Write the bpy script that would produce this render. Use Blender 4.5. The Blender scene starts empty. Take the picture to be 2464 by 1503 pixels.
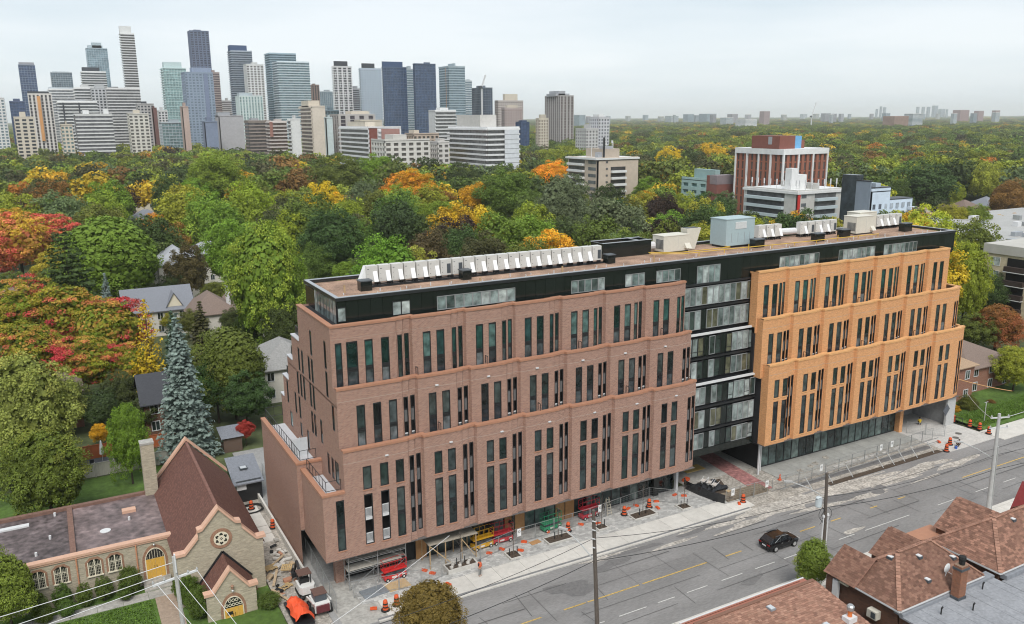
import bpy, bmesh, math, random
import numpy as np
from mathutils import Vector, Matrix
random.seed(7); RN = np.random.RandomState(11)
SC = bpy.context.scene; COL = SC.collection; R = math.radians

# ------------------------------------------------------------------ camera
CX, CY, F, H = 1232.0, 751.5, 2028.293, 44.0          # drone at 44 m, photo measured at 2464 px width
_v1 = np.array([5000-CX, 258-CY, F]); _v2 = np.array([80-CX, 292-CY, F])
_e1 = _v1/np.linalg.norm(_v1); _e2 = _v2/np.linalg.norm(_v2); _e3 = np.cross(_e1, _e2)
if _e3[1] > 0: _e3 = -_e3
M3 = np.array([_e1, _e2, _e3])
def ray(u, v): return M3 @ np.array([u-CX, v-CY, F])
def G(u, v, z=0.0):                                     # photo point -> world point at height z
    d = ray(u, v); t = (z-H)/d[2]; return (d[0]*t, d[1]*t, z)
def YP(u, v, Y):
    d = ray(u, v); t = Y/d[1]; return (d[0]*t, Y, H+d[2]*t)
def XP(u, v, X):
    d = ray(u, v); t = X/d[0]; return (X, d[1]*t, H+d[2]*t)
def PX(x, y, z):
    c = M3.T @ np.array([x, y, z-H]); return CX+F*c[0]/c[2], CY+F*c[1]/c[2], c[2]
cam = bpy.data.cameras.new('camera'); camo = bpy.data.objects.new('camera', cam); COL.objects.link(camo)
cam.sensor_width = 36; cam.lens = 36*F/2464; cam.clip_start = 0.5; cam.clip_end = 60000
mw = Matrix.Identity(4)
for i in range(3):
    mw[i][0] = M3[i][0]; mw[i][1] = -M3[i][1]; mw[i][2] = -M3[i][2]
mw[2][3] = H
camo.matrix_world = mw; SC.camera = camo

# ------------------------------------------------------------------ sky, sun, exposure
SUN_EL, SUN_AZ = R(52), R(205)
W = bpy.data.worlds.new('World'); SC.world = W; W.use_nodes = True
nt = W.node_tree; nt.nodes.clear()
def nn(t, typ, **kw):
    n = t.nodes.new(typ)
    for k, val in kw.items(): setattr(n, k, val)
    return n
sky = nn(nt, 'ShaderNodeTexSky', sky_type='NISHITA', sun_disc=False, sun_elevation=SUN_EL, sun_rotation=SUN_AZ)
tc = nn(nt, 'ShaderNodeTexCoord'); mp = nn(nt, 'ShaderNodeMapping'); mp.inputs['Scale'].default_value = (1.0, 1.0, 7.0)
mp.inputs['Rotation'].default_value = (0.05, 0.09, 0.6)
nz = nn(nt, 'ShaderNodeTexNoise'); nz.inputs['Scale'].default_value = 1.7; nz.inputs['Detail'].default_value = 6; nz.inputs['Roughness'].default_value = .52
cr = nn(nt, 'ShaderNodeValToRGB'); cr.color_ramp.elements[0].position = .36; cr.color_ramp.elements[1].position = .66
cr.color_ramp.elements[0].color = (3.2, 3.7, 4.05, 1); cr.color_ramp.elements[1].color = (4.4, 4.62, 4.8, 1)
mx = nn(nt, 'ShaderNodeMix', data_type='RGBA'); mx.inputs[0].default_value = .9
bg = nn(nt, 'ShaderNodeBackground'); bg.inputs['Strength'].default_value = .1
wo = nn(nt, 'ShaderNodeOutputWorld')
L = nt.links.new
L(tc.outputs['Generated'], mp.inputs[0]); L(mp.outputs[0], nz.inputs['Vector']); L(nz.outputs['Fac'], cr.inputs[0])
sx = nn(nt, 'ShaderNodeSeparateXYZ'); el = nn(nt, 'ShaderNodeMapRange'); el.inputs[1].default_value = 0; el.inputs[2].default_value = .22; el.inputs[3].default_value = 1.12; el.inputs[4].default_value = 1
vs = nn(nt, 'ShaderNodeVectorMath', operation='SCALE'); L(tc.outputs['Generated'], sx.inputs[0]); L(sx.outputs['Z'], el.inputs[0]); L(cr.outputs[0], vs.inputs[0]); L(el.outputs[0], vs.inputs['Scale'])   # overcast brightens towards the horizon all round
L(sky.outputs[0], mx.inputs[6]); L(vs.outputs[0], mx.inputs[7]); L(mx.outputs[2], bg.inputs['Color']); L(bg.outputs[0], wo.inputs['Surface'])
sl = bpy.data.lights.new('sun', 'SUN'); sl.energy = 1.5; sl.angle = R(26); sl.color = (1, .965, .92)
so = bpy.data.objects.new('sun', sl); COL.objects.link(so)
so.rotation_euler = Vector((math.sin(SUN_AZ)*math.cos(SUN_EL), math.cos(SUN_AZ)*math.cos(SUN_EL), math.sin(SUN_EL))).to_track_quat('Z', 'Y').to_euler()
SC.view_settings.view_transform = 'Standard'; SC.view_settings.look = 'None'
SC.view_settings.exposure = 1.0; SC.view_settings.gamma = 1; SC.view_settings.use_curve_mapping = False
cy = SC.cycles
SC.render.filter_size = 1.0; cy.filter_width = 1.1; cy.use_denoising = True; cy.max_bounces = 5; cy.diffuse_bounces = 3; cy.glossy_bounces = 3; cy.transmission_bounces = 3
cy.transparent_max_bounces = 6; cy.volume_bounces = 1; cy.caustics_reflective = False; cy.caustics_refractive = False
cy.use_adaptive_sampling = True; cy.adaptive_threshold = .02; cy.sample_clamp_indirect = 6

# ------------------------------------------------------------------ helpers
class MB:
    """collects faces; build() links them as ONE mesh object (vertices given in world space)"""
    def __init__(s): s.v = []; s.f = []; s.uv = []; s.m = []; s.t = []; s.hasuv = False
    def face(s, pts, uv=None, m=0, t=.5):
        n = len(s.v); s.v.extend([tuple(p) for p in pts]); s.f.append(tuple(range(n, n+len(pts)))); s.m.append(m); s.t.append(t)
        if uv: s.hasuv = True
        s.uv.append(uv)
    def box(s, x0, y0, z0, x1, y1, z1, m=0, t=.5):
        n = len(s.v)
        s.v.extend([(x0,y0,z0),(x1,y0,z0),(x1,y1,z0),(x0,y1,z0),(x0,y0,z1),(x1,y0,z1),(x1,y1,z1),(x0,y1,z1)])
        for q in ((0,3,2,1),(4,5,6,7),(0,1,5,4),(1,2,6,5),(2,3,7,6),(3,0,4,7)):
            s.f.append(tuple(n+i for i in q)); s.m.append(m); s.t.append(t); s.uv.append(None)
    def obox(s, c, size, rz=0, m=0, t=.5, tilt=0):
        ca, sa = math.cos(rz), math.sin(rz); a, b, h = size[0]/2, size[1]/2, size[2]/2; n = len(s.v)
        for (x, y, z) in ((-a,-b,-h),(a,-b,-h),(a,b,-h),(-a,b,-h),(-a,-b,h),(a,-b,h),(a,b,h),(-a,b,h)):
            z2 = z+x*math.tan(tilt); s.v.append((c[0]+x*ca-y*sa, c[1]+x*sa+y*ca, c[2]+z2))
        for q in ((0,3,2,1),(4,5,6,7),(0,1,5,4),(1,2,6,5),(2,3,7,6),(3,0,4,7)):
            s.f.append(tuple(n+i for i in q)); s.m.append(m); s.t.append(t); s.uv.append(None)
    def bar(s, p, q, w, h=None, m=0, t=.5):
        h = h or w; p, q = Vector(p), Vector(q); d = (q-p)
        if d.length < 1e-6: return
        d.normalize(); up = Vector((0,0,1)) if abs(d.z) < .95 else Vector((1,0,0))
        sd = d.cross(up).normalized()*(w/2); uu = sd.cross(d).normalized()*(h/2); n = len(s.v)
        for e in (p, q):
            for a, b in ((-1,-1),(1,-1),(1,1),(-1,1)): s.v.append(tuple(e+sd*a+uu*b))
        for k in ((0,1,2,3),(7,6,5,4),(0,4,5,1),(1,5,6,2),(2,6,7,3),(3,7,4,0)):
            s.f.append(tuple(n+i for i in k)); s.m.append(m); s.t.append(t); s.uv.append(None)
    def tube(s, p, q, r0, r1=None, n=8, cap=True, m=0):
        r1 = r0 if r1 is None else r1; p, q = Vector(p), Vector(q); d = q-p
        if d.length < 1e-6: return
        d.normalize(); up = Vector((0,0,1)) if abs(d.z) < .95 else Vector((1,0,0))
        a = d.cross(up).normalized(); b = d.cross(a); k = len(s.v)
        for e, r in ((p, r0), (q, r1)):
            for i in range(n):
                w = 2*math.pi*i/n; s.v.append(tuple(e+a*(r*math.cos(w))+b*(r*math.sin(w))))
        for i in range(n):
            j = (i+1) % n; s.f.append((k+i, k+j, k+n+j, k+n+i)); s.m.append(m); s.t.append(.5); s.uv.append(None)
        if cap:
            s.f.append(tuple(k+i for i in range(n))[::-1]); s.f.append(tuple(k+n+i for i in range(n)))
            s.m += [m, m]; s.t += [.5, .5]; s.uv += [None, None]
    def path(s, pts, r, n=5):
        for a, b in zip(pts[:-1], pts[1:]): s.tube(a, b, r, r, n, False)
    def lathe(s, prof, c=(0,0,0), n=12, m=0, mats=None):
        k = len(s.v)
        for (r, z) in prof:
            for i in range(n):
                w = 2*math.pi*i/n; s.v.append((c[0]+r*math.cos(w), c[1]+r*math.sin(w), c[2]+z))
        for a in range(len(prof)-1):
            for i in range(n):
                j = (i+1) % n; s.f.append((k+a*n+i, k+a*n+j, k+(a+1)*n+j, k+(a+1)*n+i)); s.m.append(mats[a] if mats else m); s.t.append(.5); s.uv.append(None)
        s.f.append(tuple(k+(len(prof)-1)*n+i for i in range(n))); s.m.append(mats[-1] if mats else m); s.t.append(.5); s.uv.append(None)
    def prism(s, poly, z0, z1, m=0, bottom=True):
        n = len(poly)
        s.face([(x, y, z1) for x, y in poly], m=m)
        if bottom: s.face([(x, y, z0) for x, y in poly][::-1], m=m)
        for i in range(n):
            (x0, y0), (x1, y1) = poly[i], poly[(i+1) % n]
            s.face([(x0,y0,z0),(x1,y1,z0),(x1,y1,z1),(x0,y0,z1)], m=m)
    def mesh(s, name, mats, off=(0,0,0), smooth=False):
        me = bpy.data.meshes.new(name)
        ox, oy, oz = off
        me.from_pydata([(x-ox, y-oy, z-oz) for x, y, z in s.v], [], s.f)
        for mm in (mats if isinstance(mats, (list, tuple)) else [mats]): me.materials.append(mm)
        me.polygons.foreach_set('material_index', s.m)
        at = me.attributes.new('tint', 'FLOAT', 'FACE'); at.data.foreach_set('value', s.t)
        if s.hasuv:
            ul = me.uv_layers.new(name='UVMap'); fl = []
            for f, u in zip(s.f, s.uv):
                if u: 
                    for a in u: fl += [a[0], a[1]]
                else: fl += [0.0, 0.0]*len(f)
            ul.data.foreach_set('uv', fl)
        if smooth: me.polygons.foreach_set('use_smooth', [True]*len(s.f))
        me.update(); return me
    def build(s, name, mats, parent=None, smooth=False, label=None, kind=None):
        o = bpy.data.objects.new(name, s.mesh(name, mats, wloc(parent), smooth)); COL.objects.link(o)
        if parent: o.parent = parent
        if label: o['label'] = label
        if kind: o['kind'] = kind
        return o
def wloc(p):
    x = [0, 0, 0]
    while p is not None:
        for i in range(3): x[i] += p.location[i]
        p = p.parent
    return tuple(x)
def tag(o, label=None, cat=None, group=None, kind=None):
    if label: o['label'] = label
    if cat: o['category'] = cat
    if group: o['group'] = group
    if kind: o['kind'] = kind
    return o
def thing(name, label, cat, loc=(0,0,0), rz=0, group=None):
    o = bpy.data.objects.new(name, None); COL.objects.link(o); o.empty_display_size = .3
    o.location = loc; o.rotation_euler = (0, 0, rz); return tag(o, label, cat, group)
def inst(name, me, loc, rz=0, scale=(1,1,1), parent=None):
    o = bpy.data.objects.new(name, me); COL.objects.link(o); o.location = loc; o.rotation_euler = (0,0,rz); o.scale = scale
    if parent: o.parent = parent
    return o
def kids(o): return [c for c in bpy.data.objects if c.parent == o]
KID = {}
def copy_tree(o, parent=None, cache={}):
    c = o.copy(); COL.objects.link(c); c.parent = parent
    if o.name not in cache: cache[o.name] = list(o.children)
    for ch in cache[o.name]: copy_tree(ch, c)
    return c

# ------------------------------------------------------------------ materials
MATS = {}
def pbsdf(name):
    m = bpy.data.materials.new(name); m.use_nodes = True; t = m.node_tree; b = t.nodes['Principled BSDF']; return m, t, b
def mat(name, col, rough=.8, metal=0, var=.12, scale=3., spec=.3, tint=0., bump=0., streak=None, emit=None, scale2=None):
    if name in MATS: return MATS[name]
    m, t, b = pbsdf(name); c = (*col, 1)
    b.inputs['Roughness'].default_value = rough; b.inputs['Metallic'].default_value = metal; b.inputs['Specular IOR Level'].default_value = spec
    b.inputs['Base Color'].default_value = c
    src = None
    if var > 0:
        g = nn(t, 'ShaderNodeNewGeometry'); n1 = nn(t, 'ShaderNodeTexNoise'); n1.inputs['Scale'].default_value = scale; n1.inputs['Detail'].default_value = 5; n1.inputs['Roughness'].default_value = .65
        vec = g.outputs['Position']
        if streak:
            mpp = nn(t, 'ShaderNodeMapping'); mpp.inputs['Scale'].default_value = streak; t.links.new(vec, mpp.inputs[0]); vec = mpp.outputs[0]
        t.links.new(vec, n1.inputs['Vector'])
        mr = nn(t, 'ShaderNodeMapRange'); mr.inputs[1].default_value = .3; mr.inputs[2].default_value = .7; mr.inputs[3].default_value = 1-var; mr.inputs[4].default_value = 1+var
        t.links.new(n1.outputs['Fac'], mr.inputs[0]); src = mr.outputs[0]
        if scale2:
            n2 = nn(t, 'ShaderNodeTexNoise'); n2.inputs['Scale'].default_value = scale2; n2.inputs['Detail'].default_value = 4; t.links.new(vec, n2.inputs['Vector'])
            m2 = nn(t, 'ShaderNodeMapRange'); m2.inputs[1].default_value = .3; m2.inputs[2].default_value = .7; m2.inputs[3].default_value = 1-var; m2.inputs[4].default_value = 1+var
            t.links.new(n2.outputs['Fac'], m2.inputs[0]); mu = nn(t, 'ShaderNodeMath', operation='MULTIPLY'); t.links.new(src, mu.inputs[0]); t.links.new(m2.outputs[0], mu.inputs[1]); src = mu.outputs[0]
        if bump:
            bp = nn(t, 'ShaderNodeBump'); bp.inputs['Strength'].default_value = bump; bp.inputs['Distance'].default_value = .02; t.links.new(n1.outputs['Fac'], bp.inputs['Height']); t.links.new(bp.outputs[0], b.inputs['Normal'])
    if tint:
        a = nn(t, 'ShaderNodeAttribute', attribute_name='tint'); mr = nn(t, 'ShaderNodeMapRange'); mr.inputs[3].default_value = 1-tint; mr.inputs[4].default_value = 1+tint
        t.links.new(a.outputs['Fac'], mr.inputs[0])
        if src: mu = nn(t, 'ShaderNodeMath', operation='MULTIPLY'); t.links.new(src, mu.inputs[0]); t.links.new(mr.outputs[0], mu.inputs[1]); src = mu.outputs[0]
        else: src = mr.outputs[0]
    if src:
        vm = nn(t, 'ShaderNodeVectorMath', operation='SCALE'); vm.inputs[0].default_value = col; t.links.new(src, vm.inputs['Scale']); t.links.new(vm.outputs[0], b.inputs['Base Color'])
    MATS[name] = m; return m
def brick(name, c1, c2, mortar, bw=.24, bh=.085, ms=.012, var=.16, rough=.85):
    if name in MATS: return MATS[name]
    m, t, b = pbsdf(name); uv = nn(t, 'ShaderNodeUVMap'); br = nn(t, 'ShaderNodeTexBrick')
    br.inputs['Color1'].default_value = (*c1,1); br.inputs['Color2'].default_value = (*c2,1); br.inputs['Mortar'].default_value = (*mortar,1)
    br.inputs['Scale'].default_value = 1; br.inputs['Brick Width'].default_value = bw; br.inputs['Row Height'].default_value = bh; br.inputs['Mortar Size'].default_value = ms
    br.inputs['Bias'].default_value = 0
    t.links.new(uv.outputs[0], br.inputs['Vector'])
    mpp = nn(t, 'ShaderNodeMapping'); mpp.inputs['Scale'].default_value = (1.0, 5.5, 1); t.links.new(uv.outputs[0], mpp.inputs[0])
    n1 = nn(t, 'ShaderNodeTexNoise'); n1.inputs['Scale'].default_value = 1.6; n1.inputs['Detail'].default_value = 6; n1.inputs['Roughness'].default_value = .85; t.links.new(mpp.outputs[0], n1.inputs['Vector'])
    mr = nn(t, 'ShaderNodeMapRange'); mr.inputs[1].default_value = .3; mr.inputs[2].default_value = .7; mr.inputs[3].default_value = 1-var; mr.inputs[4].default_value = 1+var
    t.links.new(n1.outputs['Fac'], mr.inputs[0])
    vm = nn(t, 'ShaderNodeVectorMath', operation='SCALE'); t.links.new(br.outputs['Color'], vm.inputs[0]); t.links.new(mr.outputs[0], vm.inputs['Scale']); t.links.new(vm.outputs[0], b.inputs['Base Color'])
    b.inputs['Roughness'].default_value = rough; b.inputs['Specular IOR Level'].default_value = .2
    bp = nn(t, 'ShaderNodeBump'); bp.inputs['Strength'].default_value = .35; bp.inputs['Distance'].default_value = .015; t.links.new(br.outputs['Fac'], bp.inputs['Height']); bp.invert = True; t.links.new(bp.outputs[0], b.inputs['Normal'])
    MATS[name] = m; return m
def glass(name, cols, rough=.06, spec=.6):
    """window glass: dark reflecting pane; the room or blind behind it differs from pane to pane"""
    if name in MATS: return MATS[name]
    m, t, b = pbsdf(name); oi = nn(t, 'ShaderNodeObjectInfo'); a = nn(t, 'ShaderNodeAttribute', attribute_name='tint')
    ad = nn(t, 'ShaderNodeMath', operation='ADD'); t.links.new(oi.outputs['Random'], ad.inputs[0]); t.links.new(a.outputs['Fac'], ad.inputs[1])
    fr = nn(t, 'ShaderNodeMath', operation='FRACT'); t.links.new(ad.outputs[0], fr.inputs[0])
    r = nn(t, 'ShaderNodeValToRGB'); r.color_ramp.interpolation = 'CONSTANT'; e = r.color_ramp.elements
    while len(e) < len(cols): e.new(.5)
    for i, c in enumerate(cols): e[i].position = i/len(cols); e[i].color = (*c, 1)
    t.links.new(fr.outputs[0], r.inputs[0])
    g = nn(t, 'ShaderNodeNewGeometry'); n1 = nn(t, 'ShaderNodeTexNoise'); n1.inputs['Scale'].default_value = 1.3; n1.inputs['Detail'].default_value = 4; t.links.new(g.outputs['Position'], n1.inputs['Vector'])
    mr = nn(t, 'ShaderNodeMapRange'); mr.inputs[1].default_value = .3; mr.inputs[2].default_value = .7; mr.inputs[3].default_value = .45; mr.inputs[4].default_value = 1.6; t.links.new(n1.outputs['Fac'], mr.inputs[0])
    vm = nn(t, 'ShaderNodeVectorMath', operation='SCALE'); t.links.new(r.outputs[0], vm.inputs[0]); t.links.new(mr.outputs[0], vm.inputs['Scale']); t.links.new(vm.outputs[0], b.inputs['Base Color'])
    b.inputs['Roughness'].default_value = rough; b.inputs['Specular IOR Level'].default_value = spec
    MATS[name] = m; return m
# ------------------------------------------------------------------ foliage
def leafmat(name, mode='object', mixcols=None, dark=.62):
    m, t, b = pbsdf(name); a = nn(t, 'ShaderNodeAttribute', attribute_name='tint')
    if mode == 'object':
        oi = nn(t, 'ShaderNodeObjectInfo'); col = oi.outputs['Color']; alp = oi.outputs['Alpha']
    elif mode == 'inst':
        at = nn(t, 'ShaderNodeAttribute', attribute_name='tcol', attribute_type='INSTANCER'); col = at.outputs['Color']; alp = None
    else:
        a2 = nn(t, 'ShaderNodeAttribute', attribute_name='patch'); r = nn(t, 'ShaderNodeValToRGB'); e = r.color_ramp.elements
        while len(e) < len(mixcols): e.new(.5)
        for i, c in enumerate(mixcols): e[i].position = (i/(len(mixcols)-1))*.62+.12; e[i].color = (*c, 1)
        t.links.new(a2.outputs['Fac'], r.inputs[0]); col = r.outputs[0]; alp = None
    if alp is not None:                                 # a share of the clumps has already turned towards autumn colour
        a2 = nn(t, 'ShaderNodeAttribute', attribute_name='patch'); sub = nn(t, 'ShaderNodeMath', operation='SUBTRACT'); t.links.new(a2.outputs['Fac'], sub.inputs[0]); t.links.new(alp, sub.inputs[1])
        mr = nn(t, 'ShaderNodeMapRange'); mr.inputs[1].default_value = -.08; mr.inputs[2].default_value = .12; mr.inputs[3].default_value = 0; mr.inputs[4].default_value = 1; t.links.new(sub.outputs[0], mr.inputs[0])
        gm = nn(t, 'ShaderNodeMix', data_type='RGBA', blend_type='MIX'); t.links.new(mr.outputs[0], gm.inputs[0]); t.links.new(col, gm.inputs[6])
        hs = nn(t, 'ShaderNodeHueSaturation'); hs.inputs['Hue'].default_value = .472; hs.inputs['Value'].default_value = 1.4; hs.inputs['Saturation'].default_value = 1.0; t.links.new(col, hs.inputs['Color']); t.links.new(hs.outputs[0], gm.inputs[7]); col = gm.outputs[2]
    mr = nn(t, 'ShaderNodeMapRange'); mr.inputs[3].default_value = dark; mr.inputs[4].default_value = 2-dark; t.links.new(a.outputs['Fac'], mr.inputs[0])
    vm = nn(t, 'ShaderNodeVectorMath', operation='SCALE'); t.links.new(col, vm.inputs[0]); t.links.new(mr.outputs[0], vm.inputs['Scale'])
    t.links.new(vm.outputs[0], b.inputs['Base Color']); b.inputs['Roughness'].default_value = .7; b.inputs['Specular IOR Level'].default_value = .15
    tr = nn(t, 'ShaderNodeBsdfTranslucent'); t.links.new(vm.outputs[0], tr.inputs['Color']); ms = nn(t, 'ShaderNodeMixShader'); ms.inputs[0].default_value = .2
    t.links.new(b.outputs[0], ms.inputs[1]); t.links.new(tr.outputs[0], ms.inputs[2]); t.links.new(ms.outputs[0], t.nodes['Material Output'].inputs['Surface'])
    return m
LEAF = leafmat('foliage'); LEAFI = leafmat('foliage_far', 'inst')
MAPLE = leafmat('maple_foliage', 'mix', [(.17,.23,.022), (.27,.28,.028), (.37,.30,.04), (.52,.27,.065), (.60,.15,.09), (.55,.06,.07)])
MAPLE2 = leafmat('orange_maple_foliage', 'mix', [(.62,.42,.05), (.68,.33,.09), (.72,.25,.11), (.72,.19,.11), (.62,.12,.09)])
BARK = mat('bark', (.07,.055,.042), .9, var=.3, scale=6); BARKL = mat('pale_bark', (.2,.17,.13), .9, var=.3, scale=6)

def raw_mesh(name, V, Fq, tint, patch, m, mi=None):
    me = bpy.data.meshes.new(name); nv, nf = len(V), len(Fq)
    me.vertices.add(nv); me.vertices.foreach_set('co', V.astype(np.float32).ravel())
    k = Fq.shape[1]; me.loops.add(nf*k); me.loops.foreach_set('vertex_index', Fq.astype(np.int32).ravel())
    me.polygons.add(nf); me.polygons.foreach_set('loop_start', np.arange(0, nf*k, k, dtype=np.int32))
    a = me.attributes.new('tint', 'FLOAT', 'FACE'); a.data.foreach_set('value', tint.astype(np.float32))
    a = me.attributes.new('patch', 'FLOAT', 'FACE'); a.data.foreach_set('value', patch.astype(np.float32))
    for x in (m if isinstance(m, list) else [m]): me.materials.append(x)
    if mi is not None: me.polygons.foreach_set('material_index', mi.astype(np.int32))
    me.update(calc_edges=True); me.validate(); return me
def leaf_quads(P, N, size, rs):
    n = len(P); up = rs.normal(size=(n,3)); a = np.cross(N, up); a /= np.linalg.norm(a, axis=1, keepdims=True)+1e-9; b = np.cross(N, a)
    s = size*(.6+.8*rs.rand(n,1)); w = s*(.55+.35*rs.rand(n,1))
    bend = N*s*.25
    V = np.stack([P-a*s*.9, P-b*w+bend*.5, P+a*s*.9, P+b*w+bend*.5], 1).reshape(-1,3)
    return V, np.arange(4*n).reshape(-1,4)
def crown_mesh(name, seed, nc, nl, leaf, m=None, flat=1.0, cr=(.2,.34), gap=.0, lobes=5, low=-.75, inner=True):
    """broadleaf crown of unit radius: leaf clumps on an uneven rounded volume, with an inner mass of larger leaves"""
    rs = np.random.RandomState(seed); P = []; N = []; T = []; Q = []; S = []
    ld = rs.normal(size=(lobes,3)); ld /= np.linalg.norm(ld, axis=1, keepdims=True); la = rs.uniform(-.3,.3,lobes)
    i = 0; k = 0; ga = math.pi*(3-5**.5); off = rs.rand()*6
    tr = rs.rand(nc); hue = ld[0]
    for c in range(nc):
        z = 1-(1-low)*(c+.5)/nc; r = math.sqrt(max(0,1-z*z)); th = ga*c+off
        d = np.array([r*math.cos(th), r*math.sin(th), z])+rs.normal(0,.12,3); d /= np.linalg.norm(d)
        rad = .80+sum(la[j]*max(0, d@ld[j])**3 for j in range(lobes))+rs.uniform(-.12,.1)
        if z < -.2: rad *= .86
        if rs.rand() < .16: rad *= .7
        ctr = d*rad; ctr[2] *= 1; q = rs.uniform(*cr)
        if rs.rand() < gap: continue
        n = int(nl*(q/cr[1])**1.6*rs.uniform(.7,1.3))
        e = rs.normal(size=(n,3)); e /= np.linalg.norm(e, axis=1, keepdims=True)
        e = e+d*.55+np.array([0,0,.35]); e /= np.linalg.norm(e, axis=1, keepdims=True)
        p = ctr+e*np.array([1,1,flat*.8])*q*(rs.uniform(.55,1.08,size=(n,1)))
        nrm = e*.65+rs.normal(0,.45,size=(n,3))+np.array([0,0,.3]); nrm /= np.linalg.norm(nrm, axis=1, keepdims=True)
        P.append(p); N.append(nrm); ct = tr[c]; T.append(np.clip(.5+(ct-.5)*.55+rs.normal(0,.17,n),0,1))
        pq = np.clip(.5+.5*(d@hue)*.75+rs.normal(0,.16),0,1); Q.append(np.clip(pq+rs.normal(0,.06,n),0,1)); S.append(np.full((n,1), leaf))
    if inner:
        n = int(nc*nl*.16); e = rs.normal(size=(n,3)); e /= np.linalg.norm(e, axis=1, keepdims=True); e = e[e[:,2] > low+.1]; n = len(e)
        p = e*rs.uniform(.45,.72,size=(n,1)); P.append(p); nrm = e+rs.normal(0,.3,size=(n,3)); N.append(nrm/np.linalg.norm(nrm,axis=1,keepdims=True)); T.append(rs.uniform(.1,.5,n)); Q.append(rs.rand(n)*.5); S.append(np.full((n,1), max(leaf*1.8,.06)))  # inner leaves tinted darker: crown shade put into the colour
    P = np.concatenate(P); P = P*np.array([1,1,0])/np.percentile(np.hypot(P[:,0],P[:,1]),96.5)+np.array([0,0,1])*(P[:,2:3]/np.percentile(P[:,2],98)); V, Fq = leaf_quads(P, np.concatenate(N), np.concatenate(S), rs)
    return raw_mesh(name, V, Fq, np.concatenate(T), np.concatenate(Q), m or LEAF)
def spruce_mesh(name, seed, layers, nb, sub, width=.21, m=None, leaf=.018, droop=.35, power=.85, bare=.03):
    """conifer of unit height: whorls of drooping boughs set with needle sprays"""
    rs = np.random.RandomState(seed); P = []; N = []; T = []; Q = []
    for l in range(layers):
        f = (l+.5)/layers; z = bare+(1-bare)*f; rad = width*(1-f)**power*rs.uniform(.86,1.1)+.006
        k = max(4, int(nb*(1-f)**.55))
        a0 = rs.rand()*6
        for b in range(k):
            a = a0+2*math.pi*b/k+rs.normal(0,.18); rr = rad*rs.uniform(.72,1.16); dirv = np.array([math.cos(a), math.sin(a), 0]); side = np.array([-math.sin(a), math.cos(a), 0])
            n = max(5, int(sub*(rr/width)**.8)); s = rs.uniform(.12,1,n)**.7
            p = dirv*(s*rr)[:,None]+np.array([0,0,1])*(z-droop*rr*s**1.6+.25*rr*s**3)[:,None]+side*(rs.normal(0,.16,n)*rr*(.35+s*.5))[:,None]+rs.normal(0,.004,(n,3))
            nrm = np.array([0,0,.9])+dirv*.35+rs.normal(0,.35,(n,3)); P.append(p); N.append(nrm/np.linalg.norm(nrm,axis=1,keepdims=True))
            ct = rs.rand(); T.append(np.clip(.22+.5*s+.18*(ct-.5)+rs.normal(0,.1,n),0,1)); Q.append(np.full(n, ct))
    P = np.concatenate(P); V, Fq = leaf_quads(P, np.concatenate(N), np.full((len(P),1), leaf), rs)
    return raw_mesh(name, V, Fq, np.concatenate(T), np.concatenate(Q), m or LEAF)
def trunk_mesh(name, seed, limbs=5, m=None):
    rs = random.Random(seed); mb = MB(); mb.tube((0,0,0), (.01,0,.55), .05, .035, 7); mb.tube((.01,0,.55), (.02,.01,.95), .035, .012, 6)
    for i in range(limbs):
        a = 6.28*i/limbs+rs.random(); z = .38+.3*rs.random(); e = Vector((math.cos(a)*.3, math.sin(a)*.3, z+.28)); mid = Vector((math.cos(a)*.16, math.sin(a)*.16, z+.12))
        mb.tube((0,0,z), mid, .022, .016, 5); mb.tube(mid, e, .016, .008, 5)
        for k in range(2):
            b = a+rs.uniform(-.7,.7); mb.tube(mid, (mid.x+math.cos(b)*.22, mid.y+math.sin(b)*.22, mid.z+.2+.1*rs.random()), .01, .005, 4)
    return mb.mesh(name, m or BARK)
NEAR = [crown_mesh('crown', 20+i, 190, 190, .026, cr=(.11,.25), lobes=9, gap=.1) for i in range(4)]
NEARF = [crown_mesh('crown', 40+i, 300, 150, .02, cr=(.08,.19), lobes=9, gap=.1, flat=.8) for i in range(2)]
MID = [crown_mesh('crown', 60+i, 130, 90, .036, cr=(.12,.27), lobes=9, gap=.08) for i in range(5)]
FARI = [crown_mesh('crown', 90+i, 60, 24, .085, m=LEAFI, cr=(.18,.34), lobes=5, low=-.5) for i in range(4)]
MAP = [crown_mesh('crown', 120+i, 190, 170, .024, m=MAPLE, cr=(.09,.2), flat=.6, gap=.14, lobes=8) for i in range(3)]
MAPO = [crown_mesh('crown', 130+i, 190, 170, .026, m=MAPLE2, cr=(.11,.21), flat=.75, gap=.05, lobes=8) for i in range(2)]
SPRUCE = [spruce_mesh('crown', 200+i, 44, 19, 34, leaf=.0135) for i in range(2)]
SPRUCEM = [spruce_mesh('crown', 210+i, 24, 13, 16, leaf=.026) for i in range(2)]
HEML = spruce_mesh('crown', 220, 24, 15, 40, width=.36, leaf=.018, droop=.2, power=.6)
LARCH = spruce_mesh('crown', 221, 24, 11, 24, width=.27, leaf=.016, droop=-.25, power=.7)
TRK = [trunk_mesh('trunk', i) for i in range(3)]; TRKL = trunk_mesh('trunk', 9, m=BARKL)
TREES = []                                              # (x, y, r, u, v, colour word, object) for spacing and labels
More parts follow.
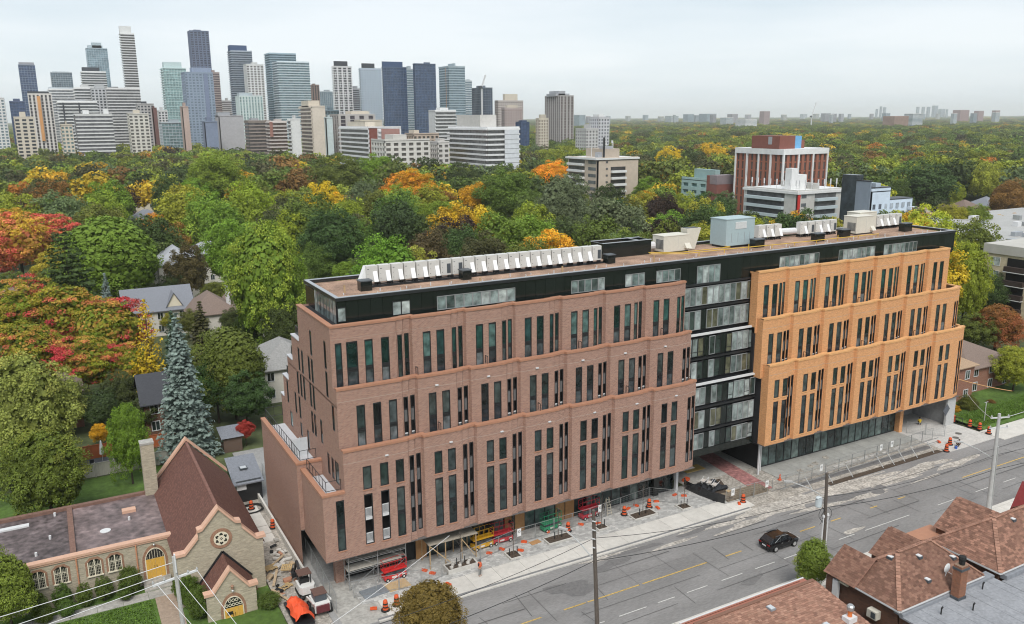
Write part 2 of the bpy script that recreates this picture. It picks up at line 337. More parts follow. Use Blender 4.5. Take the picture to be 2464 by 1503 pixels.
CW = {'dark green': (.06,.088,.027), 'mid green': (.105,.155,.03), 'bright green': (.15,.222,.03), 'lime green': (.25,.29,.04), 'yellow': (.52,.36,.025), 'golden yellow': (.5,.29,.02),
      'orange': (.45,.17,.025), 'red orange': (.42,.10,.04), 'olive': (.115,.14,.028), 'bronze': (.085,.08,.034), 'copper': (.045,.03,.022), 'blue green': (.065,.105,.065), 'grey green': (.12,.165,.07),
      'yellow green': (.24,.27,.03), 'russet': (.23,.12,.035), 'silver blue': (.21,.255,.23), 'red': (.4,.05,.035), 'sallow': (.24,.285,.055), 'brown olive': (.17,.125,.03), 'elm green': (.165,.225,.028)}
def jit(c, a=.12): return tuple(max(.005, x*random.uniform(1-a,1+a)) for x in c)
def settle(u, v, rho, asp=1.0, lift=None):
    r = 5.0
    for _ in range(25):
        rz = r*asp; zc = rz+(lift if lift is not None else max(1.2, .4*r)); x, y, _z = G(u, v, zc); r = .5*r+.5*rho*PX(x, y, zc)[2]/F
    return x, y, zc, r, r*asp
def tree_at(x, y, zc, r, rz, colour, label, name='broadleaf_tree', meshes=None, turned=2., group=None, parts=True, trunk=None, cat='tree', turn=None):
    rgb = jit(tuple(a*1.22 for a in CW[colour])); me = random.choice(meshes or MID); t = None
    if parts:
        t = thing(name, label, cat, (x, y, 0), 0, group)
        c = inst('crown', me, (0,0,zc), random.uniform(0,6.28) if turn is None else turn, (r, r, rz), t); c.color = (*rgb, turned)
        k = inst('trunk', trunk or random.choice(TRK), (0,0,-.1), random.uniform(0,6.28), (r*.95, r*.95, zc+rz*.55), t)
    else:
        t = inst(name, me, (x, y, zc), random.uniform(0,6.28), (r, r, rz)); t.color = (*rgb, turned); tag(t, label, cat, group)
    u, v, d = PX(x, y, zc); TREES.append([x, y, r, u, v, colour, t]); return t
def tree(u, v, rho, colour, label, asp=1.0, meshes=None, lift=None, **kw):
    x, y, zc, r, rz = settle(u, v, rho, asp, lift)
    return tree_at(x, y, zc, r, rz, colour, label, meshes=meshes, **kw)
def conifer(ut, vt, ub, vb, wpx, colour, label, me, name='spruce_tree', base=None):
    x, y, _ = base or G(ub, vb, 0); top = YP(ut, vt, y); h = top[2]; d = PX(x, y, h*.5)[2]; w = wpx*d/F/2
    t = thing(name, label, 'tree', (x, y, 0)); bb = .21 if me in SPRUCE+SPRUCEM else (.36 if me is HEML else .27)
    c = inst('crown', me, (0,0,0), random.uniform(0,6), (w/bb, w/bb, h), t); c.color = (*jit(CW[colour], .05), 2.)
    inst('trunk', TRK[0], (0,0,-.1), 0, (h*.12, h*.12, h*.9), t); u, v, _d = PX(x, y, h*.4); TREES.append([x, y, w, u, v, colour, t]); return t
# ------------------------------------------------------------------ ground, road, pavements
M_grass = mat('lawn', (.075,.13,.025), .95, var=.28, scale=1.6, scale2=.35)
M_asph = mat('asphalt', (.225,.218,.212), .93, var=.17, scale=5, scale2=.25, streak=(.35,1.3,1), bump=.3)
M_conc = mat('concrete', (.56,.535,.49), .9, var=.09, scale=1.6, scale2=.25, tint=.07)
M_conc2 = mat('worn_concrete', (.36,.345,.315), .9, var=.18, scale=.9, scale2=3)
M_pave = mat('paver', (.42,.41,.39), .9, var=.12, scale=1.5, tint=.22)
M_soil = mat('soil', (.075,.055,.04), .98, var=.35, scale=4)
M_rubble = mat('dusty_ground', (.34,.31,.27), .97, var=.35, scale=.8, scale2=4, bump=.4)
M_white = mat('white_paint', (.55,.54,.51), .8, var=.32, scale=5); M_yel = mat('yellow_paint', (.58,.39,.10), .8, var=.35, scale=5)
M_ground = mat('suburb_ground', (.07,.085,.035), .97, var=.35, scale=.05, scale2=.6)
g = MB(); g.face([(-26000,-3000,-.03),(30000,-3000,-.03),(30000,30000,-.03),(-26000,30000,-.03)]); tag(g.build('ground', M_ground), kind='structure')
g = MB(); g.box(-60,51.6,-.6,400,65,.0); road = tag(g.build('road', M_asph), kind='structure')
# worn patches, cracks and tar lines lie in the asphalt as thin sheets
rs = random.Random(3)
M_dust = mat('pale_dust', (.40,.37,.33), .97, var=.4, scale=.9, scale2=3.5); M_patch = mat('asphalt_patch', (.165,.16,.157), .95, var=.2, scale=3); M_tar = mat('tar', (.10,.098,.096), .7, var=.1)
def blob(mb, x, y, rx, ry, z, n=18, rz=0, seed=0):
    q = random.Random(seed); ph = [q.uniform(0,6.28) for _ in range(4)]; pts = []
    for i in range(n):
        a = 6.283*i/n; k = 1+.22*math.sin(2*a+ph[0])+.16*math.sin(3*a+ph[1])+.12*math.sin(5*a+ph[2])+q.uniform(-.08,.08)
        px, py = rx*k*math.cos(a), ry*k*math.sin(a); pts.append((x+px*math.cos(rz)-py*math.sin(rz), y+px*math.sin(rz)+py*math.cos(rz), z))
    mb.face(pts)
d1 = MB(); d2 = MB()
for i, (x, y, a, b) in enumerate([(70,64.1,6,1.2),(77,63.4,5,1.0),(84,63.2,6,.9),(90,62.3,5,.8),(66,62.8,3.5,.5),(74,61.4,4,.35),(81,60.8,5,.4),(100,61.5,4,.7),(72,63,1.5,1.1),(60,63.9,4,.5),(72.9,55.6,1.6,.35),(96,63,4,.6),(54,63,3,.3),(88,61.6,4,.4),(63,62.4,3,.4),(47,64.2,4,.35),(80,64.3,7,.45),(92,60.4,3,.25)]): blob(d1, x, y, a, b, .002+.0009*i, rz=rs.uniform(-.1,.1), seed=i)
for i, (x, y, a, b) in enumerate([(79,61.9,3.2,.8),(46,62.8,2,.7),(56,53.6,1.6,.5),(40,61,2.6,1.1),(84,61.2,1.6,.7),(58,64,2.5,.4),(50,63.9,3.4,.35),(69,60,2.2,.5)]): blob(d2, x, y, a, b, .0145+.0009*i, rz=rs.uniform(-.2,.2), seed=50+i)
for q, m in ((d1, M_dust), (d2, M_patch)):
    o = q.build('road_wear', m, road); o['kind'] = 'stuff'
t = MB()
for y in (60.2,56.8,53.9,62.0): 
    x = 20
    while x < 150:
        L_ = rs.uniform(4,16); t.face([(x,y-.03,.0245),(x+L_,y-.03+rs.uniform(-.1,.1),.0245),(x+L_,y+.03+rs.uniform(-.02,.1),.0245),(x,y+.03,.0245)]); x += L_+rs.uniform(2,9)
for i in range(40):
    x = 22+i*2.9+rs.uniform(-1,1); y0 = rs.uniform(52,59); y1 = min(64.5, y0+rs.uniform(2,6)); dx = rs.uniform(-.4,.4); w = rs.uniform(.015,.035)
    t.face([(x-w,y0,.0265),(x+w,y0,.0265),(x+dx+w,y1,.0265),(x+dx-w,y1,.0265)])
t.build('road_crack', M_tar, road, kind='stuff')
for x0, x1 in [(30,35.0),(37.4,39.8),(40,46),(46.4,54.5),(57,59.2),(67.7,70),(72.5,74.1),(79,80.2),(83.8,85.1),(96,112),(114,150),(152,190)]:
    m = MB(); m.face([(x0,58.24,.03),(x1,58.24,.03),(x1,58.38,.03),(x0,58.38,.03)]); m.build('yellow_line', M_yel, road)
for x0, x1 in [(29,31.5),(33,35.5),(37,39.6),(41.2,44.3),(45.6,47.6),(49.1,51.6),(53.4,56.1),(57.8,60.5),(61.8,63.7),(65.8,67.8),(69.9,72.3),(74,81.4),(86.4,89.3),(93.5,96.2),(99,101.6),(105,107.6),(111,113.6),(118,121),(125,128)]:
    m = MB(); m.face([(x0,54.93,.03),(x1,54.93,.03),(x1,55.04,.03),(x0,55.04,.03)]); m.build('lane_dash', M_white, road)
# south pavement: slabs
sp = tag(thing('pavement', None, None, (0,0,0)), kind='structure'); b = MB(); b.box(-60,47.0,-.4,400,51.59,.08); b.build('pavement_base', M_conc2, sp)
for i in range(48):
    x = 30+i*2.0; m = MB(); m.box(x+.012, 49.4, .08, x+1.99, 51.2, .12, t=rs.random()); m.build('slab', M_conc, sp)
m = MB(); m.box(20,51.22,.0,400,51.62,.13); m.build('kerb', M_conc, sp)
# north pavement: kerb, concrete slabs, unit pavers
npv = tag(thing('pavement', None, None, (0,0,0)), kind='structure')
b = MB(); b.box(19,65.0,-.4,67.2,73.6,.06); b.build('pavement_base', M_conc2, npv)
m = MB(); m.box(22,64.75,-.1,67.0,65.0,.13); m.build('kerb', M_conc, npv)
m = MB(); m.box(22,65.02,.0,67.0,65.28,.125); m.build('paver_strip', mat('grey_strip', (.2,.2,.2), .9, var=.15), npv)
x = 23.0
while x < 65.2:
    w = 3.0; m = MB(); m.box(x+.014, 65.3, .0, x+w-.014, 68.05, .13, t=rs.random()); m.build('slab', M_conc, npv); x += w
pv = MB(); PLANT = [(37.4,68.3,38.8,69.9),(42.4,69.0,45.5,70.5),(48.7,69.0,50.1,70.2),(53.6,69.0,56.8,70.5),(59.8,68.3,61.3,69.7),(30.7,68.9,34.0,70.3)]
for j in range(19):
    y = 68.07+j*.29; x = 21.5+(.2 if j % 2 else 0)
    while x < 64.3:
        if not any(a-.05 < x+.2 < c+.05 and b0-.05 < y+.14 < d+.05 for a, b0, c, d in PLANT):
            h = .125+rs.uniform(0,.008); pv.face([(x+.008,y+.008,h),(x+.392,y+.008,h),(x+.392,y+.282,h),(x+.008,y+.282,h)], t=rs.random())
            pv.face([(x+.008,y+.008,.06),(x+.392,y+.008,.06),(x+.392,y+.008,h),(x+.008,y+.008,h)], t=.3)
        x += .4
pv.build('paver', M_pave, npv, kind='stuff')
# torn-up forecourt, passage and driveway on the right
fc = tag(thing('forecourt', None, None, (0,0,0)), kind='structure')
m = MB(); m.box(67.2,65.0,-.4,102.2,73.5,.03); m.build('rough_ground', M_rubble, fc)
for i in range(12):
    x = 76+i*2.2; m = MB(); m.box(x+.012,69.1,.03,x+2.188,73.4,.10, t=rs.random()); m.build('slab', mat('grey_concrete', (.33,.325,.30), .9, var=.14, scale=1.2, tint=.08), fc)
m = MB(); m.box(76,67.9,.03,102,68.9,.08); m.build('broken_edge', M_conc2, fc)
m = MB(); m.box(75.5,66.3,.034,101.5,67.2,.05); m.build('asphalt_strip', M_patch, fc)
m = MB(); m.box(80,64.75,.02,101.5,65.55,.036); m.build('trench', M_soil, fc)
m = MB(); m.box(102.2,64.2,-.4,112.6,95,.05); m.build('driveway', mat('pale_concrete', (.5,.48,.45), .9, var=.1, scale=.8, scale2=4), fc)
for i, yy in enumerate((66.2,68.8,71.4)):
    m = MB(); m.box(102.3,yy,.052,112.4,yy+.04,.055); m.build('joint', M_conc2, fc)
for cx_, cy_ in ((107.6,67.0),(109.4,67.8)):
    m = MB(); m.tube((cx_,cy_,.05),(cx_,cy_,.07),.45,n=14); m.build('manhole_cover', mat('iron', (.12,.11,.1), .7, var=.2), fc)
m = MB(); m.box(64.6,73.6,-.4,76,100,.04); m.build('passage_floor', M_conc2, fc)
m = MB(); m.box(112.7,63.2,-.4,260,66.8,.08); m.build('side_walk', M_conc, fc)
m = MB(); m.face([(67,67.3,.14),(69.5,72.8,.14),(66.2,73.3,.16),(65.3,68,.14)]); m.build('planting_bed', M_soil, fc)
m = MB(); m.box(65.8,67.4,.03,72.3,69.2,.34); m.build('soil_heap', mat('dry_soil', (.2,.16,.115), .98, var=.4, scale=2.5), fc)
for j in range(14):
    for i in range(2):
        pass
M_red = mat('red_paver', (.34,.16,.15), .9, var=.2, scale=3, tint=.25); pr = MB()
for j in range(56):
    for i in range(7):
        x = 70.9+i*.36+j*.035; y = 67.8+j*.36; pr.box(x+.01, y+.01, .0, x+.35, y+.35, .075+rs.uniform(0,.01), t=rs.random())
pr.build('red_paver', M_red, fc, kind='stuff')
# west yard beside the block, church lawn and paths
yard = tag(thing('side_yard', None, None, (0,0,0)), kind='structure')
m = MB(); m.box(18.4,64.9,-.4,22.6,112,.05); m.build('side_path', mat('grey_path', (.30,.295,.285), .9, var=.12, scale=1, scale2=5), yard)
m = MB(); m.box(14.8,60,-.4,18.38,101,.03); m.build('rough_ground', M_rubble, yard)
m = MB(); m.box(18.2,71,-.1,18.42,108,.75); m.build('retaining_wall', M_conc, yard)
for i in range(5):
    m = MB(); m.box(14.9+.15*(i%2),84.5+i*1.9,.03,17.6,86.3+i*1.9,.16+.03*(i%3), t=rs.random()); m.build('slab', M_conc, yard)
lw = MB(); lw.box(-40,56,-.4,14.7,81.9,.02); lawn = tag(lw.build('church_lawn', M_grass), kind='structure')
cp = tag(thing('church_path', None, None, (0,0,0)), kind='structure')
for i in range(13):
    m = MB(); m.box(-22+i*2.2+.012,79.0,.0,-22+i*2.2+2.188,80.4,.06, t=rs.random()); m.build('slab', M_conc2, cp)
for i in range(8):
    m = MB(); m.box(4.9,60+i*2.5+.012,.0,6.9,60+i*2.5+2.488,.055, t=rs.random()); m.build('slab', mat('tan_path', (.33,.25,.19), .9, var=.15), cp)
# grass blades on the two lawns
def grass_patch(name, x0, y0, x1, y1, n, z, seed, m_=None):
    q = np.random.RandomState(seed); P_ = np.stack([q.uniform(x0,x1,n), q.uniform(y0,y1,n), np.full(n, z+.03)], 1)
    N_ = np.stack([q.normal(0,.8,n), q.normal(0,.8,n), np.full(n,.5)], 1); N_ /= np.linalg.norm(N_,axis=1,keepdims=True)
    V_, F_ = leaf_quads(P_, N_, np.full((n,1),.09), q); tn = q.rand(n)
    me = raw_mesh(name, V_, F_, tn, tn, LEAF); o = inst(name, me, (0,0,0)); o.color = (.11,.19,.03,2); tag(o, kind='stuff'); return o
grass_patch('lawn_grass', -14, 62, 4.6, 78.8, 26000, .02, 1)
ln2 = MB(); ln2.face([(113.2,67.2,.35),(190,68.0,.35),(190,77,.6),(113.2,77,.6)]); ln2.face([(113.2,66.9,.0),(190,67.7,.0),(190,68.0,.35),(113.2,67.2,.35)]); tag(ln2.build('front_lawn', M_grass), kind='structure')
grass_patch('front_lawn_grass', 114, 67.4, 135, 75, 26000, .42, 2)

# ------------------------------------------------------------------ the apartment block
M_brown = brick('brown_brick', (.37,.20,.142), (.24,.125,.09), (.42,.31,.26), var=.24)
M_orange = brick('orange_brick', (.70,.335,.14), (.56,.25,.095), (.60,.37,.21), var=.22)
M_copb = mat('brown_coping', (.40,.20,.125), .6, var=.08, scale=2); M_copo = mat('orange_coping', (.68,.37,.16), .6, var=.08, scale=2)
M_frame = mat('dark_frame', (.018,.019,.021), .4, var=0, spec=.5); M_black = mat('black_void', (.008,.008,.009), .6, var=0)  # black back sheets paint the shade inside open balconies
G_teal = glass('teal_glass', [(.008,.024,.022),(.018,.06,.052),(.03,.085,.075),(.01,.028,.026),(.02,.05,.05),(.075,.13,.12)])
G_dark = glass('dark_glass', [(.015,.022,.022),(.035,.05,.05),(.010,.013,.015),(.06,.075,.075),(.022,.036,.033),(.045,.06,.056)])
G_slit = glass('slit_glass', [(.012,.014,.014),(.02,.022,.022),(.008,.009,.01)])
G_low = glass('grey_glass', [(.07,.085,.09),(.12,.135,.14),(.03,.035,.04),(.05,.06,.065)])
G_pale = glass('curtained_glass', [(.20,.25,.24),(.28,.33,.32),(.13,.18,.17),(.23,.28,.27),(.06,.085,.08),(.34,.38,.365),(.17,.22,.21)])
G_link = glass('link_glass', [(.22,.26,.25),(.10,.125,.12),(.33,.37,.36),(.035,.05,.045),(.17,.20,.19),(.10,.10,.065),(.26,.30,.29)])
G_shop = glass('shop_glass', [(.035,.055,.052),(.015,.025,.025),(.07,.10,.095),(.14,.185,.17),(.03,.045,.045),(.10,.14,.13)])
M_rail = mat('white_rail', (.62,.62,.62), .5, var=.05); M_spand = mat('spandrel', (.012,.013,.015), .25, var=.1, spec=.6)
M_gfr = mat('grey_frame', (.27,.28,.28), .4, var=0); M_panel = mat('black_panel', (.010,.0145,.0135), .16, var=.25, scale=.7, spec=.55)
BLD = thing('apartment_block', 'long stepped block with brown and orange brick wings joined by black glass', 'building', (19,70.2,0))
WIN = {}
def win_mesh(w, h, kind):
    """frame (and dark bands) of one window; local x along the wall, z up, +y into the wall"""
    key = (round(w,2), round(h,2), kind)
    if key in WIN: return WIN[key]
    f = MB(); fw = .085
    f.box(0,0,0,fw,.10,h); f.box(w-fw,0,0,w,.10,h); f.box(fw,0,h-fw-.08,w-fw,.10,h); f.box(fw,0,0,w-fw,.10,fw)
    panes = []
    if kind in ('two', 'two_teal', 'three'):
        cuts = {'two': [.44], 'two_teal': [.42], 'three': [.34,.68]}[kind]; prev = 0.0
        for c in cuts: f.box(fw,0,h*c,w-fw,.09,h*c+.42); f.box(fw,-.02,h*c+.19,w-fw,.0,h*c+.23); panes.append((prev+fw, h*c)); prev = h*c+.42
        panes.append((prev, h-fw-.08))
    elif kind == 'void':
        f.box(fw,.2 if w < .7 else .75,0,w-fw,.24 if w < .7 else .8,h, m=1); panes = []
    else: panes.append((fw, h-fw-.08))
    me = f.mesh('window', [M_frame, M_black]); pm = []
    for z0, z1 in panes:
        p = MB(); p.box(fw,.04,z0,w-fw,.06,z1); pm.append(p)
    WIN[key] = (me, pm, {}); return WIN[key]
def place_win(p, rz, w, h, kind, gl, depth=.17, sill=None, name='window'):
    """window = frame object, its panes are sub-parts"""
    me, pm, cache = win_mesh(w, h, kind); ca, sa = math.cos(rz), math.sin(rz)
    off = wloc(BLD); loc = (p[0]-sa*depth-off[0], p[1]+ca*depth-off[1], p[2]-off[2])
    o = inst(name, me, loc, rz, parent=BLD)
    for i, q in enumerate(pm):
        g_ = gl[i] if isinstance(gl, (list, tuple)) and i < len(gl) else (gl[-1] if isinstance(gl, (list, tuple)) else gl)
        k = (i, g_.name)
        if k not in cache: cache[k] = q.mesh('pane', g_)
        inst('pane', cache[k], (0,0,0), parent=o)
    if kind == 'void':
        n = max(1, round(h/2.75)); slim = w < .7
        for s_ in range(n):
            top = slim and h < 5 and s_ == 0; key = ('rail', round(w,2), slim, top)
            if key not in WIN:
                r = MB()
                if slim: r.box(.05,.04,.98,w-.05,.12,1.08,m=0 if top else 1); r.box(.09,.06,-.22,w-.09,.08,.98,m=2)
                else:
                    r.box(.08,.04,.95,w-.08,.10,1.02); r.box(.08,.04,0,w-.08,.10,.05); r.box(.08,.06,-.22,w-.08,.5,0)
                    x = .1
                    while x < w-.1: r.box(x,.055,.05,x+.035,.085,.95); x += .085
                WIN[key] = r.mesh('railing', [M_rail, M_frame, mat('rail_grey', (.13,.13,.13), .5, var=.1)])
            inst('railing', WIN[key], (0,0,s_*h/n+.12), parent=o)
    if sill:
        key = ('sill', round(w,2), sill.name)
        if key not in WIN: s_ = MB(); s_.box(-.08,-depth-.05,-.09,w+.08,.0,-.004); WIN[key] = s_.mesh('sill', sill)
        inst('sill', WIN[key], (0,0,0), parent=o)
    return o
def facade(mb, p0, p1, z0, z1, ops, depth=.3, u0=0.0):
    """wall strip p0->p1 with real openings (s0,s1,za,zb) and their reveals; outward side is to the right of p0->p1"""
    dx, dy = p1[0]-p0[0], p1[1]-p0[1]; Ls = math.hypot(dx, dy); tx, ty = dx/Ls, dy/Ls; nx, ny = -ty, tx
    def P3(s, z, d=0): return (p0[0]+tx*s+nx*d, p0[1]+ty*s+ny*d, z)
    S = sorted({0.0, Ls, *[o[0] for o in ops], *[o[1] for o in ops]}); Zs = sorted({z0, z1, *[o[2] for o in ops], *[o[3] for o in ops]})
    for a, b in zip(S[:-1], S[1:]):
        for c, d in zip(Zs[:-1], Zs[1:]):
            ms, mz = (a+b)/2, (c+d)/2
            if any(o[0] < ms < o[1] and o[2] < mz < o[3] for o in ops): continue
            mb.face([P3(a,c),P3(b,c),P3(b,d),P3(a,d)], [(u0+a,c),(u0+b,c),(u0+b,d),(u0+a,d)])
    for (a, b, c, d) in ops:
        mb.face([P3(a,c),P3(a,d),P3(a,d,depth),P3(a,c,depth)], [(0,c),(0,d),(depth,d),(depth,c)])
        mb.face([P3(b,c,depth),P3(b,d,depth),P3(b,d),P3(b,c)], [(0,c),(0,d),(depth,d),(depth,c)])
        mb.face([P3(a,c,depth),P3(b,c,depth),P3(b,c),P3(a,c)], [(0,0),(b-a,0),(b-a,depth),(0,depth)])
        mb.face([P3(a,d),P3(b,d),P3(b,d,depth),P3(a,d,depth)], [(0,0),(b-a,0),(b-a,depth),(0,depth)])
    return math.atan2(dy, dx), P3
def tier(label, starts, xend, Y, z0, z1, rows, M_w, M_c, first=None, last_flat=False, xs=None, extra_lowleft=None):
    """one brick storey band: flat fronts with two tall windows, then two inward-folded facets with slit windows, then a return"""
    mb = MB(); xs = xs if xs is not None else starts[0]; path = [(xs, Y)]; u = 0.0
    nb = len(starts)
    for i, s in enumerate(starts):
        e = starts[i+1] if i+1 < nb else xend; fin = (i == nb-1)
        if fin and last_flat: segs = [((path[-1]), (e, Y), 'flat')]
        else:
            a = e-1.64; segs = [(path[-1], (a, Y), 'flat'), ((a, Y), (a+.1, Y+.14), 'step'), ((a+.1, Y+.14), (a+.74, Y+.17), 'slit'), ((a+.74, Y+.17), (a+.86, Y+.33), 'step'), ((a+.86, Y+.33), (a+1.52, Y+.39), 'slit')]
            segs.append(((a+1.52, Y+.39), (e, Y), 'ret') if not fin else ((a+1.52, Y+.39), (e, Y+.8), 'ret'))
        for (p, q, typ) in segs:
            L_ = math.hypot(q[0]-p[0], q[1]-p[1]); ops = []
            if typ == 'flat':
                spots = first if (i == 0 and first) else [(s+1.1-p[0], .74), (s+2.52-p[0], .76)]
                for (o0, w) in spots:
                    for (za, zb, kind, gl) in rows['flat']:
                        if label == 'low' and i == 0 and za < 6 and M_w is M_brown and o0 < 4 and xs > 19.5: kind = 'void'
                        if kind is None: continue
                        zz = (za, zb)
                        ops.append((o0-.04, o0+w+.05, za, zb, kind, gl))
            elif typ == 'slit':
                for (za, zb, kind, gl) in rows['slit']: ops.append((L_/2-.25, L_/2+.25, za, zb, kind, gl))
            rz, P3 = facade(mb, p, q, z0, z1, [o[:4] for o in ops], .3 if typ == 'flat' else .2, u); u += L_
            for (a_, b_, c_, d_, kind, gl) in ops:
                place_win(P3(a_, c_), rz, b_-a_, d_-c_, kind, gl, depth=.05, sill=M_c if (typ == 'flat' and c_ < 13) else None)
            path.append(q)
    return mb, path
def coping(path, z, M_c, label, wd=.5, over=.07, ret=None):
    """metal cap that follows the folded wall head, mitred at the folds"""
    c = MB(); n = len(path); A = []; B = []
    for i in range(n):
        ds = []
        if i > 0: ds.append((path[i][0]-path[i-1][0], path[i][1]-path[i-1][1]))
        if i < n-1: ds.append((path[i+1][0]-path[i][0], path[i+1][1]-path[i][1]))
        ns = [(-dy/math.hypot(dx,dy), dx/math.hypot(dx,dy)) for dx, dy in ds]; mx_, my_ = sum(a for a, _ in ns), sum(b for _, b in ns); l = math.hypot(mx_, my_); mx_ /= l; my_ /= l; k = 1/max(.5, mx_*ns[0][0]+my_*ns[0][1])
        A.append((path[i][0]-mx_*over*k, path[i][1]-my_*over*k)); B.append((path[i][0]+mx_*wd*k, path[i][1]+my_*wd*k))
    for i in range(n-1):
        a, b, d, e = A[i], A[i+1], B[i+1], B[i]
        c.face([(*a,z+.12),(*b,z+.12),(*d,z+.12),(*e,z+.12)]); c.face([(*a,z-.1),(*b,z-.1),(*b,z+.12),(*a,z+.12)]); c.face([(*d,z-.1),(*e,z-.1),(*e,z+.12),(*d,z+.12)])
    if label and len(path) > 6:                           # pale movement joint that follows the folds above the window heads
        j = MB(); zj = z-1.2
        for i in range(n-1):
            a = (path[i][0], path[i][1]-.004); b = (path[i+1][0], path[i+1][1]-.004); j.face([(*a,zj),(*b,zj),(*b,zj+.035),(*a,zj+.035)])
        j.build('movement_joint', mat('joint_mortar', (.42,.33,.28), .9, var=.1), BLD)
    return c.build('coping', M_c, BLD, label=label)
def slit(w_, gl=None):
    place_win((21.1, w_[1], w_[2]), -math.pi/2, w_[1]-w_[0], w_[3]-w_[2], 'one', gl or G_slit, .02)
def wide(L_): return [(a-.2, b+.2, c, d) for a, b, c, d in L_]
def side_wall(mb, x, ya, yb, z0, z1, ops=(), left=True):
    """west (left) or east wall along Y"""
    if left: return facade(mb, (x, yb), (x, ya), z0, z1, [(yb-o[1], yb-o[0], o[2], o[3]) for o in ops], .25)
    return facade(mb, (x, ya), (x, yb), z0, z1, [(o[0]-ya, o[1]-ya, o[2], o[3]) for o in ops], .25)
BS = [29.05,34.7,40.25,45.85,51.35,56.7]; OS = [73.4,78.6,83.95,89.3,94.55,99.8,105.2]
slitvoid = lambda z0, z1: [(z0, z1, 'void', G_dark)]
up_rows = {'flat': [(19.2,24.2,'two_teal',[G_low, G_teal])], 'slit': [(19.2,24.2,'two_teal',[G_dark, G_teal])]}
mid_rows = {'flat': [(13.6,18.35,'two',[G_low, G_dark])], 'slit': slitvoid(13.5,18.35)}
low_rows = {'flat': [(4.85,9.95,'two',[G_dark, G_dark]), (10.42,12.72,'one',G_dark)], 'slit': slitvoid(4.85,12.8)}
floor_m = mat('terrace_membrane', (.5,.51,.53), .8, var=.08)
# brown wing ---------------------------------------------------------
mb, pth = tier('upper', [21.1]+BS, 62.7, 72.2, 18.4, 25.74, up_rows, M_brown, M_copb, first=[(.45,.55),(1.5,1.0),(3.25,.72),(4.85,.72)])
wops = wide([(78.6,78.95,21.5,24.1),(73.9,74.25,21.4,24.1),(73.85,74.2,18.65,21.2),(82.2,82.55,18.7,21.2),(79.75,80.1,18.7,21.2),(78.65,79,18.7,21.2)])
for w_ in wops: slit(w_)
side_wall(mb, 21.1, 72.2, 83.2, 18.4, 25.74, wops); side_wall(mb, 62.7, 72.92, 77, 18.4, 25.74, (), False)
wops2 = wide([(83.5,83.85,18.7,21.2)])
side_wall(mb, 21.1, 83.2, 86.3, 18.4, 22.0, wops2); facade(mb, (62.7,83.2),(21.1,83.2),22,25.74,[])
for w_ in wops2: slit(w_)
mb.build('brick_wall', M_brown, BLD, label='upper brown brick storeys'); coping(pth, 25.74, M_copb, 'brown cap of the upper storeys')
mb, pth = tier('mid', [21.1]+BS, 62.95, 71.2, 12.9, 20.1, mid_rows, M_brown, M_copb, first=[(1.85,.74),(3.45,.72),(5.0,.74)])
wops = wide([(72.35,72.7,15.8,18.3),(84.5,84.85,15.9,18.5),(83.3,83.65,15.9,18.5),(82.1,82.45,15.9,18.4),(79.75,80.1,15.9,18.4),(78.65,79,15.9,18.4),(76.6,76.95,13.1,15.6),(78.75,79.1,13.1,15.5),(79.75,80.1,13.1,15.5),(86.0,86.35,13.3,15.7),(84.4,84.75,13.2,15.7)])
for w_ in wops: slit(w_)
side_wall(mb, 21.1, 71.2, 88.6, 12.9, 18.4, wops); side_wall(mb, 21.1, 86.3, 88.6, 18.4, 19.2); side_wall(mb, 21.1, 71.2, 72.2, 18.4, 20.1); side_wall(mb, 62.95, 71.92, 77, 12.9, 20.1, (), False)
wops = wide([(89.3,89.65,13.5,16.1)])
side_wall(mb, 21.1, 88.6, 91.1, 12.9, 16.4, wops); slit(wops[0])
mb.build('brick_wall', M_brown, BLD, label='middle brown brick storeys'); coping(pth, 20.1, M_copb, 'brown cap of the middle storeys')
def kind_low(i, o0): return 'two'
mb, pth = tier('low', [21.1]+BS, 63.1, 70.2, 4.0, 14.5, low_rows, M_brown, M_copb, first=[(1.83,.76),(3.5,.75),(5.07,.74)])
rz, P3 = facade(mb, (19.0,70.2), (21.1,70.2), 4.0, 10.6, [(1.2,1.98,4.85,9.9)]); place_win(P3(1.2,4.85), rz, .78, 5.05, 'two', [G_dark, G_dark], depth=.05, sill=M_copb)
side_wall(mb, 19.0, 70.2, 77.4, 4.0, 10.6); side_wall(mb, 18.6, 77.4, 92.3, 4.2, 11.2); facade(mb, (18.6,77.4), (21.1,77.4), 4.2, 11.2, []); facade(mb, (18.62,92.3), (18.6,77.4), 0.0, 4.2, [])
wl = [(74.5,75.3,10.6,12.8),(73.2,74.0,10.6,12.8),(71.7,72.9,10.6,12.85),(84.1,84.9,11.2,12.8),(81.5,82.3,10.7,12.8),(88.0,89.0,11.0,12.8)]
side_wall(mb, 21.1, 70.2, 92.6, 9.5, 12.9, wl); side_wall(mb, 21.1, 91.1, 92.6, 12.9, 13.8); side_wall(mb, 21.1, 70.2, 71.2, 12.9, 14.5); side_wall(mb, 63.1, 70.92, 77, 4.0, 14.5, (), False)
for w_ in wl: slit(w_, G_slit if w_[1]-w_[0] < .85 else G_pale)
mb.build('brick_wall', M_brown, BLD, label='lower brown brick storeys over the shopfronts'); coping(pth, 14.5, M_copb, 'brown cap of the lower storeys')
coping([(19.0,77.4),(19.0,70.2),(21.1,70.2)], 10.6, M_copb, 'brown cap round the front terrace', wd=.42); coping([(18.6,92.3),(18.6,77.4),(21.1,77.4)], 11.2, M_copb, 'brown cap round the rear terrace', wd=.42)
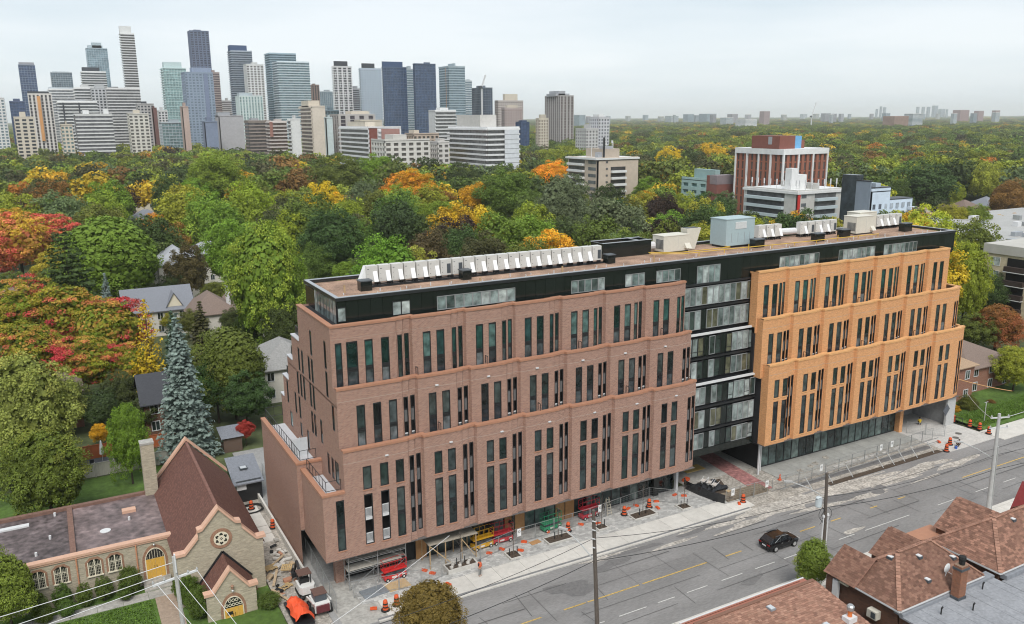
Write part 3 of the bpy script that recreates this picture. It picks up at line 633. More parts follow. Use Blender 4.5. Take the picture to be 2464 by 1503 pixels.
# west copings of each step
for (ya, yb, z) in ((72.2,83.2,25.74),(83.2,86.3,22.0),(86.3,88.6,19.2),(88.6,91.1,16.4),(91.1,92.6,13.8)):
    c = MB(); c.box(21.02, ya if ya > 72.3 else ya+.06, z-.02, 21.55, yb, z+.1); c.build('coping', M_copb if z > 25 else floor_m, BLD)
for (ya, yb, z) in ((83.2,86.3,22.0),(86.3,88.6,19.2),(88.6,91.1,16.4)):
    c = MB(); c.box(21.5, ya+.3, z, 21.56, yb-.2, z+1.0); c.build('balustrade', M_frame, BLD)
# floors of the terraces and the body behind the walls
core = MB(); core.box(21.7,73.35,9.3,62.0,82.9,25.6); core.box(21.7,72.35,9.3,62.2,88,19.1); core.box(21.7,71.35,9.3,62.3,92,13.7); core.box(73.4,73.35,9.3,111,90,25.6); core.box(73.4,72.35,9.3,111.3,90,19.1); core.box(74.0,71.35,4.2,111.6,90,13.7); core.box(19.5,71.35,4.2,62.3,92,9.3); core.box(62.2,74.6,4.6,73.6,90,25.5)
core.build('inner_wall', mat('inner', (.02,.02,.022), .9, var=0), BLD)
fl = MB(); fl.box(21.4,73.2,24.9,62.4,73.7,25.2); fl.box(21.4,72.1,19.0,62.6,72.6,19.3); fl.box(21.4,71.1,13.4,62.7,71.6,13.7); fl.box(19.3,70.5,9.3,21.1,77.3,9.65); fl.box(18.95,77.7,9.9,21.1,92,10.3)
fl.box(73.8,73.2,24.9,109.3,73.7,25.2); fl.box(74,72.1,19,111.8,72.6,19.3); fl.box(74.2,71.1,13.4,112.2,71.6,13.7)
for (ya, yb, z) in ((83.2,86.3,21.7),(86.3,88.6,18.9),(88.6,91.1,16.1),(91.1,92.6,13.5)): fl.box(21.5,ya,z-.3,62,yb,z)
fl.build('terrace_floor', floor_m, BLD)
sf = MB(); sf.box(19.0,70.22,3.93,63.0,73.6,4.02); sf.box(18.62,77.42,4.1,21.6,92.28,4.19); sf.box(74.0,70.22,4.33,112.4,73.6,4.42)
sf.build('soffit', mat('soffit', (.12,.11,.105), .9, var=.1), BLD)
# terrace guard rails
def guard(pts, h=1.05, step=1.0, name='guard_rail', m_=None):
    g_ = MB()
    for a, b in zip(pts[:-1], pts[1:]):
        a, b = Vector(a), Vector(b); n = max(1, round((b-a).length/step))
        for i in range(n+1): q = a+(b-a)*i/n; g_.tube(q, q+Vector((0,0,h)), .028, n=5)
        for z in (h, .12): g_.bar(a+Vector((0,0,z)), b+Vector((0,0,z)), .05, .04)
    return g_.build(name, m_ or M_frame, BLD)
guard([(19.5,77.0,10.7),(19.5,70.7,10.7),(20.9,70.7,10.7)]); guard([(19.1,92.0,11.25),(19.1,77.9,11.25),(20.7,77.9,11.25)]); guard([(21,92.2,11.2),(19.1,92.2,11.2)], 1.2)
s_ = MB(); s_.box(19.3,81.6,10.3,20.9,81.66,12.2); s_.box(19.2,81.55,10.3,19.28,81.7,12.3); s_.box(20.1,81.55,10.3,20.16,81.7,12.25); s_.build('privacy_screen', mat('frosted', (.55,.58,.6), .4, var=.05), BLD)
for (x, y) in ((31.0,70.95),(42.2,70.95),(53.4,70.95),(36.7,71.95),(47.8,71.95),(58.8,71.95),(29.2,71.9),(80.6,71.95),(91.2,71.95),(101.9,71.95),(80.7,70.95),(91.3,70.95),(101.8,70.95),(86,71.95),(96.6,71.95)):
    zz = 14.5 if y < 71 else 20.1; g_ = MB(); g_.box(x,y-.4,zz+.1,x+.05,y-.36,zz+.85); g_.box(x,y+.1,zz+.1,x+.05,y+.14,zz+.85); g_.box(x,y-.4,zz+.82,x+.05,y+.14,zz+.88); g_.build('guard_rail', M_frame, BLD)
for x in (25.1,31.7,37.3,42.9,48.5,54.1,59.6,30.8,36.4,42,47.6,53.1,58.6):
    z = 13.35 if x in (25.1,31.7,37.3,42.9,48.5,54.1,59.6) else 19.0; y = 70.13 if z < 14 else 71.13
    g_ = MB(); g_.box(x,y-.06,z,x+.32,y+.08,z+.12); g_.build('wall_light', M_rail, BLD)
# orange wing ---------------------------------------------------------
mb, pth = tier('upper', OS, 109.6, 72.2, 18.4, 25.85, up_rows, M_orange, M_copo, last_flat=True)
side_wall(mb, 73.4, 72.2, 73.6, 18.4, 25.85); side_wall(mb, 109.6, 72.2, 84, 18.4, 25.85, (), False); mb.build('brick_wall', M_orange, BLD, label='upper orange brick storeys'); coping(pth, 25.85, M_copo, 'orange cap of the upper storeys')
mb, pth = tier('mid', [73.6]+[x+.15 for x in OS[1:]], 112.0, 71.2, 12.9, 20.25, mid_rows, M_orange, M_copo)
side_wall(mb, 73.6, 71.2, 73.6, 12.9, 20.25); side_wall(mb, 112.0, 71.9, 84, 12.9, 20.25, (), False); mb.build('brick_wall', M_orange, BLD, label='middle orange brick storeys'); coping(pth, 20.25, M_copo, 'orange cap of the middle storeys')
mb, pth = tier('low', [74.05]+[x+.35 for x in OS[1:]], 112.5, 70.2, 4.4, 14.65, low_rows, M_orange, M_copo)
side_wall(mb, 74.05, 70.2, 73.6, 4.4, 14.65); side_wall(mb, 112.5, 70.9, 84, 4.4, 14.65, (), False); mb.build('brick_wall', M_orange, BLD, label='lower orange brick storeys over the glass shopfront'); coping(pth, 14.65, M_copo, 'orange cap of the lower storeys')
for (x, y, z) in ((112.2,71.2,20.25),(109.6,72.2,25.85),(112.5,70.9,14.65)):
    c = MB(); c.box(x-.4,y+.5,z-.02,x+.07,84,z+.12); c.build('coping', M_copo, BLD)
# black glass link -----------------------------------------------------
lk = MB()
for (z0, z1, Y) in ((4.3,13.3,72.1),(13.3,19.15,72.8),(19.15,25.0,73.5)): lk.box(63.0,Y+.25,z0,73.9,74.7,z1)
lk.build('link_wall', M_spand, BLD)
for (z, Y, m_) in ((13.3,72.05,M_rail),(19.15,72.75,M_rail),(7.45,72.08,M_frame),(10.35,72.08,M_frame),(16.2,72.78,M_frame),(22.2,73.48,M_frame),(25.0,73.4,M_frame)):
    b = MB(); b.box(63.0,Y,z-.1,73.9,Y+.35,z+.1); b.build('floor_edge', m_, BLD, label='pale floor edge of the glass link' if m_ is M_rail else None)
def glaze(x0, w, z0, z1, Y, kind):
    key = ('lk', round(w,2), round(z1-z0,2), kind)
    if key not in WIN:
        f = MB(); h = z1-z0; m_ = M_gfr if kind == 'w' else M_frame
        f.box(0,0,0,.055,.1,h); f.box(w-.055,0,0,w,.1,h); f.box(.055,0,0,w-.055,.1,.06); f.box(.055,0,h-.06,w-.055,.1,h)
        if kind == 'a': f.box(.05,.02,h*.24,w-.05,.1,h*.24+.06)
        p = MB(); p.box(.055,.05,.06,w-.055,.07,h-.06); WIN[key] = (f.mesh('window', m_), p.mesh('pane', G_link))
    off = wloc(BLD); o = inst('window', WIN[key][0], (x0-off[0], Y-off[1], z0-off[2]), parent=BLD); inst('pane', WIN[key][1], (0,0,0), parent=o)
pat = ['wwwwwwwwwwww', 'wwwwwwwwwwww', 'aaaBaaBaawaa', 'aaaBawBawwaa', 'wwwBwaBawwa', 'wwwBwaBaww', 'wwwBwaBawwa']
rows_ = [(22.5,24.7,73.45,'wwwwwwwwwwww'),(19.6,21.9,73.45,'wwwBwwwwwwww'),(16.55,18.8,72.75,'aaaBwaBawwwa'),(13.75,15.9,72.75,'awaBwaBawwwa'),(10.75,12.9,72.05,'wwwBwaBawwaw'),(7.8,10.0,72.05,'wwwBwaBawwww'),(5.2,7.15,72.05,'wwwBwaBawwwa')]
for (z0, z1, Y, s_) in rows_:
    for i, ch in enumerate(s_):
        if ch == 'B':
            b = MB(); b.box(63.2+i*.88,Y+.08,z0,63.2+i*.88+.86,Y+.26,z1); b.build('cladding_panel', M_panel, BLD)
        else: glaze(63.2+i*.88, .86, z0, z1, Y, ch)
b = MB()
for i in range(12): b.box(63.2+i*.88,72.02,4.3,63.2+i*.88+.86,72.3,5.15)
b.build('cladding_band', M_panel, BLD)
# black penthouse storey -----------------------------------------------
ph = MB(); ph.box(22.32,73.75,24.9,112.4,84,27.6); ph.box(63.0,73.62,24.9,74,74,25.4); ph.build('penthouse_wall', M_spand, BLD)
pw = [(22.35,23.15,1),(27.7,29.5,2),(32.3,41.0,9),(47.8,52.1,5),(54.85,57.5,3),(59.15,62.6,4),(65.1,68.6,4),(78.2,85.1,8),(88.7,95.6,8),(97.4,104.2,8)]
for (a, b_, n) in pw:
    w = (b_-a)/n; z0, z1 = (25.78,27.15) if a not in (65.1,) else (24.95,27.15)
    for i in range(n):
        key = ('pw', round(w,2), z0)
        if key not in WIN:
            f = MB(); h = z1-z0; f.box(0,0,0,.05,.1,h); f.box(w-.05,0,0,w,.1,h); f.box(.05,0,0,w-.05,.1,.06); f.box(.05,0,h-.06,w-.05,.1,h); p = MB(); p.box(.05,.05,.06,w-.05,.07,h-.06); WIN[key] = (f.mesh('window', M_gfr if n > 2 else M_frame), p.mesh('pane', G_pale))
        off = wloc(BLD); o = inst('window', WIN[key][0], (a+i*w-off[0], 73.56-off[1], z0-off[2]), parent=BLD); inst('pane', WIN[key][1], (0,0,0), parent=o)
x = 22.32; pm_ = {}
while x < 112.3:
    nx_ = min(x+1.2, 112.4); hit = next(((a, b_) for a, b_, n in pw if a < nx_-.05 and b_ > x+.05), None)
    if hit and hit[0] > x+.15: nx_ = hit[0]; hit = None
    z0 = 25.2 if not 62.8 < x < 73.4 else 25.1
    if hit:
        nx_ = hit[1]; bb = MB(); bb.box(x+.01,73.6,27.17,nx_-.01,73.74,27.75); bb.build('cladding_panel', M_panel, BLD); bb = MB(); bb.box(x+.01,73.6,z0,nx_-.01,73.74,25.76 if hit[0] != 65.1 else 25.0); bb.build('cladding_panel', M_panel, BLD)
    else:
        bb = MB(); bb.box(x+.012,73.6+random.uniform(-.004,.004),z0,nx_-.012,73.74,27.75); bb.build('cladding_panel', M_panel, BLD)
    x = nx_
for i in range(7):                                       # glazed west end of the penthouse
    y = 73.62+i; f = MB(); f.box(22.24,y,25.2,22.3,y+.06,27.75); f.build('mullion', M_frame, BLD); p = MB(); p.box(22.26,y+.06,25.25,22.29,y+1,27.7); p.build('glazing_panel', glass('end_glass', [(.16,.19,.19),(.22,.25,.25),(.12,.15,.15),(.28,.31,.30)]), BLD)  # pale reflection put into the pane colours
pc = MB(); pc.box(22.2,73.5,27.75,112.5,74.0,28.05); pc.box(22.2,83.6,27.75,112.5,84.1,28.05); pc.box(22.2,74.0,27.75,22.65,83.6,28.05); pc.box(112.05,74.0,27.75,112.5,83.6,28.05); pc.build('parapet', mat('black_parapet', (.02,.022,.024), .35, var=.1, spec=.5), BLD)
pc = MB(); pc.box(22.22,73.55,28.05,112.48,73.95,28.09); pc.box(22.22,83.65,28.05,112.48,84.05,28.09); pc.box(22.22,73.95,28.05,22.62,83.65,28.09); pc.box(112.08,73.95,28.05,112.48,83.65,28.09); pc.build('parapet_cap', mat('metal_cap', (.32,.34,.36), .45, var=.05), BLD)
rf = MB(); rf.box(22.7,74.05,27.3,112.0,83.55,27.72); rf.build('gravel_roof', mat('roof_gravel', (.32,.21,.15), .98, var=.35, scale=6, scale2=.5, bump=.5), BLD)
rs = random.Random(8); vp = MB()
for i in range(70): x = 24+i*1.26+rs.uniform(-.3,.3); y = 74.6+rs.choice((0,.15,.5,1.6)); h = rs.uniform(.18,.45); vp.tube((x,y,27.72),(x,y,27.72+h),.05,n=6)
vp.build('roof_vent', M_rail, BLD, kind='stuff')
# shopfronts -------------------------------------------------------------
def shop(x0, x1, n, z1, Y, doors=(), boards=()):
    w = (x1-x0)/n; key = ('shop', round(w,2), round(z1,2))
    f = MB(); f.box(0,0,0,.06,.12,z1-.05); f.box(w-.06,0,0,w,.12,z1-.05); f.box(.06,0,.0,w-.06,.12,.12); f.box(.06,0,z1*.74,w-.06,.1,z1*.74+.09); f.box(.06,0,z1-.15,w-.06,.1,z1-.05)
    fm = f.mesh('shop_window', M_frame); p = MB(); p.box(.06,.05,.12,w-.06,.07,z1*.74); p.box(.06,.05,z1*.74+.09,w-.06,.07,z1-.15); pmn = p.mesh('pane', G_shop); off = wloc(BLD)
    d = MB(); d.box(.06,.0,.02,w-.06,.06,z1*.74-.3); dm = d.mesh('plywood_door', mat('plywood', (.42,.23,.10), .85, var=.15, scale=2))
    for i in range(n):
        o = inst('shop_window', fm, (x0+i*w-off[0], Y-off[1], .13-off[2]), parent=BLD); inst('pane', pmn, (0,0,0), parent=o)
        if i in boards: inst('plywood_door', dm, (0,-.08,0), parent=o)
shop(29.0,62.4,26,3.85,73.3, boards=(0,8,9,13,14)); shop(76.4,102.3,19,4.2,72.9)
w_ = MB(); w_.box(21.6,73.45,0,29,73.7,4.0); w_.box(29,73.6,0,62.4,73.9,4.0); w_.box(76.4,73.2,0,102.3,73.5,4.4); w_.box(21.6,73.7,0,21.8,92,4.1); w_.box(62.2,73.6,0,62.5,92,4.3); w_.box(75.9,72.9,0,76.3,92,4.4)
w_.build('ground_floor_wall', mat('dark_wall', (.02,.022,.023), .7, var=.2), BLD)
w_ = MB(); facade(w_, (20.6,73.0), (21.6,73.0), 0, 4.0, []); facade(w_, (20.6,73.7), (20.6,73.0), 0, 4.0, []); facade(w_, (21.6,73.0), (21.6,73.7), 0, 4.0, []); w_.build('brick_pier', M_brown, BLD)
for x, y, m_, s in ((59.2,72.9,M_panel,.75),(49.3,72.7,M_panel,.2),(40.0,72.7,M_panel,.2),(62.3,72.6,M_rail,.35),(74.6,71.5,M_rail,.18),(75.6,72.2,M_rail,.18)):
    c = MB(); c.box(x,y,0,x+s,y+s,4.1); c.build('column', m_, BLD)
c = MB(); facade(c, (102.4,72.2), (103.1,72.2), 0, 4.4, []); facade(c, (102.4,73.4),(102.4,72.2),0,4.4,[]); c.build('brick_pier', M_orange, BLD)
c = MB(); c.box(111.2,70.9,0,112.3,85,4.4); c.box(103,76.5,0,111.2,77,4.4); c.build('garage_wall', mat('garage_concrete', (.34,.34,.34), .9, var=.12), BLD)
c = MB(); c.box(110.5,70.6,0,112.4,70.9,4.4); c.build('column', mat('pale_concrete2', (.45,.45,.44), .9, var=.1), BLD)
c = MB(); c.box(106.2,76.42,0,107.1,76.5,3.6); c.build('garage_door', M_frame, BLD)
# ------------------------------------------------------------------ plant on the roof
M_unit = mat('unit_casing', (.56,.55,.52), .5, var=.05, scale=1); M_hood = mat('white_hood', (.78,.78,.77), .45, var=.03); M_grille = mat('grille', (.07,.08,.09), .5, var=0); M_beige = mat('beige_casing', (.60,.57,.49), .5, var=.05)
def hood(mb, x0, x1, y, z0, z1, dep):
    mb.face([(x0,y,z1),(x1,y,z1),(x1,y-dep,z0),(x0,y-dep,z0)]); mb.face([(x0,y,z1),(x0,y-dep,z0),(x0,y,z0)]); mb.face([(x1,y,z1),(x1,y,z0),(x1,y-dep,z0)]); mb.face([(x0,y,z0),(x0,y-dep,z0),(x1,y-dep,z0),(x1,y,z0)])
def heat_pump(has):
    t = thing('heat_pump', None, 'heat pump', (0,0,0), 0, 'heat pumps on the roof')
    c = MB(); c.box(0,0,.42,1.2,.8,2.02); c.box(.02,.02,2.02,1.18,.78,2.06); c.build('casing', M_unit, t)
    s_ = MB(); s_.box(.05,.05,.12,.13,.75,.42); s_.box(1.07,.05,.12,1.15,.75,.42); s_.box(-.03,.02,.04,1.23,.1,.12); s_.box(-.03,.7,.04,1.23,.78,.12)
    for x in (.02,1.1): s_.box(x,0,.0,x+.1,.8,.04)
    s_.build('stand', M_frame, t)
    if has: h = MB(); hood(h, .68, 1.13, -.002, .5, 1.5, .42); h.build('hood', M_hood, t)
    else: h = MB(); h.box(.7,-.02,.6,1.12,.0,1.6); h.build('grille', M_grille, t)
    f = MB(); f.box(.12,-.012,1.7,.3,-.001,1.76); f.box(.15,-.012,.7,.2,-.001,.78); f.box(.15,-.012,1.2,.19,-.001,1.26); f.build('badge', M_grille, t); return t
HP = [heat_pump(True), heat_pump(False)]; used = [False, False]
def put_hp(x, y, kind, label, rz=0):
    o = HP[kind] if not used[kind] else copy_tree(HP[kind]); used[kind] = True; o.location = (x, y, 27.72); o.rotation_euler[2] = rz; o['label'] = label
ordn = ['first','second','third','fourth','fifth','sixth','seventh','eighth','ninth','tenth','eleventh','twelfth','thirteenth','fourteenth','fifteenth','sixteenth','seventeenth','eighteenth','nineteenth','twentieth','last','twenty-second','twenty-third','twenty-fourth','twenty-fifth']
for i in range(21):
    k = 1 if i in (6, 7, 20) else 0
    put_hp(27.1+i*1.33, 78.9-i*.03, k, f'white heat pump {"with dark grille" if k else "with sloped hood"}, {ordn[i]} from the left in the long brown-roof row')
h = MB(); h.face([(27.08,79.0,29.8),(27.08,79.7,29.8),(26.4,79.7,28.2),(26.4,79.0,28.2)]); h.face([(27.08,79.0,29.8),(26.4,79.0,28.2),(27.08,79.0,28.2)]); h.face([(27.08,79.7,29.8),(27.08,79.7,28.2),(26.4,79.7,28.2)])
h.build('side_hood', M_hood, None); bpy.data.objects['side_hood'].parent = None
tag(bpy.data.objects['side_hood'], 'white side hood sloping off the left end of the long heat pump row', 'vent hood')
for i, (x, y, k) in enumerate([(82.9,82.0,0),(84.3,81.9,0),(85.7,81.8,0)]): put_hp(x, y, k, f'white heat pump, {ordn[i]} from the left in the trio beside the grey generator')
for i in range(5): put_hp(90.3+i*1.42, 81.6-.05*i, 1 if i in (1,4) else 0, f'white heat pump, {ordn[i]} from the left in the middle row over orange wing')
for i in range(4): put_hp(105.9+i*1.42, 81.6, 1 if i == 3 else 0, f'white heat pump, {ordn[i]} from the left in the farthest row over orange wing')
def hatch(x, y, w, d, h, label):
    t = thing('roof_hatch', label, 'roof hatch', (x,y,27.72), 0, 'black roof hatches'); c = MB(); c.box(x,y,27.72,x+w,y+d,27.72+h); c.build('curb', M_panel, t); c = MB(); c.box(x-.06,y-.06,27.72+h,x+w+.06,y+d+.06,27.72+h+.1); c.build('lid', mat('hatch_lid', (.09,.10,.11), .5, var=.1), t)
hatch(25.8,76.9,1.15,1.0,.95,'black roof hatch at the left end of the brown wing roof'); hatch(36.8,77.1,1.0,1.0,.95,'black roof hatch in front of the dark grilled heat pumps'); hatch(55.3,77.5,1.0,1.0,.95,'black roof hatch in front of the long black enclosure')
hatch(78.0,77.6,1.6,1.0,1.0,'black roof hatch right of the grey generator'); hatch(88.8,77.4,1.5,1.0,1.0,'black roof hatch before the middle heat pump row'); hatch(94.9,78.3,1.5,1.0,1.0,'black roof hatch before the beige rooftop unit of orange wing'); hatch(107.1,77.8,1.6,1.0,1.1,'black roof hatch at the far right end of the roof')
t = thing('plant_enclosure', 'long low black enclosure between the heat pumps and the beige air handler', 'enclosure', (56.8,80.7,27.72))
c = MB(); c.box(56.8,80.7,27.72,63.9,80.85,29.5); c.box(56.8,83.1,27.72,63.9,83.25,29.5); c.box(56.8,80.85,27.72,56.95,83.1,29.5); c.box(63.75,80.85,27.72,63.9,83.1,29.5); c.build('screen', M_panel, t); c = MB(); c.box(56.95,80.85,28.9,62.0,83.1,29.1); c.build('gravel_top', rf and MATS['roof_gravel'], t); c = MB(); c.box(56.75,80.65,29.5,63.95,80.9,29.56); c.box(56.75,83.05,29.5,63.95,83.3,29.56); c.box(62.0,80.9,29.5,62.2,83.05,29.56); c.build('cap', MATS['metal_cap'], t)
def ahu(x, y, w, d, h, label, hooded=True, m_=None, z=27.9):
    t = thing('air_handler', label, 'air handler', (x,y,27.72), 0, 'air handlers on the roof'); m_ = m_ or M_beige
    c = MB(); c.box(x,y,z,x+w,y+d,z+h); c.box(x-.04,y-.04,z+h,x+w+.04,y+d+.04,z+h+.07); c.build('casing', m_, t); c = MB(); c.box(x+.1,y+.1,27.72,x+w-.1,y+d-.1,z); c.build('curb', M_frame, t)
    c = MB()
    for i in range(9): c.box(x-.02, y+.15, z+.35+i*.13, x, y+d*.7, z+.42+i*.13)
    c.build('louvre', M_grille, t); c = MB(); c.box(x+w*.55,y-.02,z+.1,x+w*.55+.03,y,z+h-.1); c.box(x+w*.75,y-.02,z+.5,x+w*.78,y,z+.6); c.build('door_seam', M_unit, t)
    if hooded: c = MB(); hood(c, x+w*.8, x+w+.02, y-.002, z+.3, z+.9, .5); c.build('hood', m_, t)
    return t
ahu(65.3,80.0,4.0,2.2,1.9,'beige air handler left of the tall grey generator'); 
t = thing('exhaust_hood', 'beige flared exhaust hood right of the first beige air handler', 'exhaust hood', (70.0,80.8,27.72)); c = MB(); c.face([(69.9,80.8,27.8),(70.9,80.8,27.8),(71.8,80.8,30.4),(69.5,80.8,30.4)]); c.face([(70.9,80.8,27.8),(70.9,82,27.8),(71.8,82,30.4),(71.8,80.8,30.4)]); c.face([(69.9,82,27.8),(69.9,80.8,27.8),(69.5,80.8,30.4),(69.5,82,30.4)]); c.face([(69.5,80.8,30.4),(71.8,80.8,30.4),(71.8,82,30.4),(69.5,82,30.4)]); c.build('duct', M_beige, t); c = MB(); c.box(69.7,81,30.4,71.5,81.8,30.46); c.build('grille', M_grille, t)
x0, y0 = 74.6, 79.3; t = thing('generator', 'tall pale blue-grey generator box with white louvre in the middle of the roof', 'generator', (x0,y0,27.72)); Mg = mat('generator_blue', (.36,.45,.47), .45, var=.04)
c = MB(); c.box(x0,y0,28.0,x0+4.8,y0+2.9,31.3); c.box(x0-.05,y0-.05,31.3,x0+4.85,y0+2.95,31.4); c.build('casing', Mg, t); c = MB(); c.box(x0+.2,y0+.2,27.72,x0+4.6,y0+2.7,28.0); c.build('base', M_frame, t)
c = MB()
for i in range(9): c.box(x0+1.5,y0-.05,30.1+i*.1,x0+3.4,y0-.005,30.16+i*.1)
c.build('louvre', M_hood, t)
for xx in (.9,2.0,3.1,4.0): c = MB(); c.box(x0+xx,y0-.03,28.4,x0+xx+.05,y0-.004,29.6); c.build('door_seam', MATS['metal_cap'], t)
ahu(98.6,79.2,3.6,2.2,2.3,'beige air handler with grille before the far heat pumps', m_=M_beige); ahu(101.6,81.2,3.6,2.2,2.5,'taller beige air handler just right of the grilled one', hooded=False)
d = MB(); d.tube((87.0,82.6,28.6),(90.4,82.6,28.5),.45,n=10); tag(d.build('duct', M_rail), 'white round duct between the heat pump trio and middle row', 'duct')
d = MB(); d.tube((64.0,82.2,28.5),(65.4,82.0,28.5),.5,n=10); tag(d.build('duct', M_rail), 'white round duct between black enclosure and beige air handler', 'duct')
pr_ = MB(); pr_.box(26.6,78.55,27.74,55.4,78.72,27.86); pr_.box(26.6,78.2,27.74,55.4,78.3,27.82); tag(pr_.build('pipe_run', M_frame), 'black pipe run along the foot of the long heat pump row', 'pipe')
M_gas = mat('gas_yellow', (.62,.40,.05), .5, var=.08); gp = MB()
gp.path([(62.5,79.2,28.05),(66,77.2,28.05),(74,77.2,28.05),(82,76.6,28.1),(100,76.6,28.1)], .05, 6); gp.path([(62.5,79.4,28.2),(66,77.5,28.2),(73.8,77.6,28.2),(73.8,78.6,28.2)], .05, 6)
for x in (68,72,76,80,84,88,92,96,100): gp.tube((x,76.7,27.72),(x,76.7,28.5 if x in (76,92) else 28.1),.05,n=5)
tag(gp.build('gas_pipe', M_gas), 'yellow gas pipe running along the roof edge', 'pipe')
a = MB(); a.tube((52.5,83.3,27.7),(52.5,83.3,30.6),.03,n=5); a.bar((51.7,83.3,30.6),(53.3,83.3,30.6),.03); 
for k in range(5): a.bar((51.8+k*.36,83.0,30.6),(51.8+k*.36,83.6,30.6),.02)
tag(a.build('aerial', M_frame), 'thin television aerial behind the white heat pumps', 'aerial')
for i,(x,y,h_) in enumerate([(24.2,77.2,.75),(47.9,75.6,.7),(37.9,75.4,.45),(60.2,75.5,.9)]):
    c = MB(); c.box(x,y,27.72,x+.16,y+.1,27.72+h_); tag(c.build('stake', mat('timber', (.42,.29,.16), .8, var=.15)), f'short timber stake standing in the roof gravel, {ordn[i]} from the left', 'stake', 'timber stakes on the roof')

# ------------------------------------------------------------------ street things
M_cone = mat('cone_orange', (.62,.10,.03), .55, var=.05); M_rubber = mat('rubber', (.02,.02,.02), .8, var=0); M_refl = mat('reflective', (.7,.66,.6), .5, var=0)
def barrel():
    t = thing('traffic_barrel', None, 'traffic barrel', (0,0,0), 0, 'orange and black traffic barrels'); b = MB(); b.lathe([(.42,0),(.42,.09),(.3,.12)], n=14); b.build('base', M_rubber, t)
    b = MB(); b.lathe([(.27,.1),(.26,.3),(.26,.31),(.25,.44),(.25,.45),(.235,.6),(.235,.61),(.22,.76),(.22,.77),(.2,.95),(.16,1.02),(.1,1.06)], n=14, mats=[0,0,1,1,0,0,1,1,0,0,0,0]); b.build('body', [M_cone, M_rubber], t); return t
BAR = barrel(); first_bar = [True]
def put_barrel(x, y, z, label, s=1.0, rz=0):
    o = BAR if first_bar[0] else copy_tree(BAR); first_bar[0] = False; o.location = (x,y,z); o['label'] = label; o.scale = (s,s,s)
for x, y, z, l in [(45.8,70.7,.13,'orange and black traffic barrel right of the green scissor lift'),(53.4,70.8,.13,'orange and black traffic barrel left of the widest young tree planter'),(57.0,70.9,.13,'orange and black traffic barrel by the black column on the pavers'),
    (67.4,66.6,.03,'orange and black traffic barrel before the soil heap'),(23.1,66.2,.13,'larger orange and black traffic barrel near the bottom tree'),(24.3,66.5,.13,'orange and black traffic barrel half hidden by the bronze tree'),(18.0,87.6,.05,'orange and black traffic barrel beside the side fence'),(16.9,93.2,.16,'orange and black traffic barrel inside coiled black cable by the church'),
    (104.5,65.8,.05,'orange and black traffic barrel left of the crouching dark figure'),(102.0,64.6,.01,'orange and black traffic barrel at the end of the trench'),(113.2,68.6,.1,'orange and black traffic barrel nearest the garage of the right row'),(113.3,67.2,.1,'orange and black traffic barrel in the middle of the driveway row'),(112.9,65.6,.1,'orange and black traffic barrel closest to the road by the driveway'),(113.0,71.0,.1,'orange and black traffic barrel behind the black barrier'),(113.1,72.6,.1,'orange and black traffic barrel deepest behind the black barrier')]: put_barrel(x, y, z, l)
def conelet(x, y, z, label, s=1.0):
    t = thing('traffic_cone', label, 'traffic cone', (x,y,z)); b = MB(); b.box(x-.2*s,y-.2*s,z,x+.2*s,y+.2*s,z+.05); b.build('base', M_cone, t); b = MB(); b.lathe([(.16*s,.05),(.04*s,.8*s)], (x,y,z), 10); b.build('cone', M_cone, t)
conelet(75.8,69.0,.05,'plain orange cone on the forecourt right of the red pavers')
fo = 0
for i,(x, y) in enumerate([(28.9,70.8),(29.4,69.9),(40.4,70.9),(39.2,69.5),(43.8,71.6),(47.8,71.2),(49.6,70.4),(54.6,71.7),(55.9,71.9),(57.7,70.2),(58.6,71.6),(61.6,71.9),(62.4,71.2),(27.3,67.2),(22.2,66.9),(29.9,67.3),(36.1,70.6),(37.6,70.7),(66.6,66.4),(103.9,67)]):
    b = MB(); b.obox((x,y,.21),(.62,.3,.16),rs.uniform(0,3)); b.obox((x,y,.31),(.2,.14,.1),rs.uniform(0,3)); tag(b.build('concrete_block', M_cone), 'small orange weight block lying on the pavers, '+['leftmost pair rear','leftmost pair front','left of green lift','before the first planter','by the green lift','under the red lift','right of the red lift','left of the ladder','near the step ladder','by the black column','behind the black column','before the hoarding','at the hoarding foot','near the bottom barrels','left of the bottom barrels','by the bottom tree','under the yellow lift','under the dark red lift','by the soil heap','at the trench end'][i], 'weight block', 'orange weight blocks on the pavers')
# temporary wire fences
M_wire = mat('galvanised', (.42,.43,.43), .4, .6, var=.05)
def meshfence(pts, h, label, posts=2.4, name='wire_fence', clothcol=None, m_=None):
    t = thing(name, label, 'fence', pts[0]); m_ = m_ or M_wire
    for a, b in zip(pts[:-1], pts[1:]):
        a, b = Vector(a), Vector(b); n = max(1, round((b-a).length/posts)); up = Vector((0,0,1))
        for i in range(n):
            p, q = a+(b-a)*(i/n), a+(b-a)*((i+1)/n); f = MB()
            for e in (p+(q-p)*.02, q-(q-p)*.02): f.bar(e, e+up*h, .04)
            f.bar(p+up*h, q+up*h, .04); f.bar(p+up*.12, q+up*.12, .035); f.build('fence_frame', m_, t)
            w = MB(); k = int((q-p).length/.22)
            for j in range(1, k): e = p+(q-p)*(j/k); w.bar(e+up*.12, e+up*h, .006)
            for j in range(1, 7): w.bar(p+up*(h*j/7), q+up*(h*j/7), .006)
            w.build('wire_mesh', m_, t)
    return t
meshfence([(21.2,69.6,.13),(27.6,68.4,.13),(39.5,71.0,.13),(49,71.2,.13),(58,72.2,.13),(60.5,70.0,.13)], 1.7, 'galvanised wire fence along the paver strip before the shopfronts')
meshfence([(20.2,102,.05),(19.95,92,.05),(19.6,80,.05),(19.1,68,.05)], 1.9, 'galvanised wire fence along the left side of the block')
meshfence([(65.2,67.2,.1),(71.6,66.9,.05)], 1.8, 'galvanised wire fence in front of the soil heap')
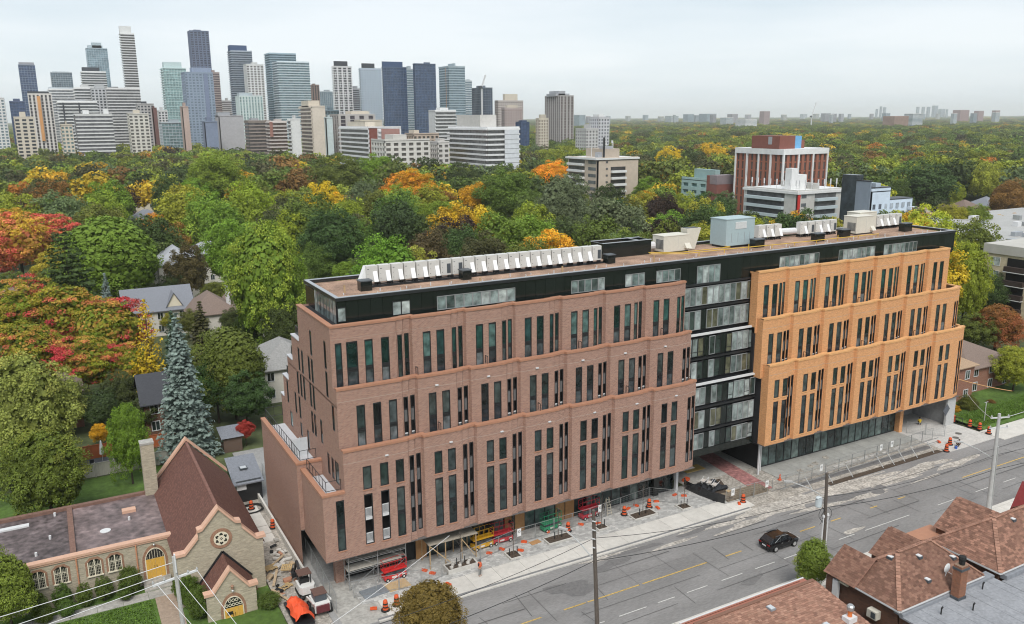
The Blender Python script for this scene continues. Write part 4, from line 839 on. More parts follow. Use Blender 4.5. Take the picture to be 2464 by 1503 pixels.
meshfence([(72.4,67.0,.05),(79,66.9,.05),(92,67.7,.05),(104.2,68.2,.05)], 1.7, 'galvanised wire fence between forecourt and trench'); meshfence([(103.2,71.6,.05),(106.6,68,.05)], 1.7, 'galvanised wire fence across the driveway edge')
M_lampg0 = mat('pale_steel', (.5,.5,.49), .5, .2, var=.05)
t = thing('barrier_rail', 'long pale barrier rail with slanted legs beside the trench', 'barrier', (74,65.9,0))
for z in (.55,1.05): b = MB(); b.bar((73,66.2,z),(103,66.6,z+.05),.05,.07); b.build('rail', M_wire, t)
for x in (77,80.6,84.2,89.9,92,94.1,96.6,100): b = MB(); b.bar((x,66.2,1.3),(x+.15,65.1,.02),.07); b.build('leg', M_lampg0, t)
def placard(x, y, z, label):
    t = thing('placard', label, 'sign', (x,y,z), 0, 'white no entry placards on the fences'); b = MB(); b.box(x-.24,y-.02,z,x+.24,y,z+.85); b.build('board', mat('sign_white', (.75,.75,.73), .5, var=.03), t)
    r_ = MB(); n = 14
    for i in range(n):
        a, c = 6.283*i/n, 6.283*(i+1)/n; zc = z+.52
        r_.face([(x+.16*math.cos(a),y-.028,zc+.16*math.sin(a)),(x+.16*math.cos(c),y-.028,zc+.16*math.sin(c)),(x+.11*math.cos(c),y-.028,zc+.11*math.sin(c)),(x+.11*math.cos(a),y-.028,zc+.11*math.sin(a))])
    r_.bar((x-.1,y-.03,z+.62),(x+.1,y-.03,z+.42),.012,.04); r_.build('symbol', mat('sign_grey', (.18,.18,.18), .6, var=0), t)
for x, y, l in [(39.8,70.9,'white placard with dark ring on the wire fence by the green lift'),(50.4,71.3,'white placard with dark ring on the wire fence right of the red lift'),(66.2,67.1,'white placard with dark ring on the fence by the black hoarding'),(71.3,66.8,'white placard with dark ring on the fence by red pavers'),(80.6,66.9,'white placard with dark ring, nearest the road pole, on trench fence'),(92.6,67.6,'white placard with dark ring, middle of the trench fence'),(94.9,67.7,'white placard with dark ring, farthest along the trench fence')]: placard(x, y, 1.0, l)
# black hoarding with tarpaulin and barrows
t = thing('hoarding', 'low curved black hoarding round the covered planting bed', 'hoarding', (64.2,73,0))
hp_ = [(64.3,73.4),(63.9,72.6),(64.1,70.6),(64.6,68.6),(65.2,67.3)]
for a, c in zip(hp_[:-1], hp_[1:]): b = MB(); b.bar((*a,.6),(*c,.6),.06,1.2); b.build('panel', M_spand, t)
b = MB(); n = 14
tv = [[(65.0+i*.42+.25*math.sin(j), 70.0+j*.33, .2+.5*max(0,math.sin(i/8*3.1))*math.sin((j+.5)/9*3.1)+rs.uniform(0,.16)) for j in range(10)] for i in range(9)]
for i in range(8):
    for j in range(9): b.face([tv[i][j],tv[i+1][j],tv[i+1][j+1],tv[i][j+1]])
tag(b.build('tarpaulin', mat('black_tarp', (.03,.032,.036), .5, var=.2, scale=3)), 'crumpled black tarpaulin covering a heap behind the hoarding', 'tarpaulin')
def barrow(x, y, z, rz, label):
    t = thing('wheelbarrow', label, 'wheelbarrow', (0,0,0), 0, 'wheelbarrows on the tarpaulin'); b = MB(); b.face([(-.5,-.33,.35),(.4,-.28,.35),(.3,-.2,.12),(-.35,-.22,.12)]); b.face([(-.5,.33,.35),(-.35,.22,.12),(.3,.2,.12),(.4,.28,.35)]); b.face([(-.35,-.22,.12),(.3,-.2,.12),(.3,.2,.12),(-.35,.22,.12)]); b.face([(-.5,-.33,.35),(-.35,-.22,.12),(-.35,.22,.12),(-.5,.33,.35)]); b.face([(.4,-.28,.35),(.4,.28,.35),(.3,.2,.12),(.3,-.2,.12)]); b.build('tray', mat('barrow_tray', (.5,.46,.42), .6, var=.15), t)
    b = MB(); b.bar((-.6,0,.1),(.1,-.25,.3),.04); b.bar((.1,-.25,.3),(1.0,-.3,.45),.04); b.bar((-.6,0,.1),(.1,.25,.3),.04); b.bar((.1,.25,.3),(1.0,.3,.45),.04); b.build('handle', M_rail, t); b = MB(); b.tube((-.62,-.05,.0),(-.62,.05,.0),.18,n=12); b.build('wheel', M_rubber, t)
    t.location = (x,y,z); t.rotation_euler[2] = rz
barrow(66.0,71.9,.75,.5,'pale wheelbarrow tipped on the black tarpaulin, rearmost'); barrow(66.2,71.1,.8,.6,'pale wheelbarrow lying in the middle of the black tarpaulin'); barrow(66.4,70.4,.75,.45,'pinkish wheelbarrow on the tarpaulin nearest the road')
for x, y, s, l in [(65.6,68.9,.7,'tan board lying left on the soil by the hoarding'),(67.6,69.3,.6,'tan board lying flat beside the soil heap')]: b = MB(); b.obox((x,y,.38),(s,s*.8,.04),.3); tag(b.build('board', mat('plain_board', (.5,.36,.2), .8, var=.1)), l, 'board')
b = MB(); b.box(67.2,76.2,.05,70.2,77.8,.1); tag(b.build('plywood_sheet', mat('yellow_ply', (.6,.42,.15), .8, var=.12)), 'yellow plywood sheet on the ground under the glass link', 'plywood sheet')
b = MB(); b.obox((65.6,74.6,.2),(1.0,.6,.3),.4); b.obox((65.6,74.6,.4),(.5,.3,.2),.4); tag(b.build('fuel_can', M_cone), 'red plastic container on the ground under the link', 'container')
# young trees in planters
M_kerb = mat('planter_kerb', (.52,.5,.46), .9, var=.1); M_twig = mat('twig', (.12,.10,.085), .9, var=.2)
PL = ['square planter at the left end of the row','long planter right of the green scissor lift','small square planter behind the tall timber pole','longest planter beside two traffic barrels','square planter nearest the black hoarding','raised planter of rocks next to the worker']
for i, (a, b0, c, d) in enumerate(PLANT):
    t = thing('planter', PL[i], 'planter', (a,b0,.1)); k = MB(); h_ = .26 if i < 5 else .55
    k.box(a,b0,.06,c,b0+.14,h_); k.box(a,d-.14,.06,c,d,h_); k.box(a,b0+.14,.06,a+.14,d-.14,h_); k.box(c-.14,b0+.14,.06,c,d-.14,h_); k.build('kerb', M_kerb, t)
    k = MB(); 
    nx, ny = 8, 5; gr = [[(a+.14+(c-a-.28)*i2/nx, b0+.14+(d-b0-.28)*j2/ny, h_-.08+rs.uniform(0,.09)) for j2 in range(ny+1)] for i2 in range(nx+1)]
    for i2 in range(nx):
        for j2 in range(ny): k.face([gr[i2][j2],gr[i2+1][j2],gr[i2+1][j2+1],gr[i2][j2+1]])
    k.build('soil', M_soil, t)
    if i == 5:
        for q in range(9): 
            s_ = MB(); s_.obox((a+.5+q*.3,b0+.4+.35*(q%3),h_+.05),(.3,.25,.2),q); s_.build('rock', MATS['concrete'], t)
    cx_, cy_ = (a+c)/2, (b0+d)/2
    tt = thing('sapling', f'leafless young tree staked in the {PL[i].split(" ",1)[0]} planter, {["leftmost","second from left","third, behind the timber pole","fourth, by the traffic barrels","rightmost, near the hoarding","in front of the worker"][i]}', 'young tree', (cx_,cy_,h_))
    k = MB(); k.tube((cx_,cy_,h_-.05),(cx_,cy_,h_+1.6),.045,.03,6); k.tube((cx_,cy_,h_+1.6),(cx_+.05,cy_,h_+3.4),.03,.01,5); k.build('trunk', M_twig, tt); k = MB()
    for q in range(22): z = h_+1.2+q*.1; an = q*2.4; L_ = .75*(1-.03*q); k.tube((cx_,cy_,z),(cx_+L_*math.cos(an),cy_+L_*math.sin(an),z+.55),.012,.004,4,False)
    k.build('branch', M_twig, tt, kind='stuff'); k = MB(); k.tube((cx_-.45,cy_,h_-.05),(cx_-.45,cy_,h_+.75),.05,n=6); k.tube((cx_+.45,cy_,h_-.05),(cx_+.45,cy_,h_+.75),.05,n=6); k.build('stake', M_frame, tt)
# scissor lifts
def lift(x, y, rz, col, label, h=1.15, up=.4):
    t = thing('scissor_lift', label, 'scissor lift', (0,0,0)); m_ = mat('lift_'+str(col), col, .45, var=.05)
    b = MB(); b.box(-1.15,-.42,.22,1.15,.42,.62); b.build('chassis', m_, t)
    for sx in (-.85,.85):
        for sy in (-.42,.42): b = MB(); b.tube((sx,sy-.07,.2),(sx,sy+.07,.2),.2,n=12); b.build('wheel', M_rubber, t); b = MB(); b.tube((sx,sy-.08,.2),(sx,sy+.08,.2),.1,n=8); b.build('hub', M_refl, bpy.data.objects[0] if False else t)
    b = MB(); z = .66
    for k in range(3):
        for sy in (-.34,.34): b.bar((-1.0,sy,z),(1.0,sy,z+up/4),.04,.05); b.bar((1.0,sy,z),(-1.0,sy,z+up/4),.04,.05)
        z += up/4
    b.build('scissor_arm', M_grille, t); zp = .68+up; b = MB(); b.box(-1.2,-.42,zp,1.2,.42,zp+.1); b.build('platform', m_, t)
    b = MB()
    for zz in (.5,1.05):
        for q in [((-1.18,-.4),(1.18,-.4)),((1.18,-.4),(1.18,.4)),((1.18,.4),(-1.18,.4)),((-1.18,.4),(-1.18,-.4))]: b.bar((*q[0],zp+zz),(*q[1],zp+zz),.032)
    for xx in (-1.18,-.6,0,.6,1.18):
        for yy in (-.4,.4): b.bar((xx,yy,zp),(xx,yy,zp+1.05),.032)
    b.build('guard_rail', m_, t); b = MB(); b.box(.7,-.44,.3,1.0,-.425,.52); b.box(-.4,-.44,.32,.1,-.425,.5); b.build('panel', M_refl, t); b = MB(); b.box(.9,-.2,zp+.8,1.15,.1,zp+1.1); b.build('control_box', M_frame, t)
    t.location = (x,y,.13); t.rotation_euler[2] = rz; return t
lift(36.0,72.1,.05,(.62,.33,.02),'orange-yellow scissor lift beside the plywood canopy', up=.5); lift(38.4,72.2,.0,(.5,.04,.05),'dark red scissor lift right of the orange-yellow one'); lift(44.4,72.0,.1,(.03,.28,.13),'green scissor lift with lowered platform', up=.25); lift(49.6,72.3,.05,(.5,.03,.05),'red scissor lift near the step ladder', up=.5); lift(25.8,71.0,.05,(.55,.03,.03),'bright red scissor lift under the scaffold', up=.35)
def ladder(x, y, label):
    t = thing('step_ladder', label, 'ladder', (x,y,.13)); b = MB()
    for sx in (-.3,.3): b.bar((x+sx,y-.5,.13),(x+sx*.6,y,2.1),.05); b.bar((x+sx,y+.5,.13),(x+sx*.6,y,2.1),.04)
    b.build('rail', mat('ladder_alu', (.55,.5,.4), .5, var=.05), t); b = MB()
    for k in range(6): b.bar((x-.28,y-.5+.5*k/6.5,.4+k*.3),(x+.28,y-.5+.5*k/6.5,.4+k*.3),.05)
    b.build('step', MATS['ladder_alu'], t)
ladder(51.9,72.0,'pale step ladder standing right of the red scissor lift')
# scaffold and canopy at the left corner
t = thing('scaffold', 'galvanised scaffold bay with plank decks at the left corner', 'scaffold', (21.2,71,.1))
for x in (21.3,24.2,27.1):
    for y in (71.0,72.4): b = MB(); b.tube((x,y,.06),(x,y,3.9),.045,n=6); b.build('standard', M_wire, t)
b = MB()
for z in (1.0,2.0,3.0,3.8):
    for y in (71.0,72.4): b.bar((21.3,y,z),(27.1,y,z),.05)
    for x in (21.3,24.2,27.1): b.bar((x,71,z),(x,72.4,z),.05)
b.build('ledger', M_wire, t); b = MB()
for x in (21.3,24.2): b.bar((x,71,.2),(x+2.9,71,2.0),.04); b.bar((x+2.9,71,2.1),(x,71,3.9),.04)
b.build('brace', M_wire, t)
for z in (2.0,3.0):
    for k in range(4): b = MB(); b.box(21.2,71.1+k*.3,z+.04,27.2,71.37+k*.3,z+.09); b.build('plank', mat('scaffold_plank', (.45,.42,.37), .85, var=.15), t)
t = thing('canopy', 'timber framed canopy with flat plywood top over the entrance', 'canopy', (29.6,71,.1)); b = MB(); b.box(29.4,70.6,2.75,34.8,73.0,2.83); b.build('roof', mat('grey_ply', (.36,.32,.26), .85, var=.15), t)
for x in (29.5,31.2,33,34.6): 
    for y in (70.7,72.8): b = MB(); b.box(x,y,.1,x+.09,y+.09,2.75); b.build('post', MATS['timber'], t)
b = MB(); b.bar((29.5,70.7,2.7),(31.8,70.6,.3),.08); b.bar((33,70.7,2.6),(34.5,70.7,.4),.08); b.build('brace', MATS['plain_board'], t)
# person builder ------------------------------------------------------
M_skin = mat('skin', (.45,.27,.19), .6, var=0)
def person(x, y, z, rz, label, top, legs, hat=None, pose='stand', vest=None, held=None):
    t = thing('person', label, 'person', (0,0,0)); J = {}
    if pose == 'stand': J = dict(pel=(0,0,.95), che=(0,.02,1.32), nec=(0,.03,1.5), hed=(0,.0,1.62), top=(0,0,1.76), ls=(.19,.02,1.42), le=(.26,.02,1.13), lh=(.22,-.16,.95), rs=(-.19,.02,1.42), re=(-.25,.03,1.13), rh=(-.26,-.05,.88), lk=(.1,-.03,.5), lf=(.11,.02,.07), lt=(.12,-.16,.05), rk=(-.1,.0,.5), rf=(-.12,.06,.07), rt=(-.13,-.12,.05))
    else: J = dict(pel=(0,0,.38), che=(0,-.2,.72), nec=(0,-.3,.86), hed=(0,-.36,.96), top=(0,-.4,1.08), ls=(.19,-.22,.8), le=(.22,-.42,.55), lh=(.12,-.55,.35), rs=(-.19,-.22,.8), re=(-.22,-.42,.55), rh=(-.12,-.55,.35), lk=(.16,-.4,.5), lf=(.15,-.1,.07), lt=(.16,-.28,.05), rk=(-.16,-.4,.5), rf=(-.15,-.1,.07), rt=(-.16,-.28,.05))
    def skin(names, edges, rad, nm, m_, par):
        me = bpy.data.meshes.new(nm); idx = {n_: i for i, n_ in enumerate(names)}; me.from_pydata([J[n_] for n_ in names], [(idx[a], idx[b]) for a, b in edges], []); o = bpy.data.objects.new(nm, me); COL.objects.link(o); o.parent = par
        md = o.modifiers.new('skin', 'SKIN'); sv = me.skin_vertices[0].data
        for i, n_ in enumerate(names): sv[i].radius = (rad[n_][0], rad[n_][1] if len(rad[n_]) > 1 else rad[n_][0]); sv[i].use_root = (i == 0)
        md.use_smooth_shade = True; s2 = o.modifiers.new('sub', 'SUBSURF'); s2.levels = s2.render_levels = 1; me.materials.append(m_); return o
    allr = dict(pel=(.14,.11), che=(.17,.12), nec=(.06,), hed=(.1,.11), top=(.07,), ls=(.07,), le=(.05,), lh=(.045,), rs=(.07,), re=(.05,), rh=(.045,), lk=(.07,), lf=(.05,), lt=(.045,), rk=(.07,), rf=(.05,), rt=(.045,))
    body = skin(list(J), [('pel','che'),('che','nec'),('nec','hed'),('hed','top'),('che','ls'),('ls','le'),('le','lh'),('che','rs'),('rs','re'),('re','rh'),('pel','lk'),('lk','lf'),('lf','lt'),('pel','rk'),('rk','rf'),('rf','rt')], allr, 'body', M_skin, t)
    big = {k: tuple(a*1.17 for a in v) for k, v in allr.items()}; big['nec'] = (.07,)
    skin(['pel','che','ls','le','rs','re'], [('pel','che'),('che','ls'),('ls','le'),('che','rs'),('rs','re')], big, 'jacket', mat('cloth_'+str(top), top, .9, var=.1, scale=8), t)
    skin(['pel','lk','lf','rk','rf'], [('pel','lk'),('lk','lf'),('pel','rk'),('rk','rf')], big, 'trousers', mat('cloth_'+str(legs), legs, .9, var=.1, scale=8), t)
    if vest:
        b = MB(); c = J['che']; b.lathe([(.2,-.28),(.215,-.05),(.2,.1),(.12,.18)], c, 10); b.build('vest', mat('vest_'+str(vest), vest, .7, var=.05), t)
    hd = J['hed']; b = MB()
    if hat: b.lathe([(.155,.04),(.13,.05),(.12,.12),(.07,.17),(.01,.19)], (hd[0],hd[1],hd[2]+.02), 12); b.build('hard_hat', mat('hat_'+str(hat), hat, .4, var=0), t)
    else: b.lathe([(.1,-.02),(.125,.05),(.1,.13),(.02,.165)], (hd[0],hd[1]+.015,hd[2]), 10); b.build('hair', mat('hair', (.03,.02,.015), .8, var=0), t)
    for sx in (.22,):
        for k in range(5):
            pass
    t.location = (x,y,z); t.rotation_euler[2] = rz; return t
person(33.3,67.2,.13,.6,'person in dark jacket, red vest and dark hard hat standing on the pavement', (.03,.03,.035), (.22,.22,.21), hat=(.1,.1,.11), vest=(.6,.12,.05))
person(104.6,64.9,.02,1.2,'person in black crouching beside the trench by a bucket', (.012,.012,.014), (.02,.02,.025), pose='crouch')
b = MB(); b.lathe([(.16,0),(.2,.34),(.21,.36)], (103.9,64.5,.02), 12); tag(b.build('bucket', mat('bucket_blue', (.05,.12,.4), .5, var=0)), 'blue bucket beside the crouching figure', 'bucket')
person(107.6,72.6,.05,2.4,'person in yellow jacket bending in the garage entrance', (.62,.42,.03), (.03,.03,.035), pose='crouch')
b = MB(); b.box(0,0,0,1.6,.06,1.6); 
t = thing('road_sign', 'grey diamond road sign leaning at the garage column', 'sign', (109.6,70.2,0)); b = MB(); b.tube((109.8,70.3,.05),(109.6,70.2,2.2),.05,n=6); b.build('post', M_wire, t); b = MB(); b.face([(109.6,70.1,1.9),(110.4,70.1,2.9),(109.7,70.1,3.7),(108.9,70.1,2.8)]); b.face([(109.6,70.14,1.9),(108.9,70.14,2.8),(109.7,70.14,3.7),(110.4,70.14,2.9)]); b.build('plate', mat('sign_back', (.12,.13,.15), .5, .3, var=.05), t)
t = thing('steel_barrier', 'black metal barrier frame before the two hidden barrels', 'barrier', (112.6,70,.1)); b = MB()
for z in (.15,1.2): b.bar((112.3,73.5,z),(112.6,69.4,z),.06)
for k in range(9): b.bar((112.3+.3*k/8,73.5-4.1*k/8,.15),(112.3+.3*k/8,73.5-4.1*k/8,1.2),.04)
b.build('frame', M_frame, t)
# rubble, planks and pallets in the left side yard
M_plank = mat('raw_plank', (.42,.32,.21), .85, var=.2, scale=5, tint=.2); rs = random.Random(21)
for i in range(46):
    x, y = rs.uniform(14.9,17.8), rs.uniform(73,84.5); s = rs.uniform(.25,.8); z = rs.uniform(.1,.35); b = MB(); b.obox((x,y,z),(s,s*rs.uniform(.3,.9),rs.uniform(.08,.25)),rs.uniform(0,3.1),tilt=rs.uniform(-.25,.25)); tag(b.build('rubble_block', [MATS['concrete'],MATS['worn_concrete'],M_plank,MATS['dark_wall'],MATS['brown_coping']][i%5 if rs.random()<.8 else 0]), ['pale concrete','worn grey','raw timber','dark stone','copper brown'][i%5]+' lump of rubble in the yard, '+ordn[min(24,i//5*2+1)]+' of its colour', 'rubble', 'loose rubble in the side yard')
def pallet(x, y, z, rz, label):
    t = thing('pallet', label, 'pallet', (0,0,0), 0, 'pallets in the yard')
    for k in range(6): b = MB(); b.box(-.6,-.5+k*.18,.1,.6,-.38+k*.18,.125); b.build('slat', mat('pallet_wood', (.5,.36,.18), .85, var=.15), t)
    for k in (-.5,0,.5): b = MB(); b.box(k-.05,-.5,0,k+.05,.52,.1); b.build('runner', MATS['pallet_wood'], t)
    t.location = (x,y,z); t.rotation_euler[2] = rz
pallet(16.1,74.8,.1,.5,'bright timber pallet lying flat by the white digger'); pallet(17.0,77.6,.45,1.2,'timber pallet on top of the rubble heap'); pallet(15.6,78.6,.3,.2,'weathered pallet tilted against the church wall')
for i,(x, y, rz) in enumerate([(15.6,76.6,1.2),(16.4,79.6,.7),(15.3,73.2,2.0)]): b = MB(); b.obox((x,y,.3),(2.6,.25,.06),rz,tilt=.1); tag(b.build('plank', M_plank), ['long plank beside the bright pallet','long plank lying across the rubble heap','long plank near the porch corner'][i], 'plank')
cb = MB(); 
for k in range(4): cb.path([(16.9+(1.2+.12*k)*math.cos(a*.5),93.2+(1.0+.1*k)*math.sin(a*.5),.2+.02*k) for a in range(14)], .035, 5)
tag(cb.build('cable_coil', M_rubber), 'coil of black cable round a traffic barrel beside the church', 'cable')
# white mini digger
t = thing('mini_digger', 'white mini excavator seen from behind in the side yard', 'excavator', (17.6,72.6,.05)); x, y = 17.5, 72.6
for sx in (-.55,.45): b = MB(); b.box(x+sx-.18,y-.9,.1,x+sx+.18,y+.9,.5); b.tube((x+sx-.18,y-.9,.3),(x+sx+.18,y-.9,.3),.2,n=10); b.tube((x+sx-.18,y+.9,.3),(x+sx+.18,y+.9,.3),.2,n=10); b.build('track', M_rubber, t)
b = MB(); b.prism([(x-.75,y-.6),(x-.55,y-1.05),(x+.55,y-1.05),(x+.75,y-.6),(x+.75,y+.7),(x-.75,y+.7)], .6, 1.35); b.build('house', mat('digger_white', (.68,.67,.64), .4, var=.05), t)
b = MB()
for px, py in ((-.6,-.4),(.4,-.4),(-.6,.6),(.4,.6)): b.box(x+px,y+py,1.35,x+px+.08,y+py+.08,2.3)
b.build('cab_post', M_frame, t); b = MB(); b.box(x-.7,y-.5,2.3,x+.55,y+.75,2.38); b.build('cab_roof', mat('cab_roof', (.13,.075,.06), .5, var=.1), t); b = MB(); b.box(x-.55,y-.2,1.35,x+.35,y+.3,1.8); b.build('seat', M_rubber, t)
b = MB(); b.bar((x-.1,y+.7,1.0),(x-.2,y+2.0,2.6),.22); b.bar((x-.2,y+2.0,2.6),(x-.3,y+2.7,1.2),.18); b.build('boom', M_frame, t); b = MB(); b.obox((x-.3,y+2.7,.9),(.6,.5,.5),0); b.build('bucket', M_frame, t)
# trailer with orange tarp, pickup behind it
t = thing('trailer', 'trailer load covered by a bright orange tarpaulin at the bottom edge', 'trailer', (16,69.4,0)); tv = [[(15.1+i*.24+.1*math.sin(j*1.7), 67.0+j*.5, .5+1.1*math.sin((i+.4)/7.6*3.14)**.5+rs.uniform(-.1,.12)-.08*j*(j>6)) for j in range(10)] for i in range(8)]; b = MB()
for i in range(7):
    for j in range(9): b.face([tv[i][j],tv[i+1][j],tv[i+1][j+1],tv[i][j+1]])
b.build('tarpaulin', mat('orange_tarp', (.72,.09,.03), .55, var=.12, scale=1.5), t); b = MB(); b.box(15.1,67,.35,16.8,71.4,.55); b.build('deck', M_frame, t)
for yy in (68.2,69.4): b = MB(); b.tube((16.85,yy,.35),(17.0,yy,.35),.33,n=12); b.build('wheel', M_rubber, t)
x, y = 17.9, 69.4; t = thing('loader', 'small white skid loader with dark red rear beside the orange tarpaulin', 'loader', (x,y,0)); b = MB(); b.box(x-.7,y-1.1,.45,x+.7,y+.9,1.25); b.build('body', MATS['digger_white'], t); b = MB(); b.box(x-.6,y-1.3,.5,x+.6,y-1.102,1.15); b.build('rear_panel', mat('dark_red', (.12,.03,.035), .5, var=.1), t); b = MB(); b.box(x-.55,y-.6,1.25,x+.55,y+.6,1.9); b.build('cab', M_grille, t); b = MB(); b.box(x-.6,y-.65,1.9,x+.6,y+.65,1.98); b.build('cab_roof', MATS['cab_roof'], t)
for sx in (-.8,.8):
    for yy in (-.65,.6): b = MB(); b.tube((x+sx-.13,y+yy,.42),(x+sx+.13,y+yy,.42),.42,n=14); b.build('wheel', M_rubber, t)
    b = MB(); b.bar((x+sx,y-1.0,1.45),(x+sx,y+1.3,.9),.14); b.build('lift_arm', MATS['digger_white'], t)
# boards under the scaffold front, manhole etc
for x, y, sx, sy, m_, l in [(23.2,69.6,2.4,1.6,mat('steel_plate',(.24,.26,.28),.5,.2,var=.1),'grey steel plate on the ground before the scaffold'),(25.6,69.6,2.2,1.5,MATS['plain_board'],'tan plywood sheet on the ground before the scaffold'),(28.1,68.7,1.6,1.2,MATS['worn_concrete'],'grey pallet of slabs beside the red lift')]: b = MB(); b.obox((x,y,.17),(sx,sy,.08),.08); tag(b.build('sheet', m_), l, 'sheet')
b = MB(); b.obox((41.4,70.3,.16),(1.2,.7,.05),.1); tag(b.build('sheet', MATS['plywood']), 'orange plywood sheet behind the second planter', 'sheet')
for i in range(6): b = MB(); b.obox((85.5+i*2.3,68.3+.1*(i%2),.15),(1.9,.35,.12),.05*i); tag(b.build('stone_slab', MATS['pale_concrete']), 'pale stone slab lying in a row along the trench', 'slab', 'stone slabs along the trench')
for i,(x,y) in enumerate([(82.3,70.0),(83.5,70.3),(86.2,71.0),(80.0,69.6)]): b = MB(); b.tube((x,y,.08),(x,y,.16),.42,n=14); b.tube((x,y,.16),(x+.1,y,.45),.05,n=6); tag(b.build('utility_cover', MATS['dusty_ground']), 'round utility cover with a standpipe in the fresh forecourt, '+['second from the left','third from the left','rightmost of four','leftmost of four'][i], 'utility cover', 'utility covers in the forecourt')
# ------------------------------------------------------------------ church
M_stone = brick('rubble_stone', (.45,.39,.29), (.34,.30,.225), (.40,.355,.275), bw=.42, bh=.16, ms=.02, var=.34)
M_copper = mat('copper_flashing', (.60,.37,.265), .5, var=.08, scale=2); M_copper2 = mat('copper_edge', (.55,.26,.15), .5, var=.05)
M_redstone = mat('red_stone', (.30,.17,.11), .9, var=.25, scale=5); M_cream = mat('cream_paint', (.68,.62,.48), .6, var=.04); M_door = mat('honey_oak', (.62,.36,.07), .5, var=.14, scale=4, streak=(6,6,.8)); M_lead = mat('leaded_glass', (.02,.022,.02), .15, var=.3, scale=8, spec=.6)
M_shing = brick('brown_shingle', (.175,.085,.065), (.125,.06,.048), (.10,.05,.04), bw=.34, bh=.17, ms=.012, var=.22)
M_tarroof = mat('tar_roof', (.115,.09,.09), .5, var=.55, scale=.35, scale2=1.6, spec=.4)
CH = thing('church', 'stone church with brown gabled roof, copper-coloured edging and yellow doors', 'church', (10.8,76,0))
def yprism(mb, pts, y0, y1, uv=False):
    """outline (x,z) extruded from y0 (front) to y1"""
    mb.face([(x,y0,z) for x,z in pts], [(x,z) for x,z in pts]); n = len(pts)
    for i in range(n):
        (a,b),(c,d) = pts[i], pts[(i+1)%n]; mb.face([(a,y0,b),(a,y1,b),(c,y1,d),(c,y0,d)], [(0,b),(y1-y0,b),(y1-y0,d),(0,d)])
def pointed(x0, x1, z0, zs, zt, n=6):
    L_ = [(x0,z0),(x1,z0)]; xm = (x0+x1)/2
    for i in range(n+1): a = i/n; L_.append((x1+(xm-x1)*a**1.55, zs+(zt-zs)*math.sin(a*math.pi/2)**.95))
    for i in range(1, n+1): a = 1-i/n; L_.append((x0+(xm-x0)*a**1.55, zs+(zt-zs)*math.sin(a*math.pi/2)**.95))
    return L_
w = MB(); gab = [(6.8,-1),(14.6,-1),(14.6,5.3),(14.0,5.3),(12.75,6.75),(12.7,7.3),(12.2,7.4),(10.8,9.05),(9.2,7.3),(8.85,7.2),(8.85,6.6),(7.6,5.25),(6.8,5.25)]
yprism(w, gab, 76, 76.5); facade(w, (14.5,76.5), (14.5,95.2), -1, 4.6, []); facade(w, (7.0,95.2), (7.0,76.5), -1, 4.6, [])
yprism(w, [(7,-1),(14.5,-1),(14.5,4.6),(10.8,9.0),(7,4.6)], 95.2, 95.6); w.build('stone_wall', M_stone, CH)
def strip(mb, pts, y0, y1, th):
    for (a,b),(c,d) in zip(pts[:-1],pts[1:]):
        mb.face([(a,y0,b+th),(c,y0,d+th),(c,y1,d+th),(a,y1,b+th)]); mb.face([(a,y0,b-.12),(c,y0,d-.12),(c,y0,d+th),(a,y0,b+th)]); mb.face([(a,y1,b-.12),(a,y1,b+th),(c,y1,d+th),(c,y1,d-.12)])
c = MB(); strip(c, [(6.65,5.27),(7.6,5.27),(8.85,6.65),(8.8,7.25),(9.25,7.35),(10.8,9.1),(12.2,7.42),(12.7,7.32),(12.75,6.8),(14.0,5.32),(14.85,5.34)], 75.82, 76.62, .16); c.build('flashing', M_copper, CH)
c = MB(); strip(c, [(6.9,4.7),(10.8,9.3),(14.9,4.7)], 95.0, 95.75, .16); c.build('flashing', M_copper, CH)
r_ = MB(); s2 = math.hypot(4.05,4.75)
r_.face([(6.7,76.55,4.3),(6.7,95.0,4.3),(10.8,95.0,9.0),(10.8,76.55,9.0)][::-1], [(0,0),(18.5,0),(18.5,s2),(0,s2)][::-1]); r_.face([(14.9,76.55,4.3),(14.9,95.0,4.3),(10.8,95.0,9.0),(10.8,76.55,9.0)], [(0,0),(18.5,0),(18.5,s2),(0,s2)]); r_.build('shingle_roof', M_shing, CH)
r_ = MB(); r_.bar((10.8,76.6,9.02),(10.8,95.0,9.02),.28,.06); r_.build('ridge_cap', mat('ridge', (.19,.095,.075), .9, var=.2), CH)
def ring(mb, cx_, cz, y, r0, r1, n=28, dep=.08):
    for i in range(n):
        a, b = 6.2832*i/n, 6.2832*(i+1)/n; P_ = lambda r,t,yy=y: (cx_+r*math.cos(t), yy, cz+r*math.sin(t))
        mb.face([P_(r0,a),P_(r1,a),P_(r1,b),P_(r0,b)]); mb.face([P_(r1,a),P_(r1,a,y+dep),P_(r1,b,y+dep),P_(r1,b)]); mb.face([P_(r0,a),P_(r0,b),P_(r0,b,y+dep),P_(r0,a,y+dep)])
rw = MB(); ring(rw, 10.85, 6.05, 75.92, .68, .98, dep=.1); rose = rw.build('rose_window', M_redstone, CH); 
q = MB(); ring(q, 10.85, 6.05, 75.9, .0, .68, dep=.02); q.build('tracery', M_cream, rose)
q = MB()
for k in range(6):
    a = k*math.pi/3+.5; px, pz = 10.85+.42*math.cos(a), 6.05+.42*math.sin(a)
    for d in (-.5,.5,0): ring(q, px+.085*math.cos(a+math.pi*d*1.1), pz+.085*math.sin(a+math.pi*d*1.1), 75.885, 0, .085, 8, .01)
for k in range(4): ring(q, 10.85+.09*math.cos(k*1.57), 6.05+.09*math.sin(k*1.57), 75.885, 0, .05, 8, .01)
q.build('leaded_pane', M_lead, rose)
